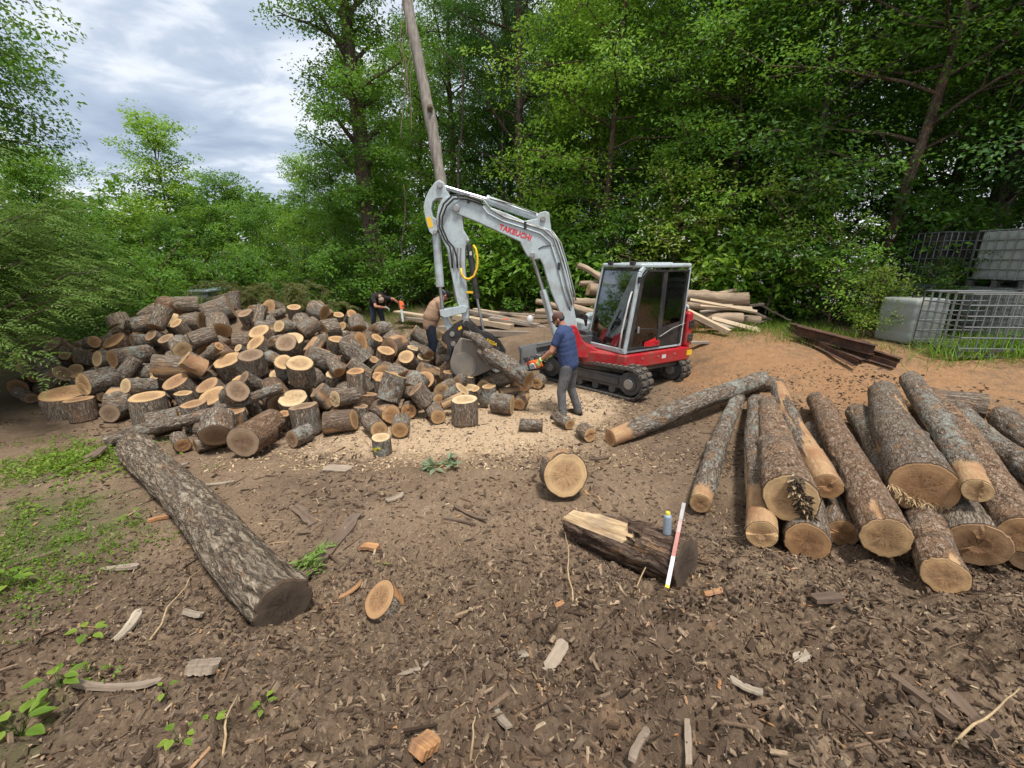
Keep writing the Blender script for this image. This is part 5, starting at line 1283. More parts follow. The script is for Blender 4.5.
    bk = link('bark', make_mesh('bark', Vb, [Qb], [M_bark_dark], None, True, {'peel': np.zeros(len(Vb))}), o); bk['tone'] = .3
    sp = link('split_wood', make_mesh('split_wood', Vw, [Qw], [M_split_rot], None, True), o); sp['tone'] = .0
    f = link('sawn_face', face_mesh('sawn_face', V[:seg], -1, 5), o); f['tone'] = 1.0
    f = link('sawn_face', face_mesh('sawn_face', V[-seg:], 1, 6), o); f['tone'] = .9
    axd = (b - a).normalized()
    def off_axis(p): return ((p - a) - axd * (p - a).dot(axd)).length
    def in_front(p0_, p1_): return min(off_axis(p0_.lerp(p1_, i / 30)) for i in range(31))
    z_can = .25
    while z_can < 1.0 and (off_axis(at_z(667, 535, z_can)) < .20 or z_can < a.z + .10): z_can += .01
    c0 = at_z(667, 535, z_can)
    dz = 0.0
    while dz < .6 and in_front(at_z(684, 503, .48 + dz), at_z(667, 588, .14 + dz)) < .235: dz += .01
    # marking paint can, cap up
    ax = Vector((-.02, .12, 1)).normalized(); Rq = ax.to_track_quat('Z', 'Y')
    can = empty('spray_can', c0, Rq); tag(can, 'grey marking paint can with yellow nozzle standing on the rotten log', 'spray can')
    MB().tube([(0, 0, z) for z in (.012, .02, .16, .172, .18)], [.031, .033, .033, .03, .024], 24).build('can_body', M_can, can, smooth=False)
    MB().tube([(0, 0, z) for z in (0, .004, .014)], [.028, .034, .034], 24).build('bottom_rim', M_dark_metal, can)
    MB().tube([(0, 0, z) for z in (.178, .184, .2, .206)], [.018, .02, .019, .012], 18).build('nozzle', M_yellow, can, smooth=False)
    MB().box((0, -.034, .09), (.03, .002, .07)).build('print', M_white, can)
    # measuring stick: painted sections
    p0, p1 = at_z(684, 503, .48 + dz), at_z(667, 588, .14 + dz)
    st = empty('measuring_stick', p1, axis_quat(p1, p0)); tag(st, 'red and white measuring stick leaning across the end of the rotten log', 'stick')
    ln = (p0 - p1).length
    for z0, z1, m in ((0, .03, M_yellow), (.03, .34, M_white), (.34, .62, M_redfade), (.62, .78, M_pinkfade), (.78, 1.0, M_greypaint)):
        MB().box((0, 0, (z0 + z1) / 2 * ln), (.030, .012, (z1 - z0) * ln - .0005)).build('band', m, st, bevel=.002)
    # thin bent twigs
    rr = np.random.default_rng(12)
    for x0, y0, x1, y1, h1, lab in ((634, 594, 662, 531, .42, 'thin pale twig leaning on the rotten log below the paint can'), (573, 602, 563, 530, .3, "thin twig standing by the rotten log's splintered end"),
                               (950, 750, 1022, 690, .12, 'long bent pale twig lying at the lower corner of the mulch'), (700, 560, 668, 535, .4, 'thin twig crossing the rotten log beside the stick'),
                               (150, 640, 205, 560, .02, 'thin dry twig on the weedy ground'), (222, 760, 240, 690, .05, 'thin twig among the seedlings'), (470, 765, 476, 716, .1, 'short upright pale twig in the near mulch')):
        p = ground_at(x0, y0, lift=.01); q = ground_at(x1, y1, lift=.01); q = at_z(x1, y1, h1 + (tz(q.x, q.y) if h1 < .25 else 0))
        P = wobble(tuple(p), tuple(q), 9, .12 * (q - p).length, rr, .04)
        t = MB().tube(P, np.linspace(.007, .003, 9), 6).build('twig', M_splinter, None, smooth=True); t['tone'] = .45; tag(t, lab, 'twig')

M_bark_deep = mat_bark('bark_deep', [(0.15, (0.035, 0.026, 0.019)), (0.42, (0.145, 0.11, 0.08)), (0.62, (0.33, 0.265, 0.19)), (0.9, (0.52, 0.435, 0.33))], 0.25, 13.0, 0.22, 0.035)
M_bark_dark = mat_bark('bark_rotten', [(0.12, (0.018, 0.012, 0.01)), (0.42, (0.055, 0.036, 0.027)), (0.62, (0.13, 0.085, 0.06)), (0.85, (0.26, 0.2, 0.15))], 0.1, 12.0, 0.1, 0.015)
M_splinter = mat_wood('wood_split', (0.36, 0.24, 0.12), (0.62, 0.47, 0.28), 40.0)
M_split_rot = mat_wood('wood_split_rotten', (0.20, 0.115, 0.055), (0.66, 0.50, 0.30), 22.0, stretch=0.1, gray=0.75)
M_dark_wood = mat_wood('wood_rotten', (0.02, 0.015, 0.01), (0.16, 0.11, 0.06), 40.0)
M_slab = mat_wood('wood_weathered', (0.20, 0.15, 0.11), (0.42, 0.34, 0.26), 26.0, stretch=(0.08, 1, 1))
M_slab_orange = mat_wood('wood_fresh_orange', (0.24, 0.105, 0.045), (0.54, 0.29, 0.13), 30.0, stretch=(0.1, 1, 1), gray=0.5)
M_slab_pale = mat_wood('wood_pale', (0.15, 0.115, 0.08), (0.50, 0.42, 0.32), 26.0, stretch=(0.08, 1, 1), gray=0.7)
M_slab_bark = mat_wood('bark_flake', (0.07, 0.045, 0.032), (0.20, 0.14, 0.10), 22.0, stretch=(0.15, 1, 1), gray=0.5)
M_can = paint('can_grey_blue', (0.33, 0.40, 0.47), 0.25, 0.15, 0.5, 0.3)
M_dark_metal = paint('metal_dark', (0.05, 0.05, 0.052), 0.5, 0.3)
M_yellow = paint('paint_yellow', (0.72, 0.55, 0.03), 0.4, 0.1)
M_white = paint('paint_white', (0.58, 0.57, 0.56), 0.5, 0.45)
M_redfade = paint('paint_red_faded', (0.42, 0.17, 0.145), 0.6, 0.6)
M_pinkfade = paint('paint_pink_worn', (0.44, 0.30, 0.28), 0.6, 0.6)
M_greypaint = paint('paint_grey_worn', (0.38, 0.36, 0.35), 0.6, 0.5)

def shard(mb, r, L, W, T):
    """a flake of wood: ragged plan, split ends, some curl"""
    n = 15
    xs = np.linspace(-.5, .5, n) * L
    up = W * .5 * (0.8 + .08 * r.random(n) + .25 * vnoise(xs * 9 / L, xs * 0 + r.random() * 50)); dn = W * .5 * (0.8 + .08 * r.random(n) + .25 * vnoise(xs * 9 / L, xs * 0 + r.random() * 50))
    up[1] *= r.uniform(.5, 1); dn[-2] *= r.uniform(.5, 1)
    up[0] *= r.uniform(.1, .9); dn[-1] *= r.uniform(.1, .9); up[-1] *= r.uniform(.3, 1)
    curl = r.uniform(-.06, .1) * L * (np.linspace(-1, 1, n) ** 2)
    V = []
    for s in (-1, 1):
        for i in range(n):
            V += [(xs[i], up[i], curl[i] + s * T / 2), (xs[i], -dn[i], curl[i] + s * T / 2 + r.uniform(-.1, .1) * T)]
    f = []; m = 2 * n
    for i in range(n - 1):
        a = 2 * i
        f += [(a, a + 1, a + 3, a + 2), (m + a, m + a + 2, m + a + 3, m + a + 1), (a, a + 2, m + a + 2, m + a), (a + 1, m + a + 1, m + a + 3, a + 3)]
    f += [(0, m, m + 1, 1), (2 * n - 2, 2 * n - 1, m + 2 * n - 1, m + 2 * n - 2)]
    return mb.add(V, [f])

def build_debris():
    r = np.random.default_rng(33)
    rows = [  # px, py, length, width, thick, heading deg (image: 0 right, 90 away), tone, material, name, label
        (129, 630, .30, .10, .03, 100, .0, M_slab_pale, 'wood_slab', 'flat pale plank piece on the weedy ground left of the long grey log'),
        (194, 617, .14, .06, .05, 5, .0, M_slab_pale, 'wood_slab', 'small whitish wood block beside the long grey log'),
        (212, 486, .50, .05, .03, 20, .0, M_slab_pale, 'wood_slab', 'white bare stick of wood behind the long grey log'),
        (338, 470, .36, .2, .035, 0, .1, M_slab, 'wood_slab', 'flat grey slab lying in the dirt below the yellow marked stub'),
        (331, 548, 1.05, .17, .03, 82, .2, M_slab_bark, 'bark_slab', 'long strip of brown bark lying beside the small block'),
        (302, 514, .62, .14, .04, 135, .0, M_slab_bark, 'bark_slab', 'curled dark bark piece with a whitish edge above the long bark strip'),
        (370, 549, .17, .11, .05, -15, .0, M_slab_orange, 'wood_chunk', 'bright orange wood chip alone in the dirt'),
        (352, 592, .2, .1, .02, 20, .2, M_slab_orange, 'bark_slab', 'orange brown bark flake left of the small orange block'),
        (413, 673, .22, .045, .02, -3, .0, M_slab_pale, 'wood_slab', 'thin pale board end lying flat in the near mulch'),
        (425, 752, .13, .10, .07, 60, .1, M_slab_orange, 'wood_chunk', 'tan chunk of wood half sunk in the near mulch'),
        (522, 658, .11, .05, .03, 40, .2, M_slab_pale, 'wood_chunk', 'small tan chunk in the near mulch left of the dark mound'),
        (556, 660, .2, .09, .04, 50, .35, M_slab, 'wood_slab', 'brown splintered piece half buried at the mound'),
        (470, 516, .50, .05, .03, 140, .3, M_slab_bark, 'bark_slab', 'dark sliver of bark in the middle of the dirt'),
        (458, 522, .4, .04, .03, 160, .5, M_slab_bark, 'bark_slab', 'second dark sliver touching the middle one'),
        (640, 745, .24, .04, .03, 55, .75, M_slab, 'wood_slab', 'grey brown stick half buried at the bottom of the mulch'),
        (688, 750, .2, .03, .03, 70, .6, M_slab, 'wood_slab', 'long splinter at the bottom edge of the mulch'),
        (712, 596, .12, .08, .05, 0, .0, M_slab_orange, 'wood_chunk', 'orange crumbly chunk below the measuring stick'),
        (826, 601, .2, .12, .05, 0, .5, M_slab_bark, 'bark_slab', "dark bark lump before the pile's cracked end"),
        (560, 606, .09, .06, .02, 30, .0, M_slab_orange, 'wood_chunk', 'small orange flake below the splintered end of the rotten log'),
        (70, 470, .9, .2, .05, 70, .3, M_slab_bark, 'bark_slab', 'long grey bark slab on the ground below the lone stump'),
        (160, 470, .7, .09, .05, 10, .4, M_slab, 'wood_slab', 'grey weathered slab behind the far end of the long grey log'),
        (120, 570, .3, .09, .04, 15, .1, M_slab, 'wood_slab', 'greyish plank piece among the weeds'),
        (205, 672, .16, .14, .08, 20, .2, M_slab, 'wood_chunk', 'pale stone like chunk near the seedlings'),
        (120, 690, .42, .06, .03, 15, .5, M_slab, 'wood_slab', 'dark weathered stick among the lower weeds'),
        (35, 560, .4, .07, .03, 25, .3, M_slab_bark, 'bark_slab', 'narrow bark piece at the left border among weeds'),
        (160, 520, .2, .07, .05, 20, .1, M_slab_orange, 'wood_chunk', 'tan chunk against the far side of the long grey log'),
        (600, 460, .3, .05, .03, 5, .3, M_slab_bark, 'bark_slab', 'thin bark strip right of the broad freshly sawn disc'),
        (395, 500, .22, .1, .03, 40, .2, M_slab, 'wood_slab', 'grey flat piece in the open dirt above the small orange block'),
        (500, 720, .16, .05, .02, 120, .1, M_slab_pale, 'wood_slab', 'narrow pale splinter in the near mulch'),
        (745, 690, .14, .06, .02, 150, .0, M_slab_pale, 'wood_slab', 'pale splinter on the sunlit mulch slope'),
        (800, 660, .1, .07, .02, 10, .0, M_slab_pale, 'wood_slab', 'small pale chip high on the mulch slope'),
        (905, 690, .4, .06, .04, 110, .6, M_slab_bark, 'bark_slab', 'dark rotten stick sunk in the mulch at the lower corner'),
        (970, 720, .55, .07, .05, 95, .6, M_slab_bark, 'bark_slab', 'longest dark rotten stick in the lower corner'),
    ]
    for k, (px, py, L, W, T, h, tone, m, nm, lab) in enumerate(rows):
        p = ground_at(px, py, lift=.0, fn=terrain)
        e = .12
        nx = (tz(p.x + e, p.y) - tz(p.x - e, p.y)) / (2 * e); ny = (tz(p.x, p.y + e) - tz(p.x, p.y - e)) / (2 * e)
        q = Vector((-nx, -ny, 1)).to_track_quat('Z', 'Y')
        o = shard(MB(), r, L, W * .85, T * .6).build(nm, m, None)
        o.location = p + Vector((0, 0, T * .35 + .012)); o.rotation_mode = 'QUATERNION'
        o.rotation_quaternion = q @ Quaternion((0, 0, 1), math.radians(h) - q.to_euler().z) @ Quaternion((0, 1, 0), r.uniform(-.08, .08))
        o['tone'] = tone; tag(o, lab, 'wood piece' if nm != 'bark_slab' else 'bark piece')
    # the small orange block: a slice cut off a log end, bark on one side
    p = ground_at(384, 604, lift=.05)
    q = Vector((-.38, -.25, .9)).to_track_quat('Z', 'Y')
    o = empty('wood_block', p, q); tag(o, 'small orange topped block with grey bark on one side in the near dirt', 'log round')
    th = np.linspace(0, 2 * math.pi, 33)[:-1]; rr = .155 * (1 + .12 * np.cos(2 * th)) * (1 + .06 * (vnoise(np.cos(th) * 2, np.sin(th) * 2, None, 4) - .5))
    lo = np.stack([rr * np.cos(th), rr * np.sin(th), 0 * th - .05], -1); hi = np.stack([rr * np.cos(th), rr * np.sin(th), .07 + .03 * np.cos(th - 1)], -1)
    n = 32; a = np.arange(n); b = (a + 1) % n
    Q = np.stack([a, b, b + n, a + n], -1); isb = np.abs(np.angle(np.exp(1j * (th + .5)))) < 1.15
    Va, Qa = compact(np.concatenate([lo, hi]), Q[isb]); Vs, Qs = compact(np.concatenate([lo, hi]), Q[~isb])
    ga = link('bark', make_mesh('bark', Va, [Qa], [M_bark], None, True, {'peel': np.zeros(len(Va))}), o); ga['tone'] = .0
    gb = link('split_side', make_mesh('split_side', Vs, [Qs], [M_slab_orange], None, True), o); gb['tone'] = .2
    f = link('sawn_face', face_mesh('sawn_face', hi, 1, 3), o); f['tone'] = .48

    # mulch, chips, bark crumbs: nobody could count them
    def litter(name, mats, n, area, lo, hi, seed, dens=None, lift=.004, thick=.22, asp=(.22, .6), tilt=.35):
        g = np.random.default_rng(seed)
        x0, x1, y0, y1 = area
        # more of them where the picture shows them larger
        y = y0 + (y1 - y0) * g.random(n * 3) ** 1.5; x = g.uniform(x0, x1, n * 3)
        keep = np.abs(x) < 1.0 + 1.32 * (y + .9)
        if dens is not None: keep &= g.random(n * 3) < dens(x, y)
        x, y = x[keep][:n], y[keep][:n]; n = len(x)
        z = terrain(x, y)
        L = np.exp(g.uniform(math.log(lo), math.log(hi), n)); W = L * g.uniform(asp[0], asp[1], n); T = np.minimum(W, .02) * g.uniform(.25, .6, n) * thick / .22
        a = g.uniform(0, 6.283, n); ti = g.normal(0, tilt, n); ro = g.normal(0, tilt, n)
        ex = np.stack([np.cos(a) * np.cos(ti), np.sin(a) * np.cos(ti), np.sin(ti)], -1)
        ey = unit(np.cross(np.stack([np.sin(ro), 0 * a, np.cos(ro)], -1), ex)); ez = np.cross(ex, ey)
        base = np.array([(-.5, -.35, -.5), (-.42, .45, -.5), (.5, .2, -.5), (.4, -.5, -.5), (-.45, -.3, .5), (-.38, .36, .5), (.42, .18, .5), (.36, -.4, .5)])
        bb = base[None] * np.stack([L, W, T], -1)[:, None] * g.uniform(.8, 1.2, (n, 8, 1))
        V = np.stack([x, y, z + lift + T * .4], -1)[:, None] + bb[..., :1] * ex[:, None] + bb[..., 1:2] * ey[:, None] + bb[..., 2:] * ez[:, None]
        F = np.array([(4, 7, 6, 5), (0, 4, 5, 1), (1, 5, 6, 2), (2, 6, 7, 3), (3, 7, 4, 0)])
        Q = (np.arange(n)[:, None, None] * 8 + F[None]).reshape(-1, 4)
        tint = np.repeat(g.random(n), 8)
        o = link(name, make_mesh(name, V.reshape(-1, 3), [Q], [mats], None, False, {'tint': tint})); tag(o, kind='stuff'); o['tone'] = 0.0
    mm = lambda x, y: np.clip(.25 + mulch_mask(x, y), 0, 1) * (1 - .6 * moss_mask(x, y))
    litter('mulch_chips', M_chips, 11000, (-5.5, 6.5, .5, 4.6), .015, .075, 51, mm, asp=(.10, .42), tilt=.6)
    litter('mulch_fines', M_chips_dark, 24000, (-5.5, 6.5, .5, 4.2), .008, .035, 52, mm, thick=.4, asp=(.15, .6), tilt=.6)
    litter('bark_shreds', M_chips_dark, 7000, (-3.5, 5.5, .6, 3.4), .02, .085, 59, lambda x, y: mm(x, y) * (.25 + .75 * np.exp(-(((x - 1.6) / 1.8) ** 2 + ((y - 2.0) / 1.0) ** 2))), thick=.6, asp=(.07, .26), tilt=.75)
    litter('stick_litter', M_chips_dark, 650, (-8, 6, 1.2, 7.0), .08, .28, 58, lambda x, y: .25 + .75 * sstep(.45, .6, fbm(x * .7, y * .7, seed=69)), asp=(.05, .14), tilt=.18)
    litter('bark_litter', M_chips_dark, 4200, (-9, 8, 2.8, 8.0), .02, .10, 53, lambda x, y: .05 + .95 * sstep(.5, .62, fbm(x * .9, y * .9, seed=61)))
    litter('wood_chips', M_chips, 6000, (-7, 6, 2.5, 8.5), .015, .055, 54, lambda x, y: (.25 + .75 * sstep(.5, .62, fbm(x * .7 + 9, y * .7, seed=62))))
    litter('saw_chips', M_chips_pale, 5000, (-4.5, 2.6, 5.2, 9.2), .02, .06, 55, lambda x, y: np.clip(sawdust_mask(x, y) * 1.6, 0, 1))
    litter('rail_litter', M_chips, 3200, (1.5, 7.0, 5.0, 8.6), .02, .06, 56, lambda x, y: sstep(.4, .55, fbm(x * .9 + 3, y * .9, seed=63)))
    def clods(n, area, lo, hi, seed, dens):
        g = np.random.default_rng(seed)
        x = g.uniform(area[0], area[1], n * 3); y = g.uniform(area[2], area[3], n * 3)
        keep = g.random(n * 3) < dens(x, y); x, y = x[keep][:n], y[keep][:n]; n = len(x)
        z = terrain(x, y); s = np.exp(g.uniform(math.log(lo), math.log(hi), n))
        base = np.array([(1, 0, 0), (-1, 0, 0), (0, 1, 0), (0, -1, 0), (0, 0, .8), (.6, .6, .45), (-.6, .6, .45), (-.6, -.6, .45), (.6, -.6, .45)])
        F = np.array([(4, 8, 5), (4, 5, 6), (4, 6, 7), (4, 7, 8), (5, 0, 2), (6, 2, 1), (7, 1, 3), (8, 3, 0), (5, 8, 0), (6, 5, 2), (7, 6, 1), (8, 7, 3)])
        V = np.stack([x, y, z - s * .15], -1)[:, None] + base[None] * s[:, None, None] * g.uniform(.6, 1.25, (n, 9, 3))
        o = link('clods', make_mesh('clods', V.reshape(-1, 3), [(np.arange(n)[:, None, None] * 9 + F[None]).reshape(-1, 3)], [M_clod], None, True, {'tint': np.repeat(g.random(n), 9)})); tag(o, kind='stuff'); o['tone'] = 0.0
    clods(3500, (-4.5, 6.0, .6, 4.0), .008, .03, 57, lambda x, y: mm(x, y) * sstep(.48, .6, fbm(x * 1.5, y * 1.5, seed=66)))

def mat_chips(name, stops):
    m, g = new_mat(name)
    co = g('TexCoord').outputs['Object']
    n = g('TexNoise', Vector=co, Scale=70.0, Detail=4.0).outputs['Fac']
    c = g.ramp(g.attr('tint'), stops)
    c = g.mix(g.math('MULTIPLY', g.maprange(n, 0.4, 0.7), 0.4), c, (0.05, 0.035, 0.025))
    finish(g, c, 0.9, 0.15, n, 0.003)
    return m
M_chips = mat_chips('chip_mix', [(0, (0.06, 0.042, 0.03)), (0.4, (0.13, 0.092, 0.065)), (0.7, (0.22, 0.16, 0.11)), (0.9, (0.34, 0.25, 0.16)), (0.97, (0.46, 0.36, 0.24)), (1, (0.42, 0.19, 0.08))])
M_chips_dark = mat_chips('chip_bark', [(0, (0.036, 0.024, 0.017)), (0.5, (0.11, 0.07, 0.045)), (0.8, (0.20, 0.135, 0.09)), (0.95, (0.33, 0.24, 0.16)), (1, (0.40, 0.22, 0.10))])
M_chips_pale = mat_chips('chip_fresh', [(0, (0.30, 0.20, 0.11)), (0.6, (0.50, 0.36, 0.21)), (1, (0.66, 0.52, 0.34))])
M_clod = mat_chips('soil_clod', [(0, (0.05, 0.036, 0.026)), (0.6, (0.11, 0.08, 0.058)), (1, (0.19, 0.14, 0.10))])
build_logs()
build_debris()

# ------------------------------------------------------------------ weeds, grass, seedlings
def build_weeds():
    r = np.random.default_rng(71)
    def spread(name, n, fn, area, leaf, lps, mat, tint, asp, h):
        x = r.uniform(area[0], area[1], n * 4); y = r.uniform(area[2], area[3], n * 4)
        k = r.random(n * 4) < fn(x, y); x, y = x[k][:n], y[k][:n]; n_ = len(x)
        lv = Leaves(int(n)); c = np.stack([x, y, terrain(x, y) + h * r.uniform(.4, 1.2, n_)], -1)
        lv.sprays(c, np.array([[0, 0, 1.0]]) + r.normal(0, .3, (n_, 3)), r.uniform(.03, .075, n_) * (leaf / .03), lps, leaf, r.uniform(*tint, n_), asp)
        o = link(name, lv.mesh(name, mat)); o['tone'] = .5; tag(o, kind='stuff')
    pat = lambda x, y: np.clip(moss_mask(x, y) * 1.5 - .15, 0, 1) * sstep(.48, .62, fbm(x * 1.6, y * 1.6, seed=81))
    spread('weeds', 2400, pat, (-8.5, -1.6, .6, 6.4), .032, 9, M_leaf_lime, (.25, .7), .6, .03)
    tuft = lambda x, y: np.exp(-(((x + 5.9) / .55) ** 2 + ((y - 5.35) / .4) ** 2))
    spread('ground_ivy', 420, tuft, (-7.2, -4.8, 4.4, 6.3), .05, 10, M_leaf_lime, (.35, .85), .6, .07)
    def blades(name, n, fn, area, h, mat, tint, lean=.5):
        x = r.uniform(area[0], area[1], n * 4); y = r.uniform(area[2], area[3], n * 4)
        k = r.random(n * 4) < fn(x, y); x, y = x[k][:n], y[k][:n]; n_ = len(x)
        lv = Leaves(n + 3); p = np.stack([x, y, terrain(x, y) - .01], -1)
        d = np.array([[0, 0, 1.0]]) + r.normal(0, lean, (n_, 3)) * [1, 1, .2]
        hh = h * r.uniform(.5, 1.2, n_)
        lv.blades(p, d, r.normal(0, 1, (n_, 3)), hh, .012 + 0 * hh, r.uniform(*tint, n_), .25)
        o = link(name, lv.mesh(name, mat)); o['tone'] = .5; tag(o, kind='stuff')
    s_ = lambda x, y: .6 * x + .8 * y
    edge = lambda x, y: sstep(10.9, 11.8, s_(x, y)) * (1 - sstep(13.5, 15.0, s_(x, y))) * sstep(.42, .6, fbm(x, y, seed=83)) * sstep(3.2, 4.5, x)
    blades('bank_grass', 9000, edge, (3.2, 13.5, 3.5, 13.5), .26, M_leaf_lime, (.15, .6))
    back = lambda x, y: sstep(14.6, 16.0, y + .25 * np.abs(x)) * (1 - sstep(19, 22, y)) * sstep(.35, .5, fbm(x * .7, y * .7, seed=84))
    blades('verge_grass', 14000, back, (-12, 5, 13, 21), .38, M_leaf_lime, (.1, .6))
    tall = lambda x, y: np.exp(-(((x - 9.8) / .7) ** 2 + ((y - 7.9) / .5) ** 2)) + .5 * np.exp(-(((x - 8.3) / .5) ** 2 + ((y - 8.0) / .35) ** 2))
    blades('tall_grass', 4000, tall, (7.2, 11.6, 6.2, 9.2), .45, M_leaf, (.45, 1.0), .35)
    blades('tuft_grass', 3200, pat, (-8.5, -1.6, .6, 6.4), .12, M_leaf_lime, (.2, .6), .7)
    # seedlings one can point at
    for k, (px, py, s, lf, lab) in enumerate(((165, 693, .08, 3, 'lone yellowish seedling beside the weedy ground'), (180, 742, .10, 6, 'low round leaved seedling nearest the bottom edge'), (264, 709, .075, 5, 'three leaved bright seedling in the mulch'),
                                    (212, 728, .08, 5, 'small seedling between two leafy ones'), (12, 585, .17, 8, 'leafy seedling at the left border'), (30, 512, .13, 7, 'yellow green seedling in the weed patch'), (130, 520, .14, 5, 'tiny yellow seedling behind the long grey log'),
                                    (60, 690, .14, 8, 'spreading leafy weed low at the left border'), (20, 735, .16, 9, 'largest leafy weed in the lower corner'), (382, 567, .06, 3, 'tiny green sprout in the open dirt'), (90, 640, .14, 6, 'pale small weed beside the flat plank piece'))):
        p = ground_at(px, py); o = empty('seedling', p); tag(o, lab, 'plant')
        m = MB(); g = np.random.default_rng(k + 5)
        for q in range(lf):
            a = q * 2.4 + g.uniform(0, .5); hgt = s * g.uniform(.25, .75); e = np.array([math.cos(a) * s * .35, math.sin(a) * s * .35, hgt])
            m.tube([(0, 0, -.01), e * .6, e], [.003, .002, .0015], 4, caps=False)
            ln, wd = s * g.uniform(.45, .7), s * g.uniform(.28, .4); tn = g.uniform(.35, .85)
            t = np.linspace(0, 1, 6); wv = np.array([.12, .75, 1, .85, .5, .02]) * wd * .5; z = -.22 * ln * t ** 2 + .08 * ln * t
            dx, dy = math.cos(a), math.sin(a)
            V = []
            for i_ in range(6):
                c = e + np.array([dx, dy, 0]) * ln * t[i_] + np.array([0, 0, z[i_]])
                V += [c + np.array([-dy, dx, .25]) * wv[i_], c, c + np.array([dy, -dx, .25]) * wv[i_]]
            Q = [(3 * i_ + c_, 3 * i_ + c_ + 1, 3 * i_ + c_ + 4, 3 * i_ + c_ + 3) for i_ in range(5) for c_ in (0, 1)]
            link('leaf', make_mesh('leaf', V, [Q], [M_leaf_lime], None, True, {'tint': np.full(18, tn) + np.tile([.1, -.15, .1], 6)}), o)['tone'] = .6
        link('stem', m.mesh('stem', M_leaf_lime), o)['tone'] = .5
    # two cut leafy sprigs lying on the dirt
    for px, py, m, lab, s in ((440, 467, M_leaf_pale, 'wilted pale leafy sprig lying in the sawdust', .34), (298, 562, M_leaf_grey, "green fern like sprig against the long grey log's near end", .34)):
        p = ground_at(px, py); o = empty('leafy_sprig', p + Vector((0, 0, .02))); tag(o, lab, 'sprig')
        lv = Leaves(px); g = np.random.default_rng(px); mb = MB()
        if m is M_leaf_pale:
            for q in range(9):
                a = g.uniform(0, 6.28); e = np.array([math.cos(a), math.sin(a), .25]) * s * g.uniform(.3, .9)
                mb.tube([(0, 0, 0), e * .5 + [0, 0, .02], e], [.006, .004, .002], 4, caps=False)
                lv.blades(np.repeat(e[None] * .7, 4, 0), g.normal(0, 1, (4, 3)) * [1, 1, .25] + e * 3, np.array([[0, 0, 1.0]] * 4) + g.normal(0, .4, (4, 3)), .16, .07, g.uniform(.3, .9, 4))
        else:
            for q in range(6):
                d = np.array([[g.normal(.5, .4), g.normal(-.1, .4), .25]])
                lv.fronds(np.array([[g.normal(0, .06), g.normal(0, .06), .02]]), d, np.array([[0, 0, 1.0]]), np.array([s]), 18, .09, np.array([.6]), .4)
                mb.tube([(0, 0, 0), tuple(d[0] * .1), tuple(d[0] * .25)], [.004, .003, .002], 4, caps=False)
        link('stem', mb.mesh('stem', M_leaf_lime), o)['tone'] = .5
        link('leaf', lv.mesh('leaf', m), o)['tone'] = .5
build_weeds()
# ------------------------------------------------------------------ the excavator
M_grey = paint('paint_machine_grey', (0.44, 0.505, 0.52), 0.32, 0.4, 0.5)
M_red = paint('paint_machine_red', (0.42, 0.012, 0.022), 0.28, 0.42, 0.5)
M_black = paint('paint_black', (0.018, 0.018, 0.02), 0.38, 0.35, 0.5, dirtcol=(0.10, 0.08, 0.065))
M_rubber = paint('rubber_dusty', (0.045, 0.043, 0.042), 0.8, 0.9, 0.25, dirtcol=(0.16, 0.13, 0.10), scale=5)
M_frame = paint('paint_charcoal', (0.06, 0.062, 0.066), 0.5, 0.6, 0.4, dirtcol=(0.15, 0.12, 0.095))
M_steel = paint('steel_worn', (0.36, 0.35, 0.335), 0.4, 0.5, 0.5, 0.6)
M_chrome = paint('steel_polished', (0.42, 0.43, 0.45), 0.34, 0.1, 0.5, 0.9)
M_bucket = paint('steel_muddy', (0.19, 0.175, 0.155), 0.6, 0.9, 0.35, 0.2, dirtcol=(0.28, 0.23, 0.18), scale=4)
M_blade = paint('paint_blade_grey', (0.17, 0.18, 0.19), 0.45, 0.5, 0.4)
M_orange = paint('paint_orange', (0.75, 0.13, 0.02), 0.35, 0.2)
M_hose = paint('rubber_hose', (0.02, 0.02, 0.021), 0.5, 0.2, 0.4)
M_redtext = paint('decal_red', (0.62, 0.02, 0.03), 0.4, 0.0)
M_yellowtext = paint('decal_yellow', (0.80, 0.48, 0.02), 0.4, 0.05)
M_seat = paint('vinyl_dark', (0.03, 0.03, 0.033), 0.6, 0.1)

def mat_glass(name, tint, refl=1.0):
    m, g = new_mat(name)
    t = g('BsdfTransparent', Color=(*tint, 1))
    s = g('BsdfGlossy', Roughness=0.03, Color=(0.95, 0.97, 1.0, 1))
    lw = g('Fresnel', IOR=1.6)
    f = g.math('MULTIPLY', g.math('ADD', lw.outputs[0], 0.03), refl, clamp=True)
    mx = g('MixShader', Fac=f)
    g.link(t.outputs[0], mx.inputs[1]); g.link(s.outputs[0], mx.inputs[2])
    g.link(mx.outputs[0], g('OutputMaterial').inputs[0])
    return m
M_glass = mat_glass('glass_tinted', (0.90, 0.94, 0.92))
M_glass_front = mat_glass('glass_front', (0.86, 0.92, 0.91), 2.6)

def lettering(body, mat, size, origin, ex, ey, parent, name='lettering', extrude=0.001, bold=0.0):
    cu = bpy.data.curves.new(name, 'FONT'); cu.body = body; cu.size = size; cu.extrude = extrude; cu.offset = bold; cu.resolution_u = 4
    tmp = bpy.data.objects.new('tmp', cu)
    me = bpy.data.meshes.new_from_object(tmp)
    bpy.data.objects.remove(tmp); bpy.data.curves.remove(cu)
    me.materials.clear(); me.materials.append(mat)
    o = link(name, me, parent)
    ex = Vector(ex).normalized(); ez = ex.cross(Vector(ey)).normalized(); ey = ez.cross(ex)
    m = Matrix((ex, ey, ez)).transposed().to_4x4(); m.translation = Vector(origin)
    o.matrix_basis = m
    return o

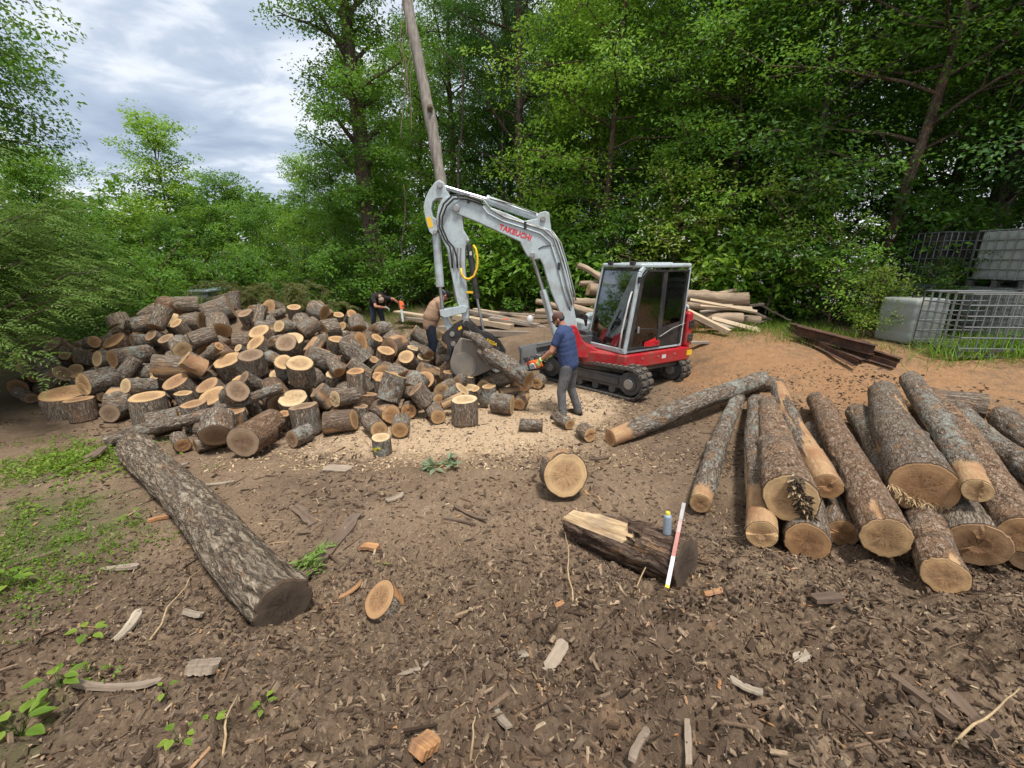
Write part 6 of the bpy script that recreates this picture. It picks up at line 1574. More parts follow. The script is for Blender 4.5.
EX_C = Vector((2.25, 9.3, 0.12))
def build_excavator():
    root = empty('excavator', EX_C)
    tag(root, 'grey and red tracked excavator with cab, raised boom and a log gripped in its bucket', 'excavator')
    inv = Matrix.Translation(-EX_C)
    def part(name, mb, mat, bevel=0.0, smooth=False):
        o = mb.build(name, mat, root, bevel, smooth); o.matrix_parent_inverse = inv; return o
    def sub(name, mb, mat, par, bevel=0.0, smooth=False):
        return mb.build(name, mat, par, bevel, smooth)
    z0 = EX_C.z
    # ---- undercarriage: uf forward, ul to its left
    uf = Vector((-0.70, 0.714, 0)).normalized(); ul = Vector((0, 0, 1)).cross(uf)
    def T(f, l, z): return EX_C + uf * f + ul * l + Vector((0, 0, z))
    Rm = Matrix((uf, ul, Vector((0, 0, 1)))).transposed()
    part('undercarriage', MB().box(T(0, 0, .36), (1.3, 1.3, .26), Rm).box(T(0, 0, .52), (.9, .9, .12), Rm).cyl(T(0, 0, .5), T(0, 0, .66), .48, seg=32), M_frame, .02)
    shoe = MB()
    shoe.box((0, 0, 0), (.118, .40, .03)).box((0, -.115, .028), (.075, .15, .035)).box((0, .115, .028), (.075, .15, .035)).box((0, 0, -.022), (.05, .09, .03))
    shoe_me = shoe.mesh('track_shoe', M_rubber)
    shoe_me.update()
    hl, rr = 0.99, 0.285
    for side in (1, -1):
        w = 'near' if side == 1 else 'far'
        tf = part('track_frame', MB().box(T(0, .84 * side, .29), (1.75, .24, .26), Rm).box(T(.0, .84 * side, .30), (1.5, .3, .14), Rm).box(T(-.62, .70 * side, .34), (.4, .1, .3), Rm), M_frame, .02)
        for f, r in ((-hl, .235), (hl, .225)):
            wl = part('sprocket' if f < 0 else 'idler', MB().cyl(T(f, .84 * side - .13, .30), T(f, .84 * side + .13, .30), r, seg=32).cyl(T(f, .84 * side - .16, .30), T(f, .84 * side + .16, .30), r * .62, seg=28), M_frame, .015)
            sub('hub', MB().cyl(T(f, .84 * side - .185, .30), T(f, .84 * side + .185, .30), r * .42, seg=24), M_steel, wl, .008)
        for f in (-.6, -.2, .2, .6):
            part('roller', MB().cyl(T(f, .84 * side - .12, .12), T(f, .84 * side + .12, .12), .075, seg=16), M_frame)
        per = 2 * 2 * hl + 2 * math.pi * rr; n = 46
        for i in range(n):
            d = per * i / n
            if d < 2 * hl: f, z, a = hl - d, .30 + rr, 0.0
            elif d < 2 * hl + math.pi * rr:
                q = (d - 2 * hl) / rr; f, z, a = -hl - math.sin(q) * rr, .30 + math.cos(q) * rr, -q
            elif d < 4 * hl + math.pi * rr: f, z, a = -hl + (d - 2 * hl - math.pi * rr), .30 - rr, math.pi
            else:
                q = (d - 4 * hl - math.pi * rr) / rr; f, z, a = hl + math.sin(q) * rr, .30 - math.cos(q) * rr, math.pi - q
            o = link('track_shoe', shoe_me, root); o.matrix_parent_inverse = inv
            sagz = -.02 * math.sin(math.pi * (hl - f) / (2 * hl)) if a == 0.0 else 0
            n_ = Vector((0, 0, 1)) * math.cos(a) + uf * math.sin(a)
            x_ = ul.cross(n_)
            m = Matrix((x_, ul, n_)).transposed().to_4x4(); m.translation = T(f, .84 * side, z + sagz); o.matrix_basis = m
    # dozer blade
    pr = [(0.02, .02), (.10, .06), (.07, .2), (.065, .34), (.12, .5), (.07, .52), (.02, .36), (.0, .2), (-.03, .04)]
    bl = part('dozer_blade', MB().prism(pr, T(1.85, 0, .12), uf, (0, 0, 1), 2.05), M_blade, .01)
    part('blade_arm', MB().beam(T(.6, .42, .32), T(1.86, .5, .32), .1, .12), M_blade, .012)
    part('blade_arm', MB().beam(T(.6, -.42, .32), T(1.86, -.5, .32), .1, .12), M_blade, .012)
    sub('rib', MB().beam(T(1.9, .98, .16), T(1.9, .98, .62), .03, .14).beam(T(1.9, -.98, .16), T(1.9, -.98, .62), .03, .14).beam(T(1.82, .5, .62), T(1.82, -.5, .62), .06, .05), M_blade, bl, .006)
    # ---- upper body
    f_ = Vector((-0.86, -0.51, 0)).normalized(); l_ = Vector((0, 0, 1)).cross(f_); up = Vector((0, 0, 1))
    def U(f, l, z): return EX_C + f_ * f + l_ * l + up * (z - z0)
    Ru = Matrix((f_, l_, up)).transposed()
    base = U(0, 0, 0)
    def slab(outline, za, zb): return MB().prism(outline, base + up * (za + zb) / 2, f_, l_, zb - za)
    rear = [(-1.18 - .30 * math.cos(a) , 1.0 * math.sin(a)) for a in np.linspace(-math.pi / 2, math.pi / 2, 15)]
    deck = [(.50, -1.0)] + [(x, y) for x, y in [(.80, -.55), (1.02, -.30), (1.02, .22), (.76, .72), (.66, 1.0)]] + [(x, y) for x, y in rear[::-1]]
    body = part('body', slab(deck, .64, .93), M_red, .035)
    sub('body_rim', slab([(x * .97, y * .97) for x, y in deck], .56, .64), M_black, body, .01)
    cw = [(-.62, -1.0)] + [(-.62, 1.0 - .08)] + [(x, y) for x, y in rear[::-1]]
    cw = [(-1.08, .99)] + [(x, y) for x, y in rear[::-1]] + [(-1.08, -.99)]
    cwt = part('counterweight', slab(cw, .932, 1.66), M_red, .05)
    for z in (1.12, 1.40):
        sub('vent', MB().box(U(-1.20, .985, z), (.17, .05, .17), Ru @ Matrix.Rotation(.12, 3, 'Z')), M_black, cwt, .02)
    sub('vent_slat', MB().box(U(-1.20, 1.012, 1.12), (.15, .012, .012), Ru @ Matrix.Rotation(.12, 3, 'Z')).box(U(-1.20, 1.012, 1.40), (.15, .012, .012), Ru @ Matrix.Rotation(.12, 3, 'Z')), M_frame, cwt)
    sub('sticker', MB().box(U(-1.21, 1.0, .80), (.17, .012, .11), Ru @ Matrix.Rotation(.06, 3, 'Z')), M_yellowtext, cwt)
    hood = part('engine_hood', slab([(-1.40, -.7), (-1.40, .7), (-1.2, .9), (-1.2, -.9)], 1.662, 1.80), M_grey, .06)
    part('side_hood', slab([(-1.0, -.985), (-1.0, -.25), (.42, -.25), (.60, -.42), (.60, -.75), (.40, -.985)], .932, 1.42).prism([(-1.0, -.95), (-1.0, -.28), (.05, -.28), (.25, -.45), (.25, -.75), (.05, -.95)], base + up * 1.48, f_, l_, .12), M_grey, .06)
    part('front_step', MB().box(U(.66, -.18, 1.06), (.5, .28, .24), Ru).box(U(.62, -.2, 1.22), (.3, .26, .1), Ru), M_frame, .02)
    sub('sticker', MB().box(U(-.42, 1.001, .80), (.12, .006, .075), Ru), M_white, body)
    for f in (.2, -.25, -.75): sub('bolt', MB().cyl(U(f, .99, .82), U(f, 1.012, .82), .018, seg=10), M_steel, body)
    sub('step', MB().box(U(.42, 1.02, .60), (.28, .12, .03), Ru), M_red, body, .008)
    # cab: four pillars lean a little; glass between them
    zb, zt = .96, 2.60
    FB, FT, RB, RT, L0, L1 = .62, .31, -.96, -1.03, -.17, .95
    cab = part('cab', MB().beam(U(FB, L1 - .03, zb), U(FT + .06, L1 - .03, zt - .12), .06, .09, f_).beam(U(FT + .06, L1 - .03, zt - .13), U(FT - .04, L1 - .03, zt - .03), .06, .09, f_)
        .beam(U(FB, L0 + .03, zb), U(FT, L0 + .03, zt - .02), .06, .07, f_).beam(U(RB, L1 - .03, zb), U(RT, L1 - .03, zt - .02), .06, .06, f_).beam(U(RB, L0 + .03, zb), U(RT, L0 + .03, zt - .02), .06, .06, f_)
        .beam(U(FB, L0, zb + .03), U(FB, L1, zb + .03), .07, .10).beam(U(FB, L1 - .03, zb + .02), U(RB, L1 - .03, zb + .02), .06, .05).beam(U(RB, L0, zb + .3), U(RB, L1, zb + .3), .05, .6), M_grey, .018)
    roof = part('cab_roof', MB().prism([(FT + .05, L0 + .03), (FT + .05, L1 - .03), (FT - .02, L1 + .01), (RT - .02, L1 + .01), (RT - .05, L1 - .05), (RT - .05, L0 + .05), (RT, L0), (FT, L0)], base + up * (zt + .0), f_, l_, .085), M_grey, .035)
    sub('roof_hatch', MB().box(U(-.35, .39, zt + .05), (.7, .75, .02), Ru), M_grey, roof, .012)
    for l in (.12, .72): sub('work_lamp', MB().box(U(FT + .06, l, zt + .045), (.07, .11, .07), Ru).cyl(U(FT + .10, l, zt + .045), U(FT + .085, l, zt + .045), .03, seg=12), M_black, roof, .01)
    fp = lambda f0, f1, z: f0 + (f1 - f0) * (z - zb) / (zt - zb)          # front slope
    def pane(name, pts, mat, par, th=.006):
        c = sum((Vector(p) for p in pts), Vector()) / len(pts)
        n = (Vector(pts[1]) - Vector(pts[0])).cross(Vector(pts[2]) - Vector(pts[0])).normalized()
        k = len(pts); V = [Vector(p) + n * s * th / 2 for s in (-1, 1) for p in pts]; a = np.arange(k); b = (a + 1) % k
        return sub(name, MB().add([tuple(v) for v in V], [np.array([a[::-1], a + k]), np.stack([a, b, b + k, a + k], -1)]), mat, par)
    e = .05
    pane('windscreen', [U(FB + .01, L0 + .07, zb + .1), U(FB + .01, L1 - .08, zb + .1), U(fp(FB, FT, zt - .1) + .01, L1 - .08, zt - .1), U(fp(FB, FT, zt - .1) + .01, L0 + .07, zt - .1)], M_glass_front, cab)
    sub('windscreen_frame', MB().beam(U(FB + .012, L0 + .075, zb + .09), U(fp(FB, FT, zt - .09) + .012, L0 + .075, zt - .09), .03, .03, f_).beam(U(FB + .012, L1 - .085, zb + .09), U(fp(FB, FT, zt - .09) + .012, L1 - .085, zt - .09), .03, .03, f_)
        .beam(U(fp(FB, FT, 1.5), L0 + .07, 1.5), U(fp(FB, FT, 1.5), L1 - .08, 1.5), .025, .04).beam(U(fp(FB, FT, zt - .08) + .01, L0 + .06, zt - .08), U(fp(FB, FT, zt - .08) + .01, L1 - .07, zt - .08), .03, .04), M_black, cab)
    pane('back_window', [U(RB - .0, L0 + .06, 1.6), U(RB, L1 - .07, 1.6), U(RT + .01, L1 - .07, zt - .1), U(RT + .01, L0 + .06, zt - .1)], M_glass, cab)
    pane('side_window', [U(FB - .05, L0 + .02, 1.3), U(RB + .04, L0 + .02, 1.3), U(RT + .04, L0 + .02, zt - .1), U(FT - .05, L0 + .02, zt - .1)], M_glass, cab)
    # door and rear quarter on the near side
    def S(f, z, d=0.0): return U(f, L1 + d, z)
    D0, D1, DT0, DT1 = FB - .07, -.24, FT - .02, -.28
    door = part('door', MB().beam(S(D0, zb + .06), S(DT0 + .03, zt - .2), .035, .085, f_).beam(S(DT0 + .03, zt - .21), S(DT0 - .09, zt - .10), .035, .07, f_).beam(S(DT0 - .10, zt - .10), S(DT1, zt - .10), .035, .065, f_)
        .beam(S(D1, zb + .06), S(DT1, zt - .08), .035, .075, f_).beam(S(D0 + .03, zb + .085), S(D1, zb + .085), .035, .07, f_).beam(S(D0 - .03, 1.44), S(D1, 1.36), .02, .03, f_), M_black, .012)
    pane('door_glass', [S(D0 - .02, zb + .1), S(D1, zb + .1), S(DT1, zt - .1), S(DT0 - .09, zt - .1), S(DT0 + .0, zt - .2)], M_glass, door)
    sub('door_handle', MB().box(S(.36, 1.40, .03), (.05, .03, .13), Ru), M_steel, door, .01)
    sub('decal_panel', MB().prism([(-.16, .0), (.16, .0), (.16, .10), (-.10, .17), (-.16, .17)], S(.0, zb + .07, .024), f_, up, .004), M_redtext, door)
    q = part('quarter_panel', MB().beam(S(D1 - .05, zb + .06), S(DT1 - .05, zt - .08), .03, .05, f_).beam(S(RB + .07, zb + .06), S(RT + .08, zt - .1), .03, .07, f_).beam(S(DT1 - .05, zt - .10), S(RT + .06, zt - .10), .03, .06, f_)
        .add(*[(lambda P: ([tuple(p) for p in P], [np.array([[0, 1, 2, 3]])]))([S(D1 - .06, zb + .05, .0), S(RB + .06, zb + .05, .0), S(RB + .05, 1.52, .0), S(D1 - .06, 1.44, .0)])][0]), M_black, .0)
    pane('quarter_glass', [S(D1 - .06, 1.42, .004), S(RB + .06, 1.5, .004), S(RT + .08, zt - .1, .004), S(DT1 - .06, zt - .1, .004)], M_glass, q)
    lettering('TB370', M_redtext, .155, S(.15, zb + .085, .034), -f_, up, door, 'lettering', .002, .004)
    sub('strap', MB().tube([S(D1 - .02, 1.22, .03), S(-.6, 1.36, .04), S(RB - .02, 1.44, .03)], .008, 5), M_greypaint, q)
    # grab rails and wiper on the front pillar
    part('grab_rail', MB().tube([U(FB + .03, L1 - .10, 1.02), U(FB + .12, L1 - .06, 1.06), U(FB + .09, L1 - .05, 1.4), U(FB - .02, L1 - .05, 1.9), U(FB - .10, L1 - .07, 2.1), U(FB - .14, L1 - .09, 2.12)], .017, 8), M_white, smooth=True)
    part('wiper', MB().tube([U(.42, .75, 1.15), U(.36, .72, 1.75), U(.28, .66, 2.25)], .010, 5), M_black)
    part('mirror', MB().box(U(FT + .12, L1 + .02, 2.34), (.04, .05, .12), Ru).tube([U(FT + .02, L1 - .02, 2.4), U(FT + .12, L1 + .02, 2.38)], .01, 5), M_black, .008)
    # inside
    st = part('driver_seat', MB().box(U(-.3, .4, 1.35), (.5, .5, .14), Ru).box(U(-.55, .4, 1.72), (.13, .46, .7), Ru @ Matrix.Rotation(-.12, 3, 'Y')).box(U(-.6, .4, 2.12), (.1, .26, .16), Ru).box(U(-.3, .4, 1.12), (.45, .45, .35), Ru), M_seat, .03)
    part('console', MB().box(U(-.1, .72, 1.5), (.5, .12, .1), Ru).box(U(-.1, .08, 1.5), (.5, .12, .1), Ru).tube([U(.1, .72, 1.5), U(.13, .72, 1.72)], .018, 6).tube([U(.1, .08, 1.5), U(.13, .08, 1.72)], .018, 6).ball(U(.135, .72, 1.75), .035, 8, 6).ball(U(.135, .08, 1.75), .035, 8, 6).box(U(.33, .02, 1.62), (.05, .16, .2), Ru).tube([U(.3, .3, 1.0), U(.25, .3, 1.5)], .015, 6).tube([U(.3, .5, 1.0), U(.25, .5, 1.5)], .015, 6), M_seat, .01)
    part('cab_floor', MB().box(U(-.17, .39, 1.0), (1.2, 1.05, .06), Ru), M_seat)
    # ---- boom, stick and bucket lie in an upright plane across the front
    YB = 8.75
    def pb(px, py):
        d = ray(px, py); return Vector((0, 0, CAM_H)) + d * (YB / d.y)
    def pl(pts): return [(p.x, p.z) for p in (pb(*q) for q in pts)]
    O, EX, EZ = Vector((0, YB, 0)), Vector((1, 0, 0)), Vector((0, 0, 1))
    def plate(pts, th, off=0.0): return MB().prism(pl(pts)[::-1], O, EX, EZ, th, off)
    def bb(px, py, off=0.0): return pb(px, py) + Vector((0, -off, 0))
    boom_px = [(452.5, 209), (454, 204.5), (460, 200.5), (470, 201), (488, 207), (507, 214), (524, 221.5), (537, 219), (538.4, 213.5), (545, 211.5), (548.8, 213.5), (550.5, 229), (555, 240), (559.5, 253), (568, 281), (576, 322), (577, 333), (570, 337),
               (565.8, 328), (562.5, 319.5), (550, 290), (542.3, 264), (539.5, 259), (533, 260), (527, 256), (522.8, 248.6), (520, 242), (495, 230.5), (476.5, 222), (460, 215.5), (455, 213.5)]
    boom = part('boom', plate(boom_px, .26), M_grey, .018)
    x0, x1 = bb(499, 229.2), bb(528.5, 240.4); ex = x1 - x0
    lt = lettering('TAKEUCHI', M_redtext, ex.length / 4.55, x0 + Vector((0, -.133, 0)), ex, Vector((ex.z, 0, -ex.x)) * -1, boom, 'lettering', .002, .004)
    for (px, py, r) in ((457.5, 209, .06), (542.3, 219.5, .05), (532, 255, .05), (572, 331, .07)):
        sub('pin', MB().cyl(bb(px, py, .17), bb(px, py, -.17), r, seg=20), M_steel, boom, .008)
    lines = [[(458, 198), (470, 200.5), (481, 204.5), (488, 214), (503, 222), (524, 228.5), (540, 234), (550, 243), (556, 262), (563, 290), (568, 306)],
             [(462, 196), (472, 197.5), (484, 201), (491, 210), (505, 218), (526, 224.5), (543, 230), (553, 239), (560, 259), (566.5, 288), (571, 304)],
             [(536, 226), (549, 231), (557, 241), (564, 262), (570, 287), (573, 301)], [(551, 231), (560, 243), (567, 266), (573, 290), (575, 300)]]
    for k, pth in enumerate(lines):
        sub('pipe', MB().tube([bb(x, y, .145 - .02 * (k > 1)) for x, y in pth], .016, 8), M_steel if k % 2 else M_grey, boom, smooth=True)
    for px, py in ((469, 200), (525, 226), (558, 266)):
        sub('pipe_clamp', MB().box(bb(px, py, .145), (.05, .05, .14)), M_black, boom, .006)
    for k, pth in enumerate([[(482, 203), (466, 196.5), (453, 197), (445, 205), (441, 216), (440.5, 227), (446, 240), (451, 247), (453, 258), (453.5, 268)], [(484, 206), (468, 200), (455, 200), (448, 207), (444, 217), (443.5, 228), (449, 241), (455, 248), (458, 258), (458.5, 268)]]):
        sub('hose', MB().tube([bb(x, y, .17) for x, y in pth], .017, 8), M_hose, boom, smooth=True)
    for k in range(4):
        sub('hose', MB().tube([bb(567 + k * 1.6, 303 - k, .13 - .05 * k), bb(569 + k * 1.6, 309, .12 - .05 * k), bb(576 + k * 1.5, 316 - k, .08), bb(584 + k, 319 - k, .02), bb(586, 326, .0)], .018, 7), M_hose, boom, smooth=True)
    sub('hose', MB().tube([bb(538, 249, .135), bb(543, 246.5, .14), bb(549, 245.8, .14), bb(553, 246, .13)], .008, 5), M_hose, boom, smooth=True)
    # swing bracket and nose
    br = part('swing_bracket', plate([(566, 331), (567, 326), (571, 323.5), (575, 325), (578, 331), (581, 338), (585, 343), (600, 350), (598, 357), (582, 356), (570, 354), (566, 350)], .14, .13).prism(pl([(566, 331), (567, 326), (571, 323.5), (575, 325), (578, 331), (581, 338), (585, 343), (600, 350), (598, 357), (582, 356), (570, 354), (566, 350)])[::-1], O, EX, EZ, .1, -.17), M_red, .02)
    sub('pin', MB().cyl(bb(572, 331, .24), bb(572, 331, -.24), .05, seg=18), M_red, br, .01)
    sub('pivot', MB().cyl(bb(580, 342, 0), bb(580, 356, 0), .10, seg=20), M_black, br, .01)
    # boom cylinder under, arm cylinder on top
    cyl = part('boom_cylinder', MB().cyl(bb(543, 290), bb(559, 345), .075, seg=20), M_grey, .01)
    sub('rod', MB().cyl(bb(532, 255), bb(543.4, 291), .04, seg=16), M_chrome, cyl, smooth=False)
    sub('pipe', MB().tube([bb(535, 265, .05), bb(542, 290, .08), bb(549, 316, .09)], .013, 6), M_steel, cyl)
    cyl = part('stick_cylinder', MB().cyl(bb(541.5, 219), bb(487, 199.8), .078, seg=20).cyl(bb(489, 200.5), bb(486, 199.4), .088, seg=20), M_grey, .01)
    sub('rod', MB().cyl(bb(487, 199.8), bb(441.5, 186.3), .042, seg=16), M_chrome, cyl)
    sub('pipe', MB().tube([bb(490, 199, .07), bb(515, 206, .09), bb(536, 214, .08)], .012, 6), M_black, cyl)
    # stick (dipper)
    arm_px = [(448, 197), (457, 197), (464, 206), (463, 219), (464, 230), (467, 235), (470, 240.5), (468, 244), (466, 249), (465.8, 270), (469, 306), (469, 319), (466, 322), (463, 319.5), (461.7, 311), (457.8, 302), (451, 269.5), (448, 250), (444, 242), (439, 230), (437, 219), (439, 207), (443, 200)]
    arm = part('stick', plate(arm_px, .20), M_grey, .015)
    sub('horn', plate([(435.5, 183), (440, 180.2), (445, 183.5), (446.5, 190), (451, 197), (446, 201.5), (442, 198.5), (437, 199), (433.5, 202.5), (432, 209), (433.5, 217), (437, 219.5), (438.5, 229), (437.5, 235), (433.5, 235.5), (430, 232), (427.5, 225), (425.3, 215), (424.3, 207), (426, 199), (430, 190.5)], .17), M_grey, arm, .014)
    sub('sticker', plate([(426.8, 218), (431.2, 217.2), (434, 227.2), (429.6, 228.4)], .004, .0875), M_yellowtext, arm)
    for (px, py, r) in ((440.5, 186, .055), (436, 232.3, .04), (466, 308, .05), (466, 319, .05), (468, 241.5, .03)):
        sub('pin', MB().cyl(bb(px, py, .135), bb(px, py, -.135), r, seg=18), M_steel, arm, .006)
    for x in (454, 458.5, 461.5): sub('pipe', MB().tube([bb(x, 248, .115), bb(x - .5, 262, .115), bb(x + .8, 269.5, .11)], .014, 6), M_steel, arm)
    cyl = part('bucket_cylinder', MB().cyl(bb(436.3, 233), bb(440.2, 287), .082, seg=20), M_grey, .01)
    sub('rod', MB().cyl(bb(440.2, 287), bb(442.8, 312), .038, seg=16), M_chrome, cyl)
    sub('pipe', MB().tube([bb(441.5, 252, .06), bb(442, 270, .06), bb(442.5, 284, .05)], .014, 6), M_grey, cyl)
    for off in (.13, -.13):
        part('bucket_link', plate([(440.5, 309), (444, 309), (464, 304.5), (468, 306.5), (467, 311.5), (446, 317), (441.5, 315)], .035, off), M_grey, .01)
    part('push_link', plate([(440.5, 311), (445.5, 311), (452.5, 327), (453.5, 331), (448.5, 331), (446, 327)], .16), M_grey, .012)
    hitch = part('quick_hitch', plate([(443, 334), (453, 325), (464, 319.5), (470, 321), (470, 328), (463, 334), (458, 340), (453, 349), (451, 358), (448.5, 361), (446, 358), (448, 350), (448.5, 343), (443, 339)], .05, .17).prism(pl([(443, 334), (453, 325), (464, 319.5), (470, 321), (470, 328), (463, 334), (458, 340), (453, 349), (451, 358), (448.5, 361), (446, 358), (448, 350), (448.5, 343), (443, 339)])[::-1], O, EX, EZ, .05, -.17).cyl(bb(452, 336, .17), bb(452, 336, -.17), .06, seg=14), M_black, .008)
    for px, py in ((453.5, 332.5), (466.5, 332), (454.5, 342), (448.5, 356), (467, 322)):
        sub('pin', MB().cyl(bb(px, py, .215), bb(px, py, -.2), .05 if px < 467 else .065, seg=16), M_steel if py != 356 else M_black, hitch, .006)
    sub('sticker', plate([(459, 326.5), (462.3, 324.3), (463.3, 326.8), (460, 329)], .004, .198), M_yellowtext, hitch)
    bk_px = [(462, 336), (475, 339), (486, 350), (497, 361), (493, 366), (482, 371), (471, 375), (463, 375.5), (456, 372), (452.3, 366), (452, 358), (454.5, 350), (458, 342)]
    bucket = part('bucket', plate(bk_px, .58), M_bucket, .02)
    sub('wear_plate', MB().cyl(bb(465.5, 362, .285), bb(465.5, 362, .302), .26, seg=36), M_bucket, bucket, .006)
    for o_ in (.22, .07, -.08, -.22): sub('tooth', MB().box(pb(493.5, 366) + Vector((.03, -o_, -.03)), (.16, .07, .05), Matrix.Rotation(.55, 3, 'Y'), .7), M_steel, bucket, .006)
    th_px = [(464, 322), (467, 318.5), (472, 320.5), (480, 327.5), (492, 333.5), (500, 340), (506, 349.5), (504.5, 352.5), (497, 350), (488, 345.5), (483, 341), (477, 333), (470, 327)]
    thumb = part('thumb', plate(th_px, .05, .24).prism(pl(th_px)[::-1], O, EX, EZ, .05, .06).beam(bb(498, 346, .24), bb(498, 346, .04), .06, .06), M_black, .008)
    x0, x1 = bb(486.6, 338.6), bb(496.5, 343.6); ex = x1 - x0
    lettering('RKGA', M_yellowtext, ex.length / 2.6, x0 + Vector((0, -.268, 0)), ex, Vector((ex.z, 0, -ex.x)) * -1, thumb, 'lettering', .001, .003)
    sub('pin', MB().cyl(bb(498.5, 346, .275), bb(498.5, 346, .02), .035, seg=14), M_frame, thumb)
    cyl = part('thumb_cylinder', MB().cyl(bb(469.5, 245, .12), bb(477.2, 296, .12), .058, seg=18).cyl(bb(477, 294, .12), bb(477.6, 298, .12), .064, seg=18), M_black, .008)
    sub('rod', MB().cyl(bb(477.2, 296, .12), bb(484, 331, .12), .026, seg=14), M_chrome, cyl)
    sub('sticker', MB().box(bb(471.6, 253.5, .18), (.045, .006, .07)), M_white, cyl)
    part('yellow_hose', MB().tube([bb(461.7, 268, .14), bb(462.5, 274, .15), bb(465.5, 278, .16), bb(470, 279, .18), bb(475, 275.5, .18), bb(478, 267, .18), bb(478.2, 257, .18), bb(476.5, 249, .17), bb(474, 245.5, .14)], .022, 8), M_yellowtext, smooth=True)
    part('yellow_strap', MB().beam(bb(467, 291.6, .12), bb(475, 292, .12), .03, .04), M_yellowtext)
    return pb
EX_PB = build_excavator()

def build_gripped_log():
    pb = EX_PB
    d = pb(470, 333); e = at(528, 378.5, 8.0)
    s = at(464, 331, 8.62); 
    mid = at(489, 352, 8.35)
    m1 = log_between('gripped_log', at(484, 350, 8.5), e, .17, .155, 360, 'lichen covered log hanging from the excavator bucket toward the sawyer', M_bark_lichen, .0, .3, furrow=.016, knots=4)
    # its torn upper end runs on inside the jaws
    L = (s - mid).length
    o2 = MB().tube([mid + Vector((0, 0, .02)), (mid + s) / 2 + Vector((.02, 0, .07)), s + Vector((0, -.2, 0))], [.13, .10, .05], 14)
    me = o2.build('broken_end', M_bark_lichen, m1, smooth=True); me.matrix_parent_inverse = Matrix.LocRotScale(m1.location, m1.rotation_quaternion, None).inverted(); me['tone'] = .3
build_gripped_log()
# ------------------------------------------------------------------ people and chainsaws
def cloth(name, col, scale=60.0, worn=(0.5, 0.5, 0.5), wf=0.15, rough=0.9):
    m, g = new_mat(name)
    co = g('TexCoord').outputs['Object']
    n = g('TexNoise', Vector=co, Scale=7.0, Detail=6.0, Roughness=0.6).outputs['Fac']
    w = g('TexNoise', Vector=co, Scale=scale * 4, Detail=2.0).outputs['Fac']
    fold = g('TexNoise', Vector=g('Mapping', Vector=co, Scale=(1.6, 1.6, 0.8)).outputs[0], Scale=8.0, Detail=3.0, Distortion=1.2).outputs['Fac']
    c = g.mix(g.math('MULTIPLY', g.maprange(n, 0.45, 0.7), wf), col, worn)
    h = g.math('ADD', g.math('MULTIPLY', fold, 1.6), g.math('MULTIPLY', w, 0.15))
    finish(g, c, rough, 0.15, h, 0.012)
    return m
M_skin = cloth('skin', (0.42, 0.20, 0.13), 40, (0.5, 0.26, 0.18), 0.4, 0.6)
M_shirt_blue = cloth('cotton_navy', (0.042, 0.062, 0.135), worn=(0.075, 0.095, 0.17), wf=0.4)
M_jeans_grey = cloth('denim_grey', (0.11, 0.11, 0.115), worn=(0.24, 0.21, 0.18), wf=0.45)
M_shirt_tan = cloth('cotton_tan', (0.36, 0.225, 0.145), worn=(0.42, 0.30, 0.21), wf=0.4)
M_jeans_dark = cloth('denim_dark', (0.035, 0.042, 0.06), worn=(0.08, 0.085, 0.1), wf=0.4)
M_shirt_black = cloth('cotton_black', (0.022, 0.02, 0.022), worn=(0.06, 0.055, 0.05), wf=0.4)
M_boot = cloth('leather_brown', (0.055, 0.038, 0.03), worn=(0.17, 0.13, 0.10), wf=0.6, rough=0.7)
M_cap_brown = cloth('cap_brown', (0.11, 0.055, 0.04))
M_cap_dark = cloth('cap_dark', (0.02, 0.02, 0.024))
M_cap_tan = cloth('cap_tan', (0.34, 0.26, 0.19))
M_glove_lime = cloth('glove_lime', (0.45, 0.62, 0.22))
M_glove_grey = cloth('glove_grey', (0.30, 0.32, 0.31))
M_hair = cloth('hair_dark', (0.03, 0.022, 0.018))

def fleshed(name, mb, mat, parent, voxel, it=4):
    o = mb.build(name, mat, parent, smooth=True)
    m = o.modifiers.new('fuse', 'REMESH'); m.mode = 'VOXEL'; m.voxel_size = voxel; m.use_smooth_shade = True
    s = o.modifiers.new('soften', 'SMOOTH'); s.iterations = it; s.factor = 0.5
    return o

def limb(mb, pts, rad, n=5, seg=14):
    """tapered run through joints, a ball at each joint"""
    P = [Vector(p) for p in pts]
    for i in range(len(P) - 1):
        mb.tube([P[i].lerp(P[i + 1], k / n) for k in range(n + 1)], [rad[i] + (rad[i + 1] - rad[i]) * k / n for k in range(n + 1)], seg)
    for p, r in zip(P, rad): mb.ball(p, r * 1.0, 12, 8)

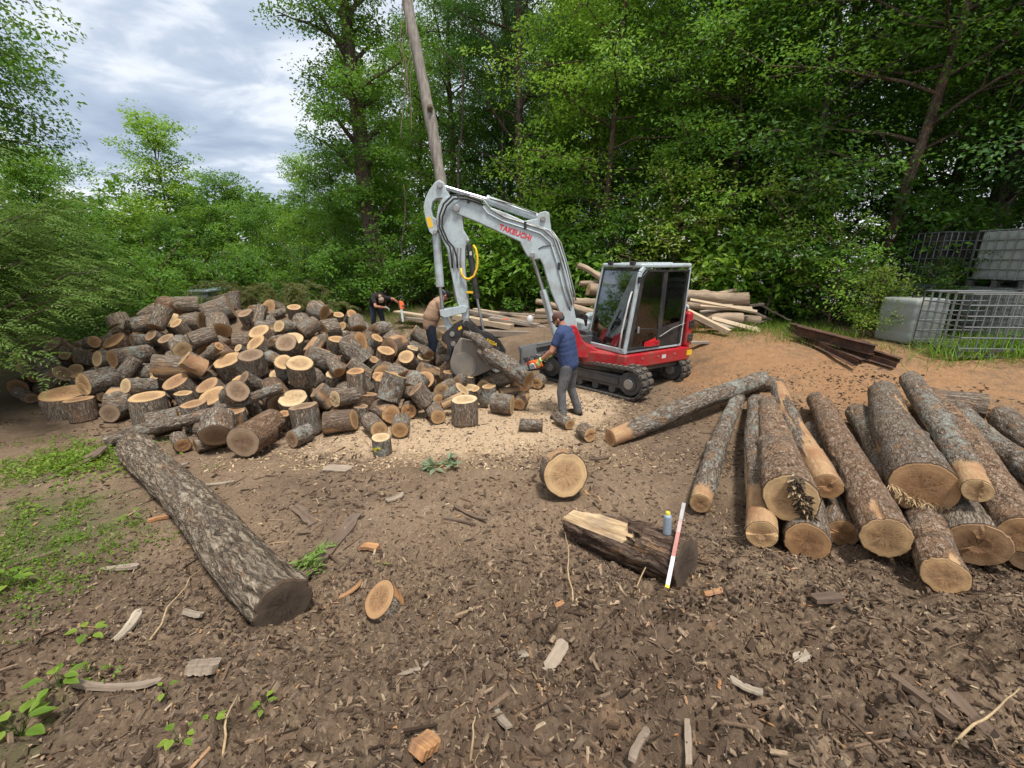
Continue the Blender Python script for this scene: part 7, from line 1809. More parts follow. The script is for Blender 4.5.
def hand(mb, wrist, d, nrm, side, curl=1.0, g=1.0):
    """palm, four unequal bent fingers and a thumb from the side of the palm; d along the hand, nrm out of the palm"""
    d = Vector(d).normalized(); nrm = Vector(nrm); nrm = (nrm - d * nrm.dot(d)).normalized(); s = d.cross(nrm) * side
    w = Vector(wrist)
    for k in range(5):
        o = (k - 2) * .0165
        mb.tube([w + s * o * .7, w + d * .05 + s * o, w + d * .088 + s * o * 1.1], [.015 * g, .0155 * g, .0125 * g], 8)
    for k, (ln, o) in enumerate(((.072, .034), (.082, .012), (.076, -.011), (.060, -.032))):
        p = w + d * .088 + s * o; a = 0.0
        pts = [p]
        for j, f in enumerate((.45, .32, .26)):
            a += curl * (.75, .85, .6)[j]
            p = p + (d * math.cos(a) + nrm * math.sin(a)) * ln * f; pts.append(p)
        mb.tube(pts, [.0105 * g, .0098 * g, .009 * g, .0075 * g], 8); mb.ball(pts[-1], .0078 * g, 8, 6)
    p = w + d * .022 + s * .036; t1 = p + (d * .6 + s * .65 + nrm * .3).normalized() * .04; t2 = t1 + (d * .8 + nrm * .75 * curl).normalized() * .032; t3 = t2 + (d * .6 + nrm * .9 * curl - s * .2).normalized() * .022
    mb.tube([p - d * .012 - s * .012, p, t1, t2, t3], [.015 * g, .0145 * g, .0125 * g, .011 * g, .0085 * g], 8); mb.ball(t3, .0088 * g, 8, 6)

def make_person(loc, head_dir, J, label, shirt, trousers, cap, glove=None, belly=1.0, brim_back=False, beard=False, glasses=False):
    """J: joints in the person's own frame (x forward, y left, z up)"""
    root = empty('person', loc, (0, 0, math.atan2(head_dir[1], head_dir[0])))
    tag(root, label, 'person')
    V = {k: Vector(v) for k, v in J.items()}
    nk, hd = V['neck'], V['head']
    axis = (hd - nk).normalized(); fwd = (V['look'] - axis * V['look'].dot(axis)).normalized(); lf = axis.cross(fwd)
    RH = Matrix((fwd, lf, axis)).transposed()
    def H(a, b, c): return hd + fwd * a + lf * b + axis * c
    b = MB()
    b.ball(H(-.012, 0, .035), (.098, .077, .10), 20, 14, RH).ball(H(.03, 0, -.045), (.066, .058, .075), 16, 10, RH).ball(H(.062, 0, -.09), (.03, .036, .026), 10, 8, RH)
    b.tube([H(.085, 0, .03), H(.108, 0, -.012), H(.112, 0, -.022)], [.009, .014, .013], 8).ball(H(.1, .014, -.024), .010, 8, 6).ball(H(.1, -.014, -.024), .010, 8, 6)
    b.tube([H(.082, .05, .034), H(.094, 0, .04), H(.082, -.05, .034)], [.010, .012, .010], 8).tube([H(.085, .022, -.058), H(.092, 0, -.056), H(.085, -.022, -.058)], [.008, .010, .008], 8)
    for s in (1, -1): b.ball(H(-.012, s * .078, -.002), (.020, .009, .032), 10, 8, RH)
    limb(b, [nk - axis * .05, H(-.02, 0, -.05)], [.062, .056])
    limb(b, [V['pelvis'], V['waist'], V['chest'], nk - axis * .03], [.125, .118 * belly, .13, .066])
    for s, q in ((1, 'l'), (-1, 'r')):
        limb(b, [V['chest'] * .4 + V['sh_' + q] * .6, V['sh_' + q], V['el_' + q], V['wr_' + q]], [.075, .062, .046, .030])
        limb(b, [V['hip_' + q], V['kn_' + q], V['an_' + q]], [.088, .058, .042])
        if glove is None: hand(b, V['wr_' + q], V['hd_' + q], V['pn_' + q], s)
        f = V['toe_' + q]
        b.tube([V['an_' + q] + Vector((0, 0, -.04)), f * .5 + V['an_' + q] * .5 + Vector((0, 0, -.05)), f], [.04, .038, .03], 8)
    fleshed('body', b, M_skin, root, .0065, 3)
    sh = MB()
    c0, c1, c2 = V['pelvis'] + Vector((0, 0, -.02)), V['waist'], V['chest']
    sv = (V['sh_l'] - V['sh_r']).normalized()
    for k, (p, r, wv) in enumerate(((c0, .158, .05), (c0.lerp(c1, .33), .156 * (1 + belly * .3) / 1.3, .05), (c0.lerp(c1, .66), .153 * (1 + belly * .66) / 1.66, .05), (c1, .150 * belly, .05), (c1.lerp(c2, .33), .153 * (1 + belly * 1.2) / 2.2, .055), (c1.lerp(c2, .66), .156 * (1 + belly * .5) / 1.5, .06), (c2, .157, .065), (c2.lerp(nk, .45), .128, .06), (c2.lerp(nk, .8), .085, .03))):
        for o in (-1, -.33, .33, 1): sh.ball(p + sv * wv * o, (r, r, r * .95), 14, 10)
    for q in 'lr':
        limb(sh, [c2 * .4 + V['sh_' + q] * .6, V['sh_' + q], V['sh_' + q].lerp(V['el_' + q], .55)], [.095, .078, .072])
    sh.tube([nk - axis * .085, nk - axis * .045], [.085, .068], 14)
    fleshed('shirt', sh, shirt, root, .011, 10)
    tr = MB()
    tr.ball(V['pelvis'] + Vector((0, 0, .02)), (.150, .165, .12), 18, 12)
    for q in 'lr':
        limb(tr, [V['hip_' + q] + Vector((0, 0, .03)), V['hip_' + q].lerp(V['kn_' + q], .5), V['kn_' + q], V['kn_' + q].lerp(V['an_' + q], .5), V['an_' + q] + Vector((0, 0, -.03))], [.112, .098, .080, .074, .068])
        for k in range(3): tr.ball(V['an_' + q] + Vector((.01 * k, 0, .02 + .045 * k)), (.078 - .002 * k, .076, .02), 12, 6)
    fleshed('trousers', tr, trousers, root, .011, 4)
    for q in 'lr':
        bt = MB(); a, f = V['an_' + q], V['toe_' + q]; z = Vector((0, 0, 1)); d = (f - a); d.z = 0; d.normalize()
        bt.tube([a + z * .02, a - z * .04], [.058, .06], 12).ball(a - z * .045 - d * .025, (.06, .055, .045), 12, 8)
        bt.tube([a - z * .045, a + d * .09 - z * .05, a + d * .17 - z * .058], [.052, .05, .042], 12).ball(a + d * .175 - z * .06, (.05, .046, .034), 12, 8)
        bo = fleshed('boot', bt, M_boot, root, .009, 3)
        MB().prism([(-.08, -.04), (-.04, -.052), (.08, -.052), (.2, -.04), (.235, 0), (.2, .04), (.08, .052), (-.04, .052), (-.08, .04)], a - z * .088, d, z.cross(d), .022).build('sole', M_black, bo, bevel=.004)
    if glove:
        for s, q in ((1, 'l'), (-1, 'r')):
            g = MB(); hand(g, V['wr_' + q], V['hd_' + q], V['pn_' + q], s, 1.0, 1.18)
            g.tube([V['wr_' + q] - Vector(V['hd_' + q]).normalized() * .06, V['wr_' + q] + Vector(V['hd_' + q]).normalized() * .01], [.042, .034], 12)
            fleshed('glove', g, glove, root, .006, 2)
    cp = MB()
    cp.ball(H(-.010, 0, .055), (.106, .086, .086), 20, 14, RH)
    bd = -1 if brim_back else 1
    k = fleshed('cap', cp, cap, root, .007, 2)
    br = MB(); n = 12
    out = [(.06 * bd, -.075)] + [(bd * (.075 + .085 * math.cos(a)), .075 * math.sin(a)) for a in np.linspace(-math.pi / 2, math.pi / 2, n)] + [(.06 * bd, .075)]
    if bd < 0: out = out[::-1]
    br.prism(out, H(0, 0, .05), fwd * math.cos(.2) - axis * math.sin(.2) * bd, lf, .008)
    br.build('brim', cap if not brim_back else M_white, k, bevel=.002)
    hr = MB(); hr.ball(H(-.038, 0, .01), (.076, .079, .06), 16, 10, RH); fleshed('hair', hr, M_hair, root, .008, 2)
    for s in (1, -1):
        e = MB().ball(H(.079, s * .031, .012), .013, 10, 8).build('eye', M_white, root, smooth=True)
        MB().ball(H(.0885, s * .032, .012), .0055, 8, 6).build('iris', M_cap_dark, e, smooth=True)
    if beard:
        bd_ = MB(); bd_.ball(H(.048, 0, -.088), (.045, .05, .032), 12, 8, RH)
        bd_.tube([H(.01, .064, -.03), H(.04, .056, -.07), H(.085, 0, -.082), H(.04, -.056, -.07), H(.01, -.064, -.03)], [.012, .02, .022, .02, .012], 8)
        fleshed('beard', bd_, M_hair, root, .007, 2)
    if glasses:
        gl = MB()
        for s in (1, -1): gl.ball(H(.096, s * .034, .014), (.010, .030, .019), 12, 8, RH).tube([H(.088, s * .062, .018), H(.0, s * .083, .016)], .004, 5)
        gl.tube([H(.104, .01, .018), H(.104, -.01, .018)], .004, 5).build('sunglasses', M_black, root, smooth=True)
    return root

def make_saw(loc, d, upv, label, parent=None):
    """chainsaw: body, handles, bar with chain; x along the bar"""
    d = Vector(d).normalized(); upv = Vector(upv); y = upv.cross(d).normalized(); z = d.cross(y)
    o = empty('chainsaw', loc, Matrix((d, y, z)).transposed().to_quaternion()); tag(o, label, 'chainsaw')
    MB().prism([(-.17, -.06), (.10, -.06), (.13, -.02), (.12, .05), (.06, .085), (-.08, .09), (-.15, .05)], (0, 0, 0), (1, 0, 0), (0, 0, 1), .15).build('engine_housing', M_orange, o, bevel=.018)
    MB().prism([(-.13, -.055), (.12, -.055), (.14, -.01), (.08, .03), (-.1, .03)], (0, 0, 0), (1, 0, 0), (0, 0, 1), .02, -.085).build('side_cover', M_glove_grey, o, bevel=.008)
    MB().box((-.02, 0, -.075), (.24, .13, .03)).build('base_plate', M_black, o, bevel=.008)
    MB().tube([(-.14, 0, .04), (-.22, 0, .075), (-.32, 0, .05), (-.34, 0, -.02), (-.3, 0, -.06), (-.16, 0, -.055)], .017, 8).build('rear_handle', M_black, o, smooth=True)
    MB().tube([(.02, .09, -.05), (.02, .11, .05), (.0, .09, .14), (-.01, 0, .155), (.0, -.08, .13), (.02, -.09, .02)], .013, 8).build('front_handle', M_black, o, smooth=True)
    MB().prism([(.09, .06), (.105, .06), (.14, .15), (.12, .16)], (0, 0, 0), (1, 0, 0), (0, 0, 1), .15).build('hand_guard', M_black, o, bevel=.004)
    pts = [(.08, -.035), (.5, -.033), (.535, -.015), (.54, .0), (.535, .015), (.5, .033), (.08, .035)]
    bar = MB().prism(pts, (0, -.06, -.01), (1, 0, 0), (0, 0, 1), .005).build('guide_bar', M_bar, o)
    ch = [(.08, 0, -.037), (.5, 0, -.035), (.53, 0, -.022), (.545, 0, 0), (.53, 0, .022), (.5, 0, .035), (.08, 0, .037)]
    MB().tube([(x, -.06, z - .01) for x, _, z in ch], .006, 5).build('chain', M_steel, bar)
    lettering('STIHL', M_black, .04, (.22, -.0635, -.025), (1, 0, 0), (0, 0, 1), bar, 'lettering', .0005, .001) if False else None
    MB().cyl((-.05, .07, .0), (-.05, .095, .0), .05, seg=18).build('starter_cover', M_white, o, bevel=.006)
    return o
M_bar = paint('bar_pale_steel', (0.50, 0.56, 0.54), 0.35, 0.25, 0.5, 0.3)

def build_people():
    # the sawyer in the navy shirt, seen from behind
    p = ground_at(566, 417); hd = Vector((-.88, .47, 0)).normalized(); lf = Vector((0, 0, 1)).cross(hd)
    J = dict(pelvis=(-.02, 0, 1.0), waist=(.02, 0, 1.16), chest=(.07, 0, 1.40), neck=(.13, 0, 1.60), head=(.19, .01, 1.71), look=(.8, .1, -.5),
             sh_l=(.09, .21, 1.51), el_l=(.19, .28, 1.22), wr_l=(.42, .24, 1.03), sh_r=(.09, -.21, 1.51), el_r=(.20, -.28, 1.24), wr_r=(.40, -.10, 1.05),
             hip_l=(-.03, .10, .92), kn_l=(.05, .14, .50), an_l=(.0, .16, .10), hip_r=(-.03, -.10, .92), kn_r=(-.01, -.16, .50), an_r=(-.15, -.21, .10),
             toe_l=(.2, .19, .05), toe_r=(.05, -.25, .05), hd_l=(.6, -.35, -.5), hd_r=(.8, .25, -.4), pn_l=(-.3, -.5, -.6), pn_r=(-.2, .3, -.8))
    make_person(p, hd, J, 'person in a navy t-shirt, grey jeans and brown cap bending to saw the hanging log', M_shirt_blue, M_jeans_grey, M_cap_brown, M_glove_lime, 1.1, glasses=True, beard=True)
    w = p + hd * .60 + lf * .12 + Vector((0, 0, .90))
    tip = at(494, 371.5, 8.25)
    make_saw(w, tip - w, (0, 0, 1), 'orange chainsaw in the lime gloves of the navy shirted person, bar in the hanging log')
    # the man in the tan shirt behind the bucket
    x = at(434, 360, 10.2); p = Vector((x.x, 9.95, tz(x.x, 9.95) + .06)); hd = Vector((.93, .36, 0)).normalized()
    J = dict(pelvis=(-.05, 0, .97), waist=(.0, 0, 1.14), chest=(.10, 0, 1.36), neck=(.24, 0, 1.55), head=(.33, 0, 1.60), look=(.7, 0, -.7),
             sh_l=(.15, .20, 1.46), el_l=(.24, .26, 1.18), wr_l=(.40, .16, .98), sh_r=(.15, -.20, 1.46), el_r=(.22, -.26, 1.18), wr_r=(.38, -.18, .98),
             hip_l=(-.05, .10, .92), kn_l=(.0, .13, .50), an_l=(-.05, .14, .10), hip_r=(-.05, -.10, .92), kn_r=(.0, -.13, .50), an_r=(-.05, -.15, .10),
             toe_l=(.15, .16, .05), toe_r=(.15, -.17, .05), hd_l=(.5, -.3, -.7), hd_r=(.5, .2, -.8), pn_l=(0, -.9, -.2), pn_r=(0, .9, -.2))
    make_person(p, hd, J, 'person in a tan t-shirt, dark jeans and dark cap bent behind the excavator bucket', M_shirt_tan, M_jeans_dark, M_cap_dark, None, 1.25, brim_back=True)
    # the far worker, doubled over his saw
    p = at(379, 330, 14.6); p.z = tz(p.x, p.y); hd = Vector((.55, -.83, 0)).normalized(); lf = Vector((0, 0, 1)).cross(hd)
    J = dict(pelvis=(-.16, 0, .95), waist=(-.03, 0, 1.10), chest=(.20, 0, 1.25), neck=(.41, 0, 1.27), head=(.50, 0, 1.20), look=(.35, 0, -.95),
             sh_l=(.33, .20, 1.22), el_l=(.45, .42, 1.18), wr_l=(.44, .62, 1.02), sh_r=(.33, -.20, 1.22), el_r=(.52, -.2, .98), wr_r=(.55, .15, .92),
             hip_l=(-.16, .10, .90), kn_l=(.0, .15, .50), an_l=(-.08, .18, .10), hip_r=(-.16, -.10, .90), kn_r=(.02, -.15, .50), an_r=(-.08, -.2, .10),
             toe_l=(.12, .2, .05), toe_r=(.12, -.24, .05), hd_l=(.1, .7, -.6), hd_r=(.3, .8, -.5), pn_l=(.2, -.2, -.9), pn_r=(.2, -.2, -.9))
    make_person(p, hd, J, 'person in dark clothes and a tan cap doubled over a saw behind the heap', M_shirt_black, M_jeans_dark, M_cap_tan, M_glove_grey, 1.1)
    w = p + hd * .52 + lf * .66 + Vector((0, 0, .95))
    make_saw(w, (.12, -.25, -1), hd * .4 + lf * .9, "orange chainsaw held bar down by the far worker in dark clothes")
build_people()

# ------------------------------------------------------------------ totes, lumber, stacks, rusty beams
M_poly = paint('plastic_white', (0.25, 0.275, 0.265), 0.5, 0.7, 0.4, dirtcol=(0.28, 0.29, 0.22), scale=2.0)
M_poly_grey = paint('plastic_greyed', (0.22, 0.25, 0.245), 0.5, 0.5, 0.4, dirtcol=(0.15, 0.17, 0.12), scale=2.0)
M_poly_dark = paint('plastic_dark', (0.02, 0.021, 0.025), 0.5, 0.3, 0.4)
M_galv = paint('galvanised', (0.24, 0.26, 0.27), 0.4, 0.4, 0.5, 0.6)
M_rust = paint('steel_rusty', (0.055, 0.033, 0.026), 0.75, 0.8, 0.3, 0.2, dirtcol=(0.16, 0.085, 0.05), scale=6.0)
M_peeled = mat_wood('log_peeled', (0.27, 0.19, 0.125), (0.47, 0.36, 0.25), 16.0, gray=0.5)
M_board = mat_wood('board_grey', (0.20, 0.165, 0.135), (0.40, 0.33, 0.265), 30.0, stretch=(0.05, 1, 1), gray=0.5)
M_board_new = mat_wood('board_pale', (0.42, 0.31, 0.20), (0.60, 0.48, 0.34), 30.0, stretch=(0.05, 1, 1), gray=0.2)

def make_tote(loc, rz, label, poly=None, cage=True, pallet=True, tilt=0.0, group=None, name='caged_tote'):
    o = empty(name, loc, (tilt, 0, rz)); tag(o, label, 'tote' if poly else 'cage', group)
    W, D, Hh = 1.2, 1.0, 1.0
    z0 = .15 if pallet else 0.0
    if pallet:
        p = MB()
        for y in (-.45, 0, .45): p.box((0, y, .12), (1.2, .1, .03)); p.box((0, y, .015), (1.2, .1, .03))
        for x in (-.53, 0, .53):
            for y in (-.45, 0, .45): p.box((x, y, .068), (.12, .09, .075))
        p.build('pallet', M_frame, o, bevel=.006)
    if poly:
        t = MB(); n = 7
        # bottle: rounded box with vertical flutes
        k = 48; a = np.arange(k) * 2 * math.pi / k
        def ring(z, s):
            c, d = np.cos(a), np.sin(a); e = .13
            x = np.sign(c) * np.abs(c) ** e * (W / 2 - .03) * s; y = np.sign(d) * np.abs(d) ** e * (D / 2 - .03) * s
            return np.stack([x, y, np.full(k, z)], -1)
        prof = [(z0 + .0, .93), (z0 + .05, 1.0), (z0 + .2, 1.0), (z0 + .22, .993), (z0 + .26, .993), (z0 + .28, 1.0), (z0 + .48, 1.0), (z0 + .5, .993), (z0 + .54, .993), (z0 + .56, 1.0), (z0 + .76, 1.0), (z0 + .78, .993), (z0 + .82, .993), (z0 + .84, 1.0), (z0 + .92, 1.0), (z0 + .97, .93), (z0 + .985, .6)]
        V = np.concatenate([ring(z, s) for z, s in prof]); m = len(prof)
        i, j = np.meshgrid(np.arange(m - 1), np.arange(k), indexing='ij'); kk = (j + 1) % k
        Q = np.stack([i * k + j, i * k + kk, (i + 1) * k + kk, (i + 1) * k + j], -1).reshape(-1, 4)
        t.add(V, [Q, np.array([np.arange(k)[::-1], (m - 1) * k + np.arange(k)])])
        tk = t.build('tank', poly, o, smooth=True)
        MB().cyl((0, 0, z0 + .98), (0, 0, z0 + 1.03), .1, seg=24).build('lid', M_poly_dark, tk, bevel=.006)
        MB().cyl((0, -D / 2 + .04, z0 + .09), (0, -D / 2 - .05, z0 + .09), .04, seg=14).build('valve', M_frame, tk, bevel=.004)
    if cage:
        r = .012
        for nm, (ax, sx) in (('cage_front', (0, -1)), ('cage_back', (0, 1)), ('cage_side', (1, -1)), ('cage_side', (1, 1))):
            c = MB(); L = W if ax == 0 else D; N = 9 if ax == 0 else 7
            P = (lambda u, z: (u, sx * D / 2, z)) if ax == 0 else (lambda u, z: (sx * W / 2, u, z))
            for q in range(N): u = -L / 2 + L * q / (N - 1); c.tube([P(u, z0), P(u, z0 + 1.0)], r, 6)
            for q in range(6): z = z0 + .02 + .98 * q / 5; c.tube([P(-L / 2, z), P(L / 2, z)], r * 1.1, 6)
            c.build(nm, M_galv, o)
        MB().tube([(-W / 2, -.2, z0 + 1.01), (W / 2, -.2, z0 + 1.01)], .012, 6).tube([(-W / 2, .2, z0 + 1.01), (W / 2, .2, z0 + 1.01)], .012, 6).build('top_bar', M_galv, o)
    return o

def build_totes():
    z1 = tz(11.0, 9.4)
    make_tote((10.65, 9.35, z1), .10, 'white caged tote at the bottom of the right stack', M_poly)
    make_tote((10.72, 9.38, z1 + 1.165), .16, 'white caged tote on top of the right stack', M_poly)
    z2 = tz(11.1, 10.9)
    make_tote((10.5, 10.9, z2), .05, 'greyed caged tote underneath the black one', M_poly_grey)
    make_tote((10.55, 10.95, z2 + 1.165), .02, 'black caged tote stacked beside the white ones', M_poly_dark)
    make_tote((8.65, 9.35, tz(8.65, 9.35) + .02), .2, 'loose white tank without a cage beside the bright bush', M_poly, cage=False, pallet=False, name='loose_tank').scale = (.78, .8, .95)
    make_tote((8.85, 8.25, tz(8.85, 8.25) + .0), -.08, 'empty wire cage standing before the loose white tank', None, cage=True, pallet=True, name='empty_cage')

def board(p, q, w, h, mat, label, tone=0.0, name='board', group=None, roll=0.0, cat='board'):
    p, q = Vector(p), Vector(q); d = q - p; L = d.length
    rot = d.to_track_quat('X', 'Z') @ Quaternion((1, 0, 0), roll)
    rr = random.Random(int(L * 1000)); V = []
    n = 6
    mb = MB(); pts = [(-L / 2 + L * i / n, rr.uniform(-.004, .004)) for i in range(n + 1)]
    for i in range(n): pass
    mb.box((0, 0, 0), (L, w, h))
    o = mb.build(name, mat, None, bevel=.006); o.location = (p + q) / 2; o.rotation_mode = 'QUATERNION'; o.rotation_quaternion = rot
    o['tone'] = tone; tag(o, label, cat, group); return o

def build_lumber():
    def rest(px, py, t): return at(px, py, t)
    G = 'boards of the lumber pile behind the bucket'
    rows = [  # px0, py0, t0, px1, py1, t1, width, thick, material, tone, label
        (396, 311.5, 15.2, 432, 317, 14.4, .28, .06, M_board_new, .1, "pale board end reaching out beside the far worker's saw"),
        (404, 318, 14.6, 436, 321, 14.2, .22, .07, M_board, .5, 'dark board under the pale one beside the far worker'),
        (455, 316.5, 14.0, 512, 327, 13.0, .30, .16, M_board_new, .25, "thick pinkish beam behind the excavator's thumb"),
        (468, 311, 14.4, 538, 325.5, 12.9, .26, .10, M_board, .45, 'long brown board slanting behind the thumb cylinder'),
        (474, 309, 14.6, 560, 322, 13.6, .2, .05, M_board_new, .2, 'long pale strip at the top of the lumber pile'),
        (490, 318, 13.4, 562, 330, 12.8, .30, .08, M_board, .3, 'grey board near the white jug'),
        (478, 333, 12.6, 565, 335, 12.6, .22, .16, M_board, .75, 'dark heavy beam lowest in the lumber pile above the dozer blade'),
        (440, 327, 13.3, 500, 332, 12.8, .24, .08, M_board, .4, 'brownish board between the tan shirted person and the bucket'),
        (500, 313, 14.2, 575, 318, 13.8, .22, .06, M_board, .2, 'weathered board behind the boom cylinder'),
        (540, 327, 12.8, 580, 331, 12.6, .26, .07, M_board, .35, 'short board behind the sawyer'),
    ]
    for a in rows:
        board(at(a[0], a[1], a[2]), at(a[3], a[4], a[5]), a[6], a[7], a[8], a[10], a[9], group=None)
    p = at(530, 318, 13.0)
    o = empty('jug', p - Vector((0, 0, .16))); tag(o, 'small white plastic jug standing on the lumber pile', 'jug')
    MB().tube([(0, 0, z) for z in (0, .02, .17, .23, .25)], [.085, .1, .1, .05, .03], 18).build('bottle', M_white, o, smooth=True)
    MB().cyl((0, 0, .25), (0, 0, .28), .034, seg=14).build('cap', M_redfade, o); MB().tube([(.09, 0, .16), (.12, 0, .18), (.07, 0, .22)], .014, 6).build('handle', M_white, o)
    p = at(505, 320.5, 13.2); o = MB().prism([(-.14, -.04), (.14, -.03), (.10, .05), (-.06, .06)], p, (1, 0, 0), (0, 0, 1), .1).build('orange_wedge', M_orange, None, bevel=.01); tag(o, 'small orange wedge lying on the lumber pile', 'wedge')
    # debarked logs behind and beside the cab
    G2 = 'peeled logs stacked behind the cab'
    lg = [  # x0,y0,t0, x1,y1,t1, r0, r1, tone, label
        (749, 297, 11.2, 640, 300, 12.2, .17, .14, .25, 'thick twisted peeled log on top of the stack right of the cab'),
        (731, 307, 11.3, 630, 299, 12.3, .10, .09, .15, 'straight peeled log under the twisted top one'),
        (742, 320, 11.1, 628, 309, 12.3, .155, .13, .1, 'fat peeled log in the middle of the stack right of the cab'),
        (760, 323, 11.2, 650, 314, 12.4, .11, .10, .3, 'grey peeled log ending beside the fat one'),
        (747, 336, 10.9, 690, 323, 11.6, .10, .09, .2, 'lower peeled log near the grass'),
        (768, 334, 11.2, 720, 331, 11.5, .08, .08, .2, 'slimmest peeled log pointing to the flowering shrub'),
        (694, 325, 10.9, 668, 318, 11.7, .15, .15, .3, 'peeled log showing a round end right behind the counterweight'),
        (577, 266, 13.0, 640, 290, 11.9, .085, .10, .05, 'pale pole sticking up behind the cab toward the boom'),
        (588, 291, 12.5, 640, 298, 12.8, .17, .13, .55, 'big reddish log end behind the cab'),
        (580, 282.5, 12.9, 640, 289, 13.0, .08, .07, .5, 'thin log over the big reddish one'),
        (570, 299, 12.4, 640, 308, 12.4, .11, .09, .3, 'tan log between the boom foot and the cab'),
        (572, 307, 12.2, 640, 316, 12.2, .09, .08, .15, 'pale log lowest between boom foot and cab'),
        (536, 303, 13.4, 600, 312, 12.9, .085, .08, .2, 'pale log behind the boom cylinder'),
        (536, 313, 13.0, 600, 321, 12.6, .085, .07, .4, 'grey log under the pale one behind the boom cylinder'),
    ]
    for k, (x0, y0, t0, x1, y1, t1, r0, r1, tone, lab) in enumerate(lg):
        log_between('peeled_log', at(x0, y0, t0), at(x1, y1, t1), r0, r1, 500 + k, lab, M_peeled, tone, .2 + .1 * (k % 4), seg=30, ring_len=.08, furrow=.014, lump=.16, bend=.09, knots=5, cut=.6, cat='log')
    for a in ((690, 300, 11.4, 757, 312, 10.9, .10, .06, 'split rail slanting down in front of the twisted log', .2, .5), (700, 312, 11.2, 764, 304, 11.3, .09, .05, 'thin rail sloping up across the peeled stack', .4, .2), (712, 318, 10.9, 760, 331, 10.6, .11, .05, 'broken slab sliding off the peeled stack', .1, .9), (688, 322, 11.0, 738, 327, 10.8, .10, .06, 'thin slab at the bottom front of the peeled stack', .3, .3), (706, 296, 11.6, 742, 289, 11.6, .09, .06, 'short broken rail on top of the twisted log', .2, .7)):
        board(at(a[0], a[1], a[2]), at(a[3], a[4], a[5]), a[6], a[7], M_board if a[9] > .25 else M_board_new, a[8], a[9], roll=a[10])
    board(at(684, 310, 11.2), at(729, 332.5, 10.4), .16, .13, M_board_new, 'squared pale beam slanting down across the peeled stack', .0)
    board(at(690, 342.5, 10.3), at(709, 342.5, 10.3), .12, .06, M_board, 'short plank lying in the grass behind the counterweight', .1)
    board(at(700, 306, 11.3), at(752, 309, 11.0), .14, .07, M_board_new, 'pale split rail between the twisted log and the fat one', .3, roll=.4)
    board(at(705, 325, 10.8), at(757, 329, 10.8), .12, .08, M_board, 'rough grey rail low on the peeled stack', .1, roll=.7)
    board(at(738, 304, 11.6), at(766, 318, 11.2), .14, .05, M_board, 'dark plank leaning beyond the end of the peeled stack', .7)
    board(at(744, 308, 11.8), at(772, 320, 11.6), .10, .05, M_board, 'second dark plank just behind the leaning one', .8)
    rr = np.random.default_rng(8)
    for x0, y0, x1, y1, t, lab in ((758, 303, 790, 322, 11.4, 'bare pole slanting down past the end of the peeled stack'), (722, 268, 800, 286, 12.6, 'thin fallen branch caught in the shrubs over the peeled stack'), (738, 332, 768, 322, 11.0, 'bare twisted branch at the foot of the peeled stack')):
        P = wobble(tuple(at(x0, y0, t)), tuple(at(x1, y1, t - .3)), 10, .25, rr)
        b = MB().tube(P, np.linspace(.035, .016, 10), 7).build('fallen_branch', M_bark_lichen, None, smooth=True); b['tone'] = .1; tag(b, lab, 'branch')
    # rusty steel on the bank
    def beam(x0, y0, x1, y1, lift, prof, label):
        p, q = ground_at(x0, y0, lift=lift), ground_at(x1, y1, lift=lift)
        d = (q - p).normalized(); s = Vector((0, 0, 1)).cross(d).normalized(); u = d.cross(s)
        L = (q - p).length
        o = empty('rusty_beam', (p + q) / 2); tag(o, label, 'steel beam')
        inv = -(p + q) / 2
        parts = {'I': (('flange', .15, .014, .09), ('web', .012, .17, 0), ('flange', .15, .014, -.09)), 'A': (('flange', .1, .012, 0), ('web', .012, .1, .05)), 'C': (('flange', .012, .08, 0), ('web', .12, .012, .046))}[prof]
        for nm, w, h, z in parts: MB().box(u * z + (s * (.044 if prof == 'A' and nm == 'web' else 0)), (L, w, h), Matrix((d, s, u)).transposed()).build(nm, M_rust, o, bevel=.003)
    beam(797, 330, 874, 350, .26, 'I', 'thick rusty steel beam on top of the beam heap')
    beam(790, 327, 866, 347, .14, 'I', 'rusty steel beam partly under the thickest one')
    beam(784, 330, 855, 366, .1, 'A', 'long thin rusty rail lying nearest the camera')
    beam(815, 342, 862, 362, .06, 'C', 'rusty channel between the long rail and the thick beam')
    beam(838, 350, 894, 368, .05, 'A', 'thin rusty rail pointing at the log pile')
    beam(866, 350, 900, 361, .05, 'C', 'short rusty rail end nearest the empty cage')
    # something low and blue grey beyond the heap
    p = at(213, 289, 19.0); o = empty('flat_trailer', (p.x, p.y, tz(p.x, p.y))); tag(o, 'low blue grey trailer roof glimpsed over the heap crest', 'trailer')
    hz = p.z - tz(p.x, p.y)
    MB().box((0, 0, hz * .55), (1.0, 2.2, hz * .8)).build('body', M_blade, o, bevel=.03); MB().box((0, 0, hz * .98), (1.1, 2.3, .08)).build('roof', M_can, o, bevel=.02)
    for sx in (-.5, .5): MB().cyl((sx - .08, 0, .3), (sx + .08, 0, .3), .3, seg=20).build('wheel', M_rubber, o, bevel=.02)
build_totes()
build_lumber()

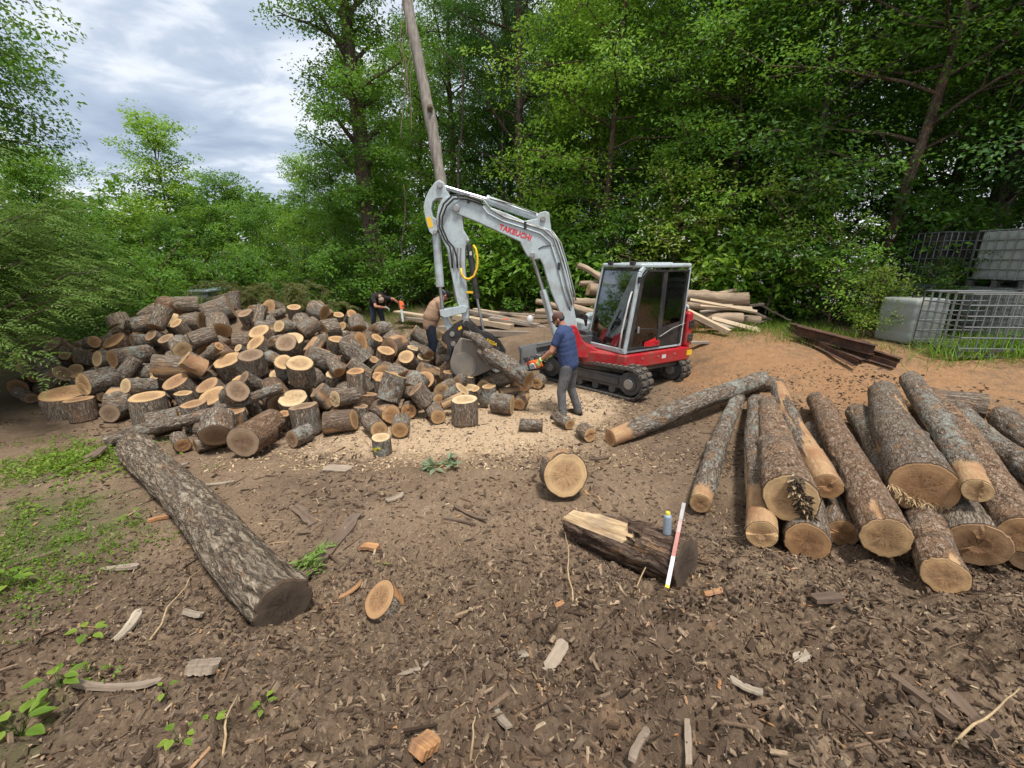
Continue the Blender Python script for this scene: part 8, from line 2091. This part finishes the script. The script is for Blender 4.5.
# ------------------------------------------------------------------ labels that two or three look-alikes share are told apart by their place
def settle_labels():
    by = {}
    for o in COL.objects:
        if o.parent is None and o.get('label'): by.setdefault(o['label'], []).append(o)
    for lab, obs in by.items():
        if len(obs) < 2 or len(obs) > 5: continue
        def px(o):
            p = o.location
            if o.type == 'MESH' and p.length < 1e-6: p = sum((Vector(c) for c in o.bound_box), Vector()) / 8
            return p.x / max(.1, p.y)
        obs.sort(key=px)
        w = {2: ('leftmost', 'rightmost'), 3: ('leftmost', 'middle', 'rightmost'), 4: ('leftmost', 'second', 'third', 'rightmost'), 5: ('leftmost', 'second', 'middle', 'fourth', 'rightmost')}[len(obs)]
        for o, k in zip(obs, w): o['label'] = k + ' ' + lab
settle_labels()
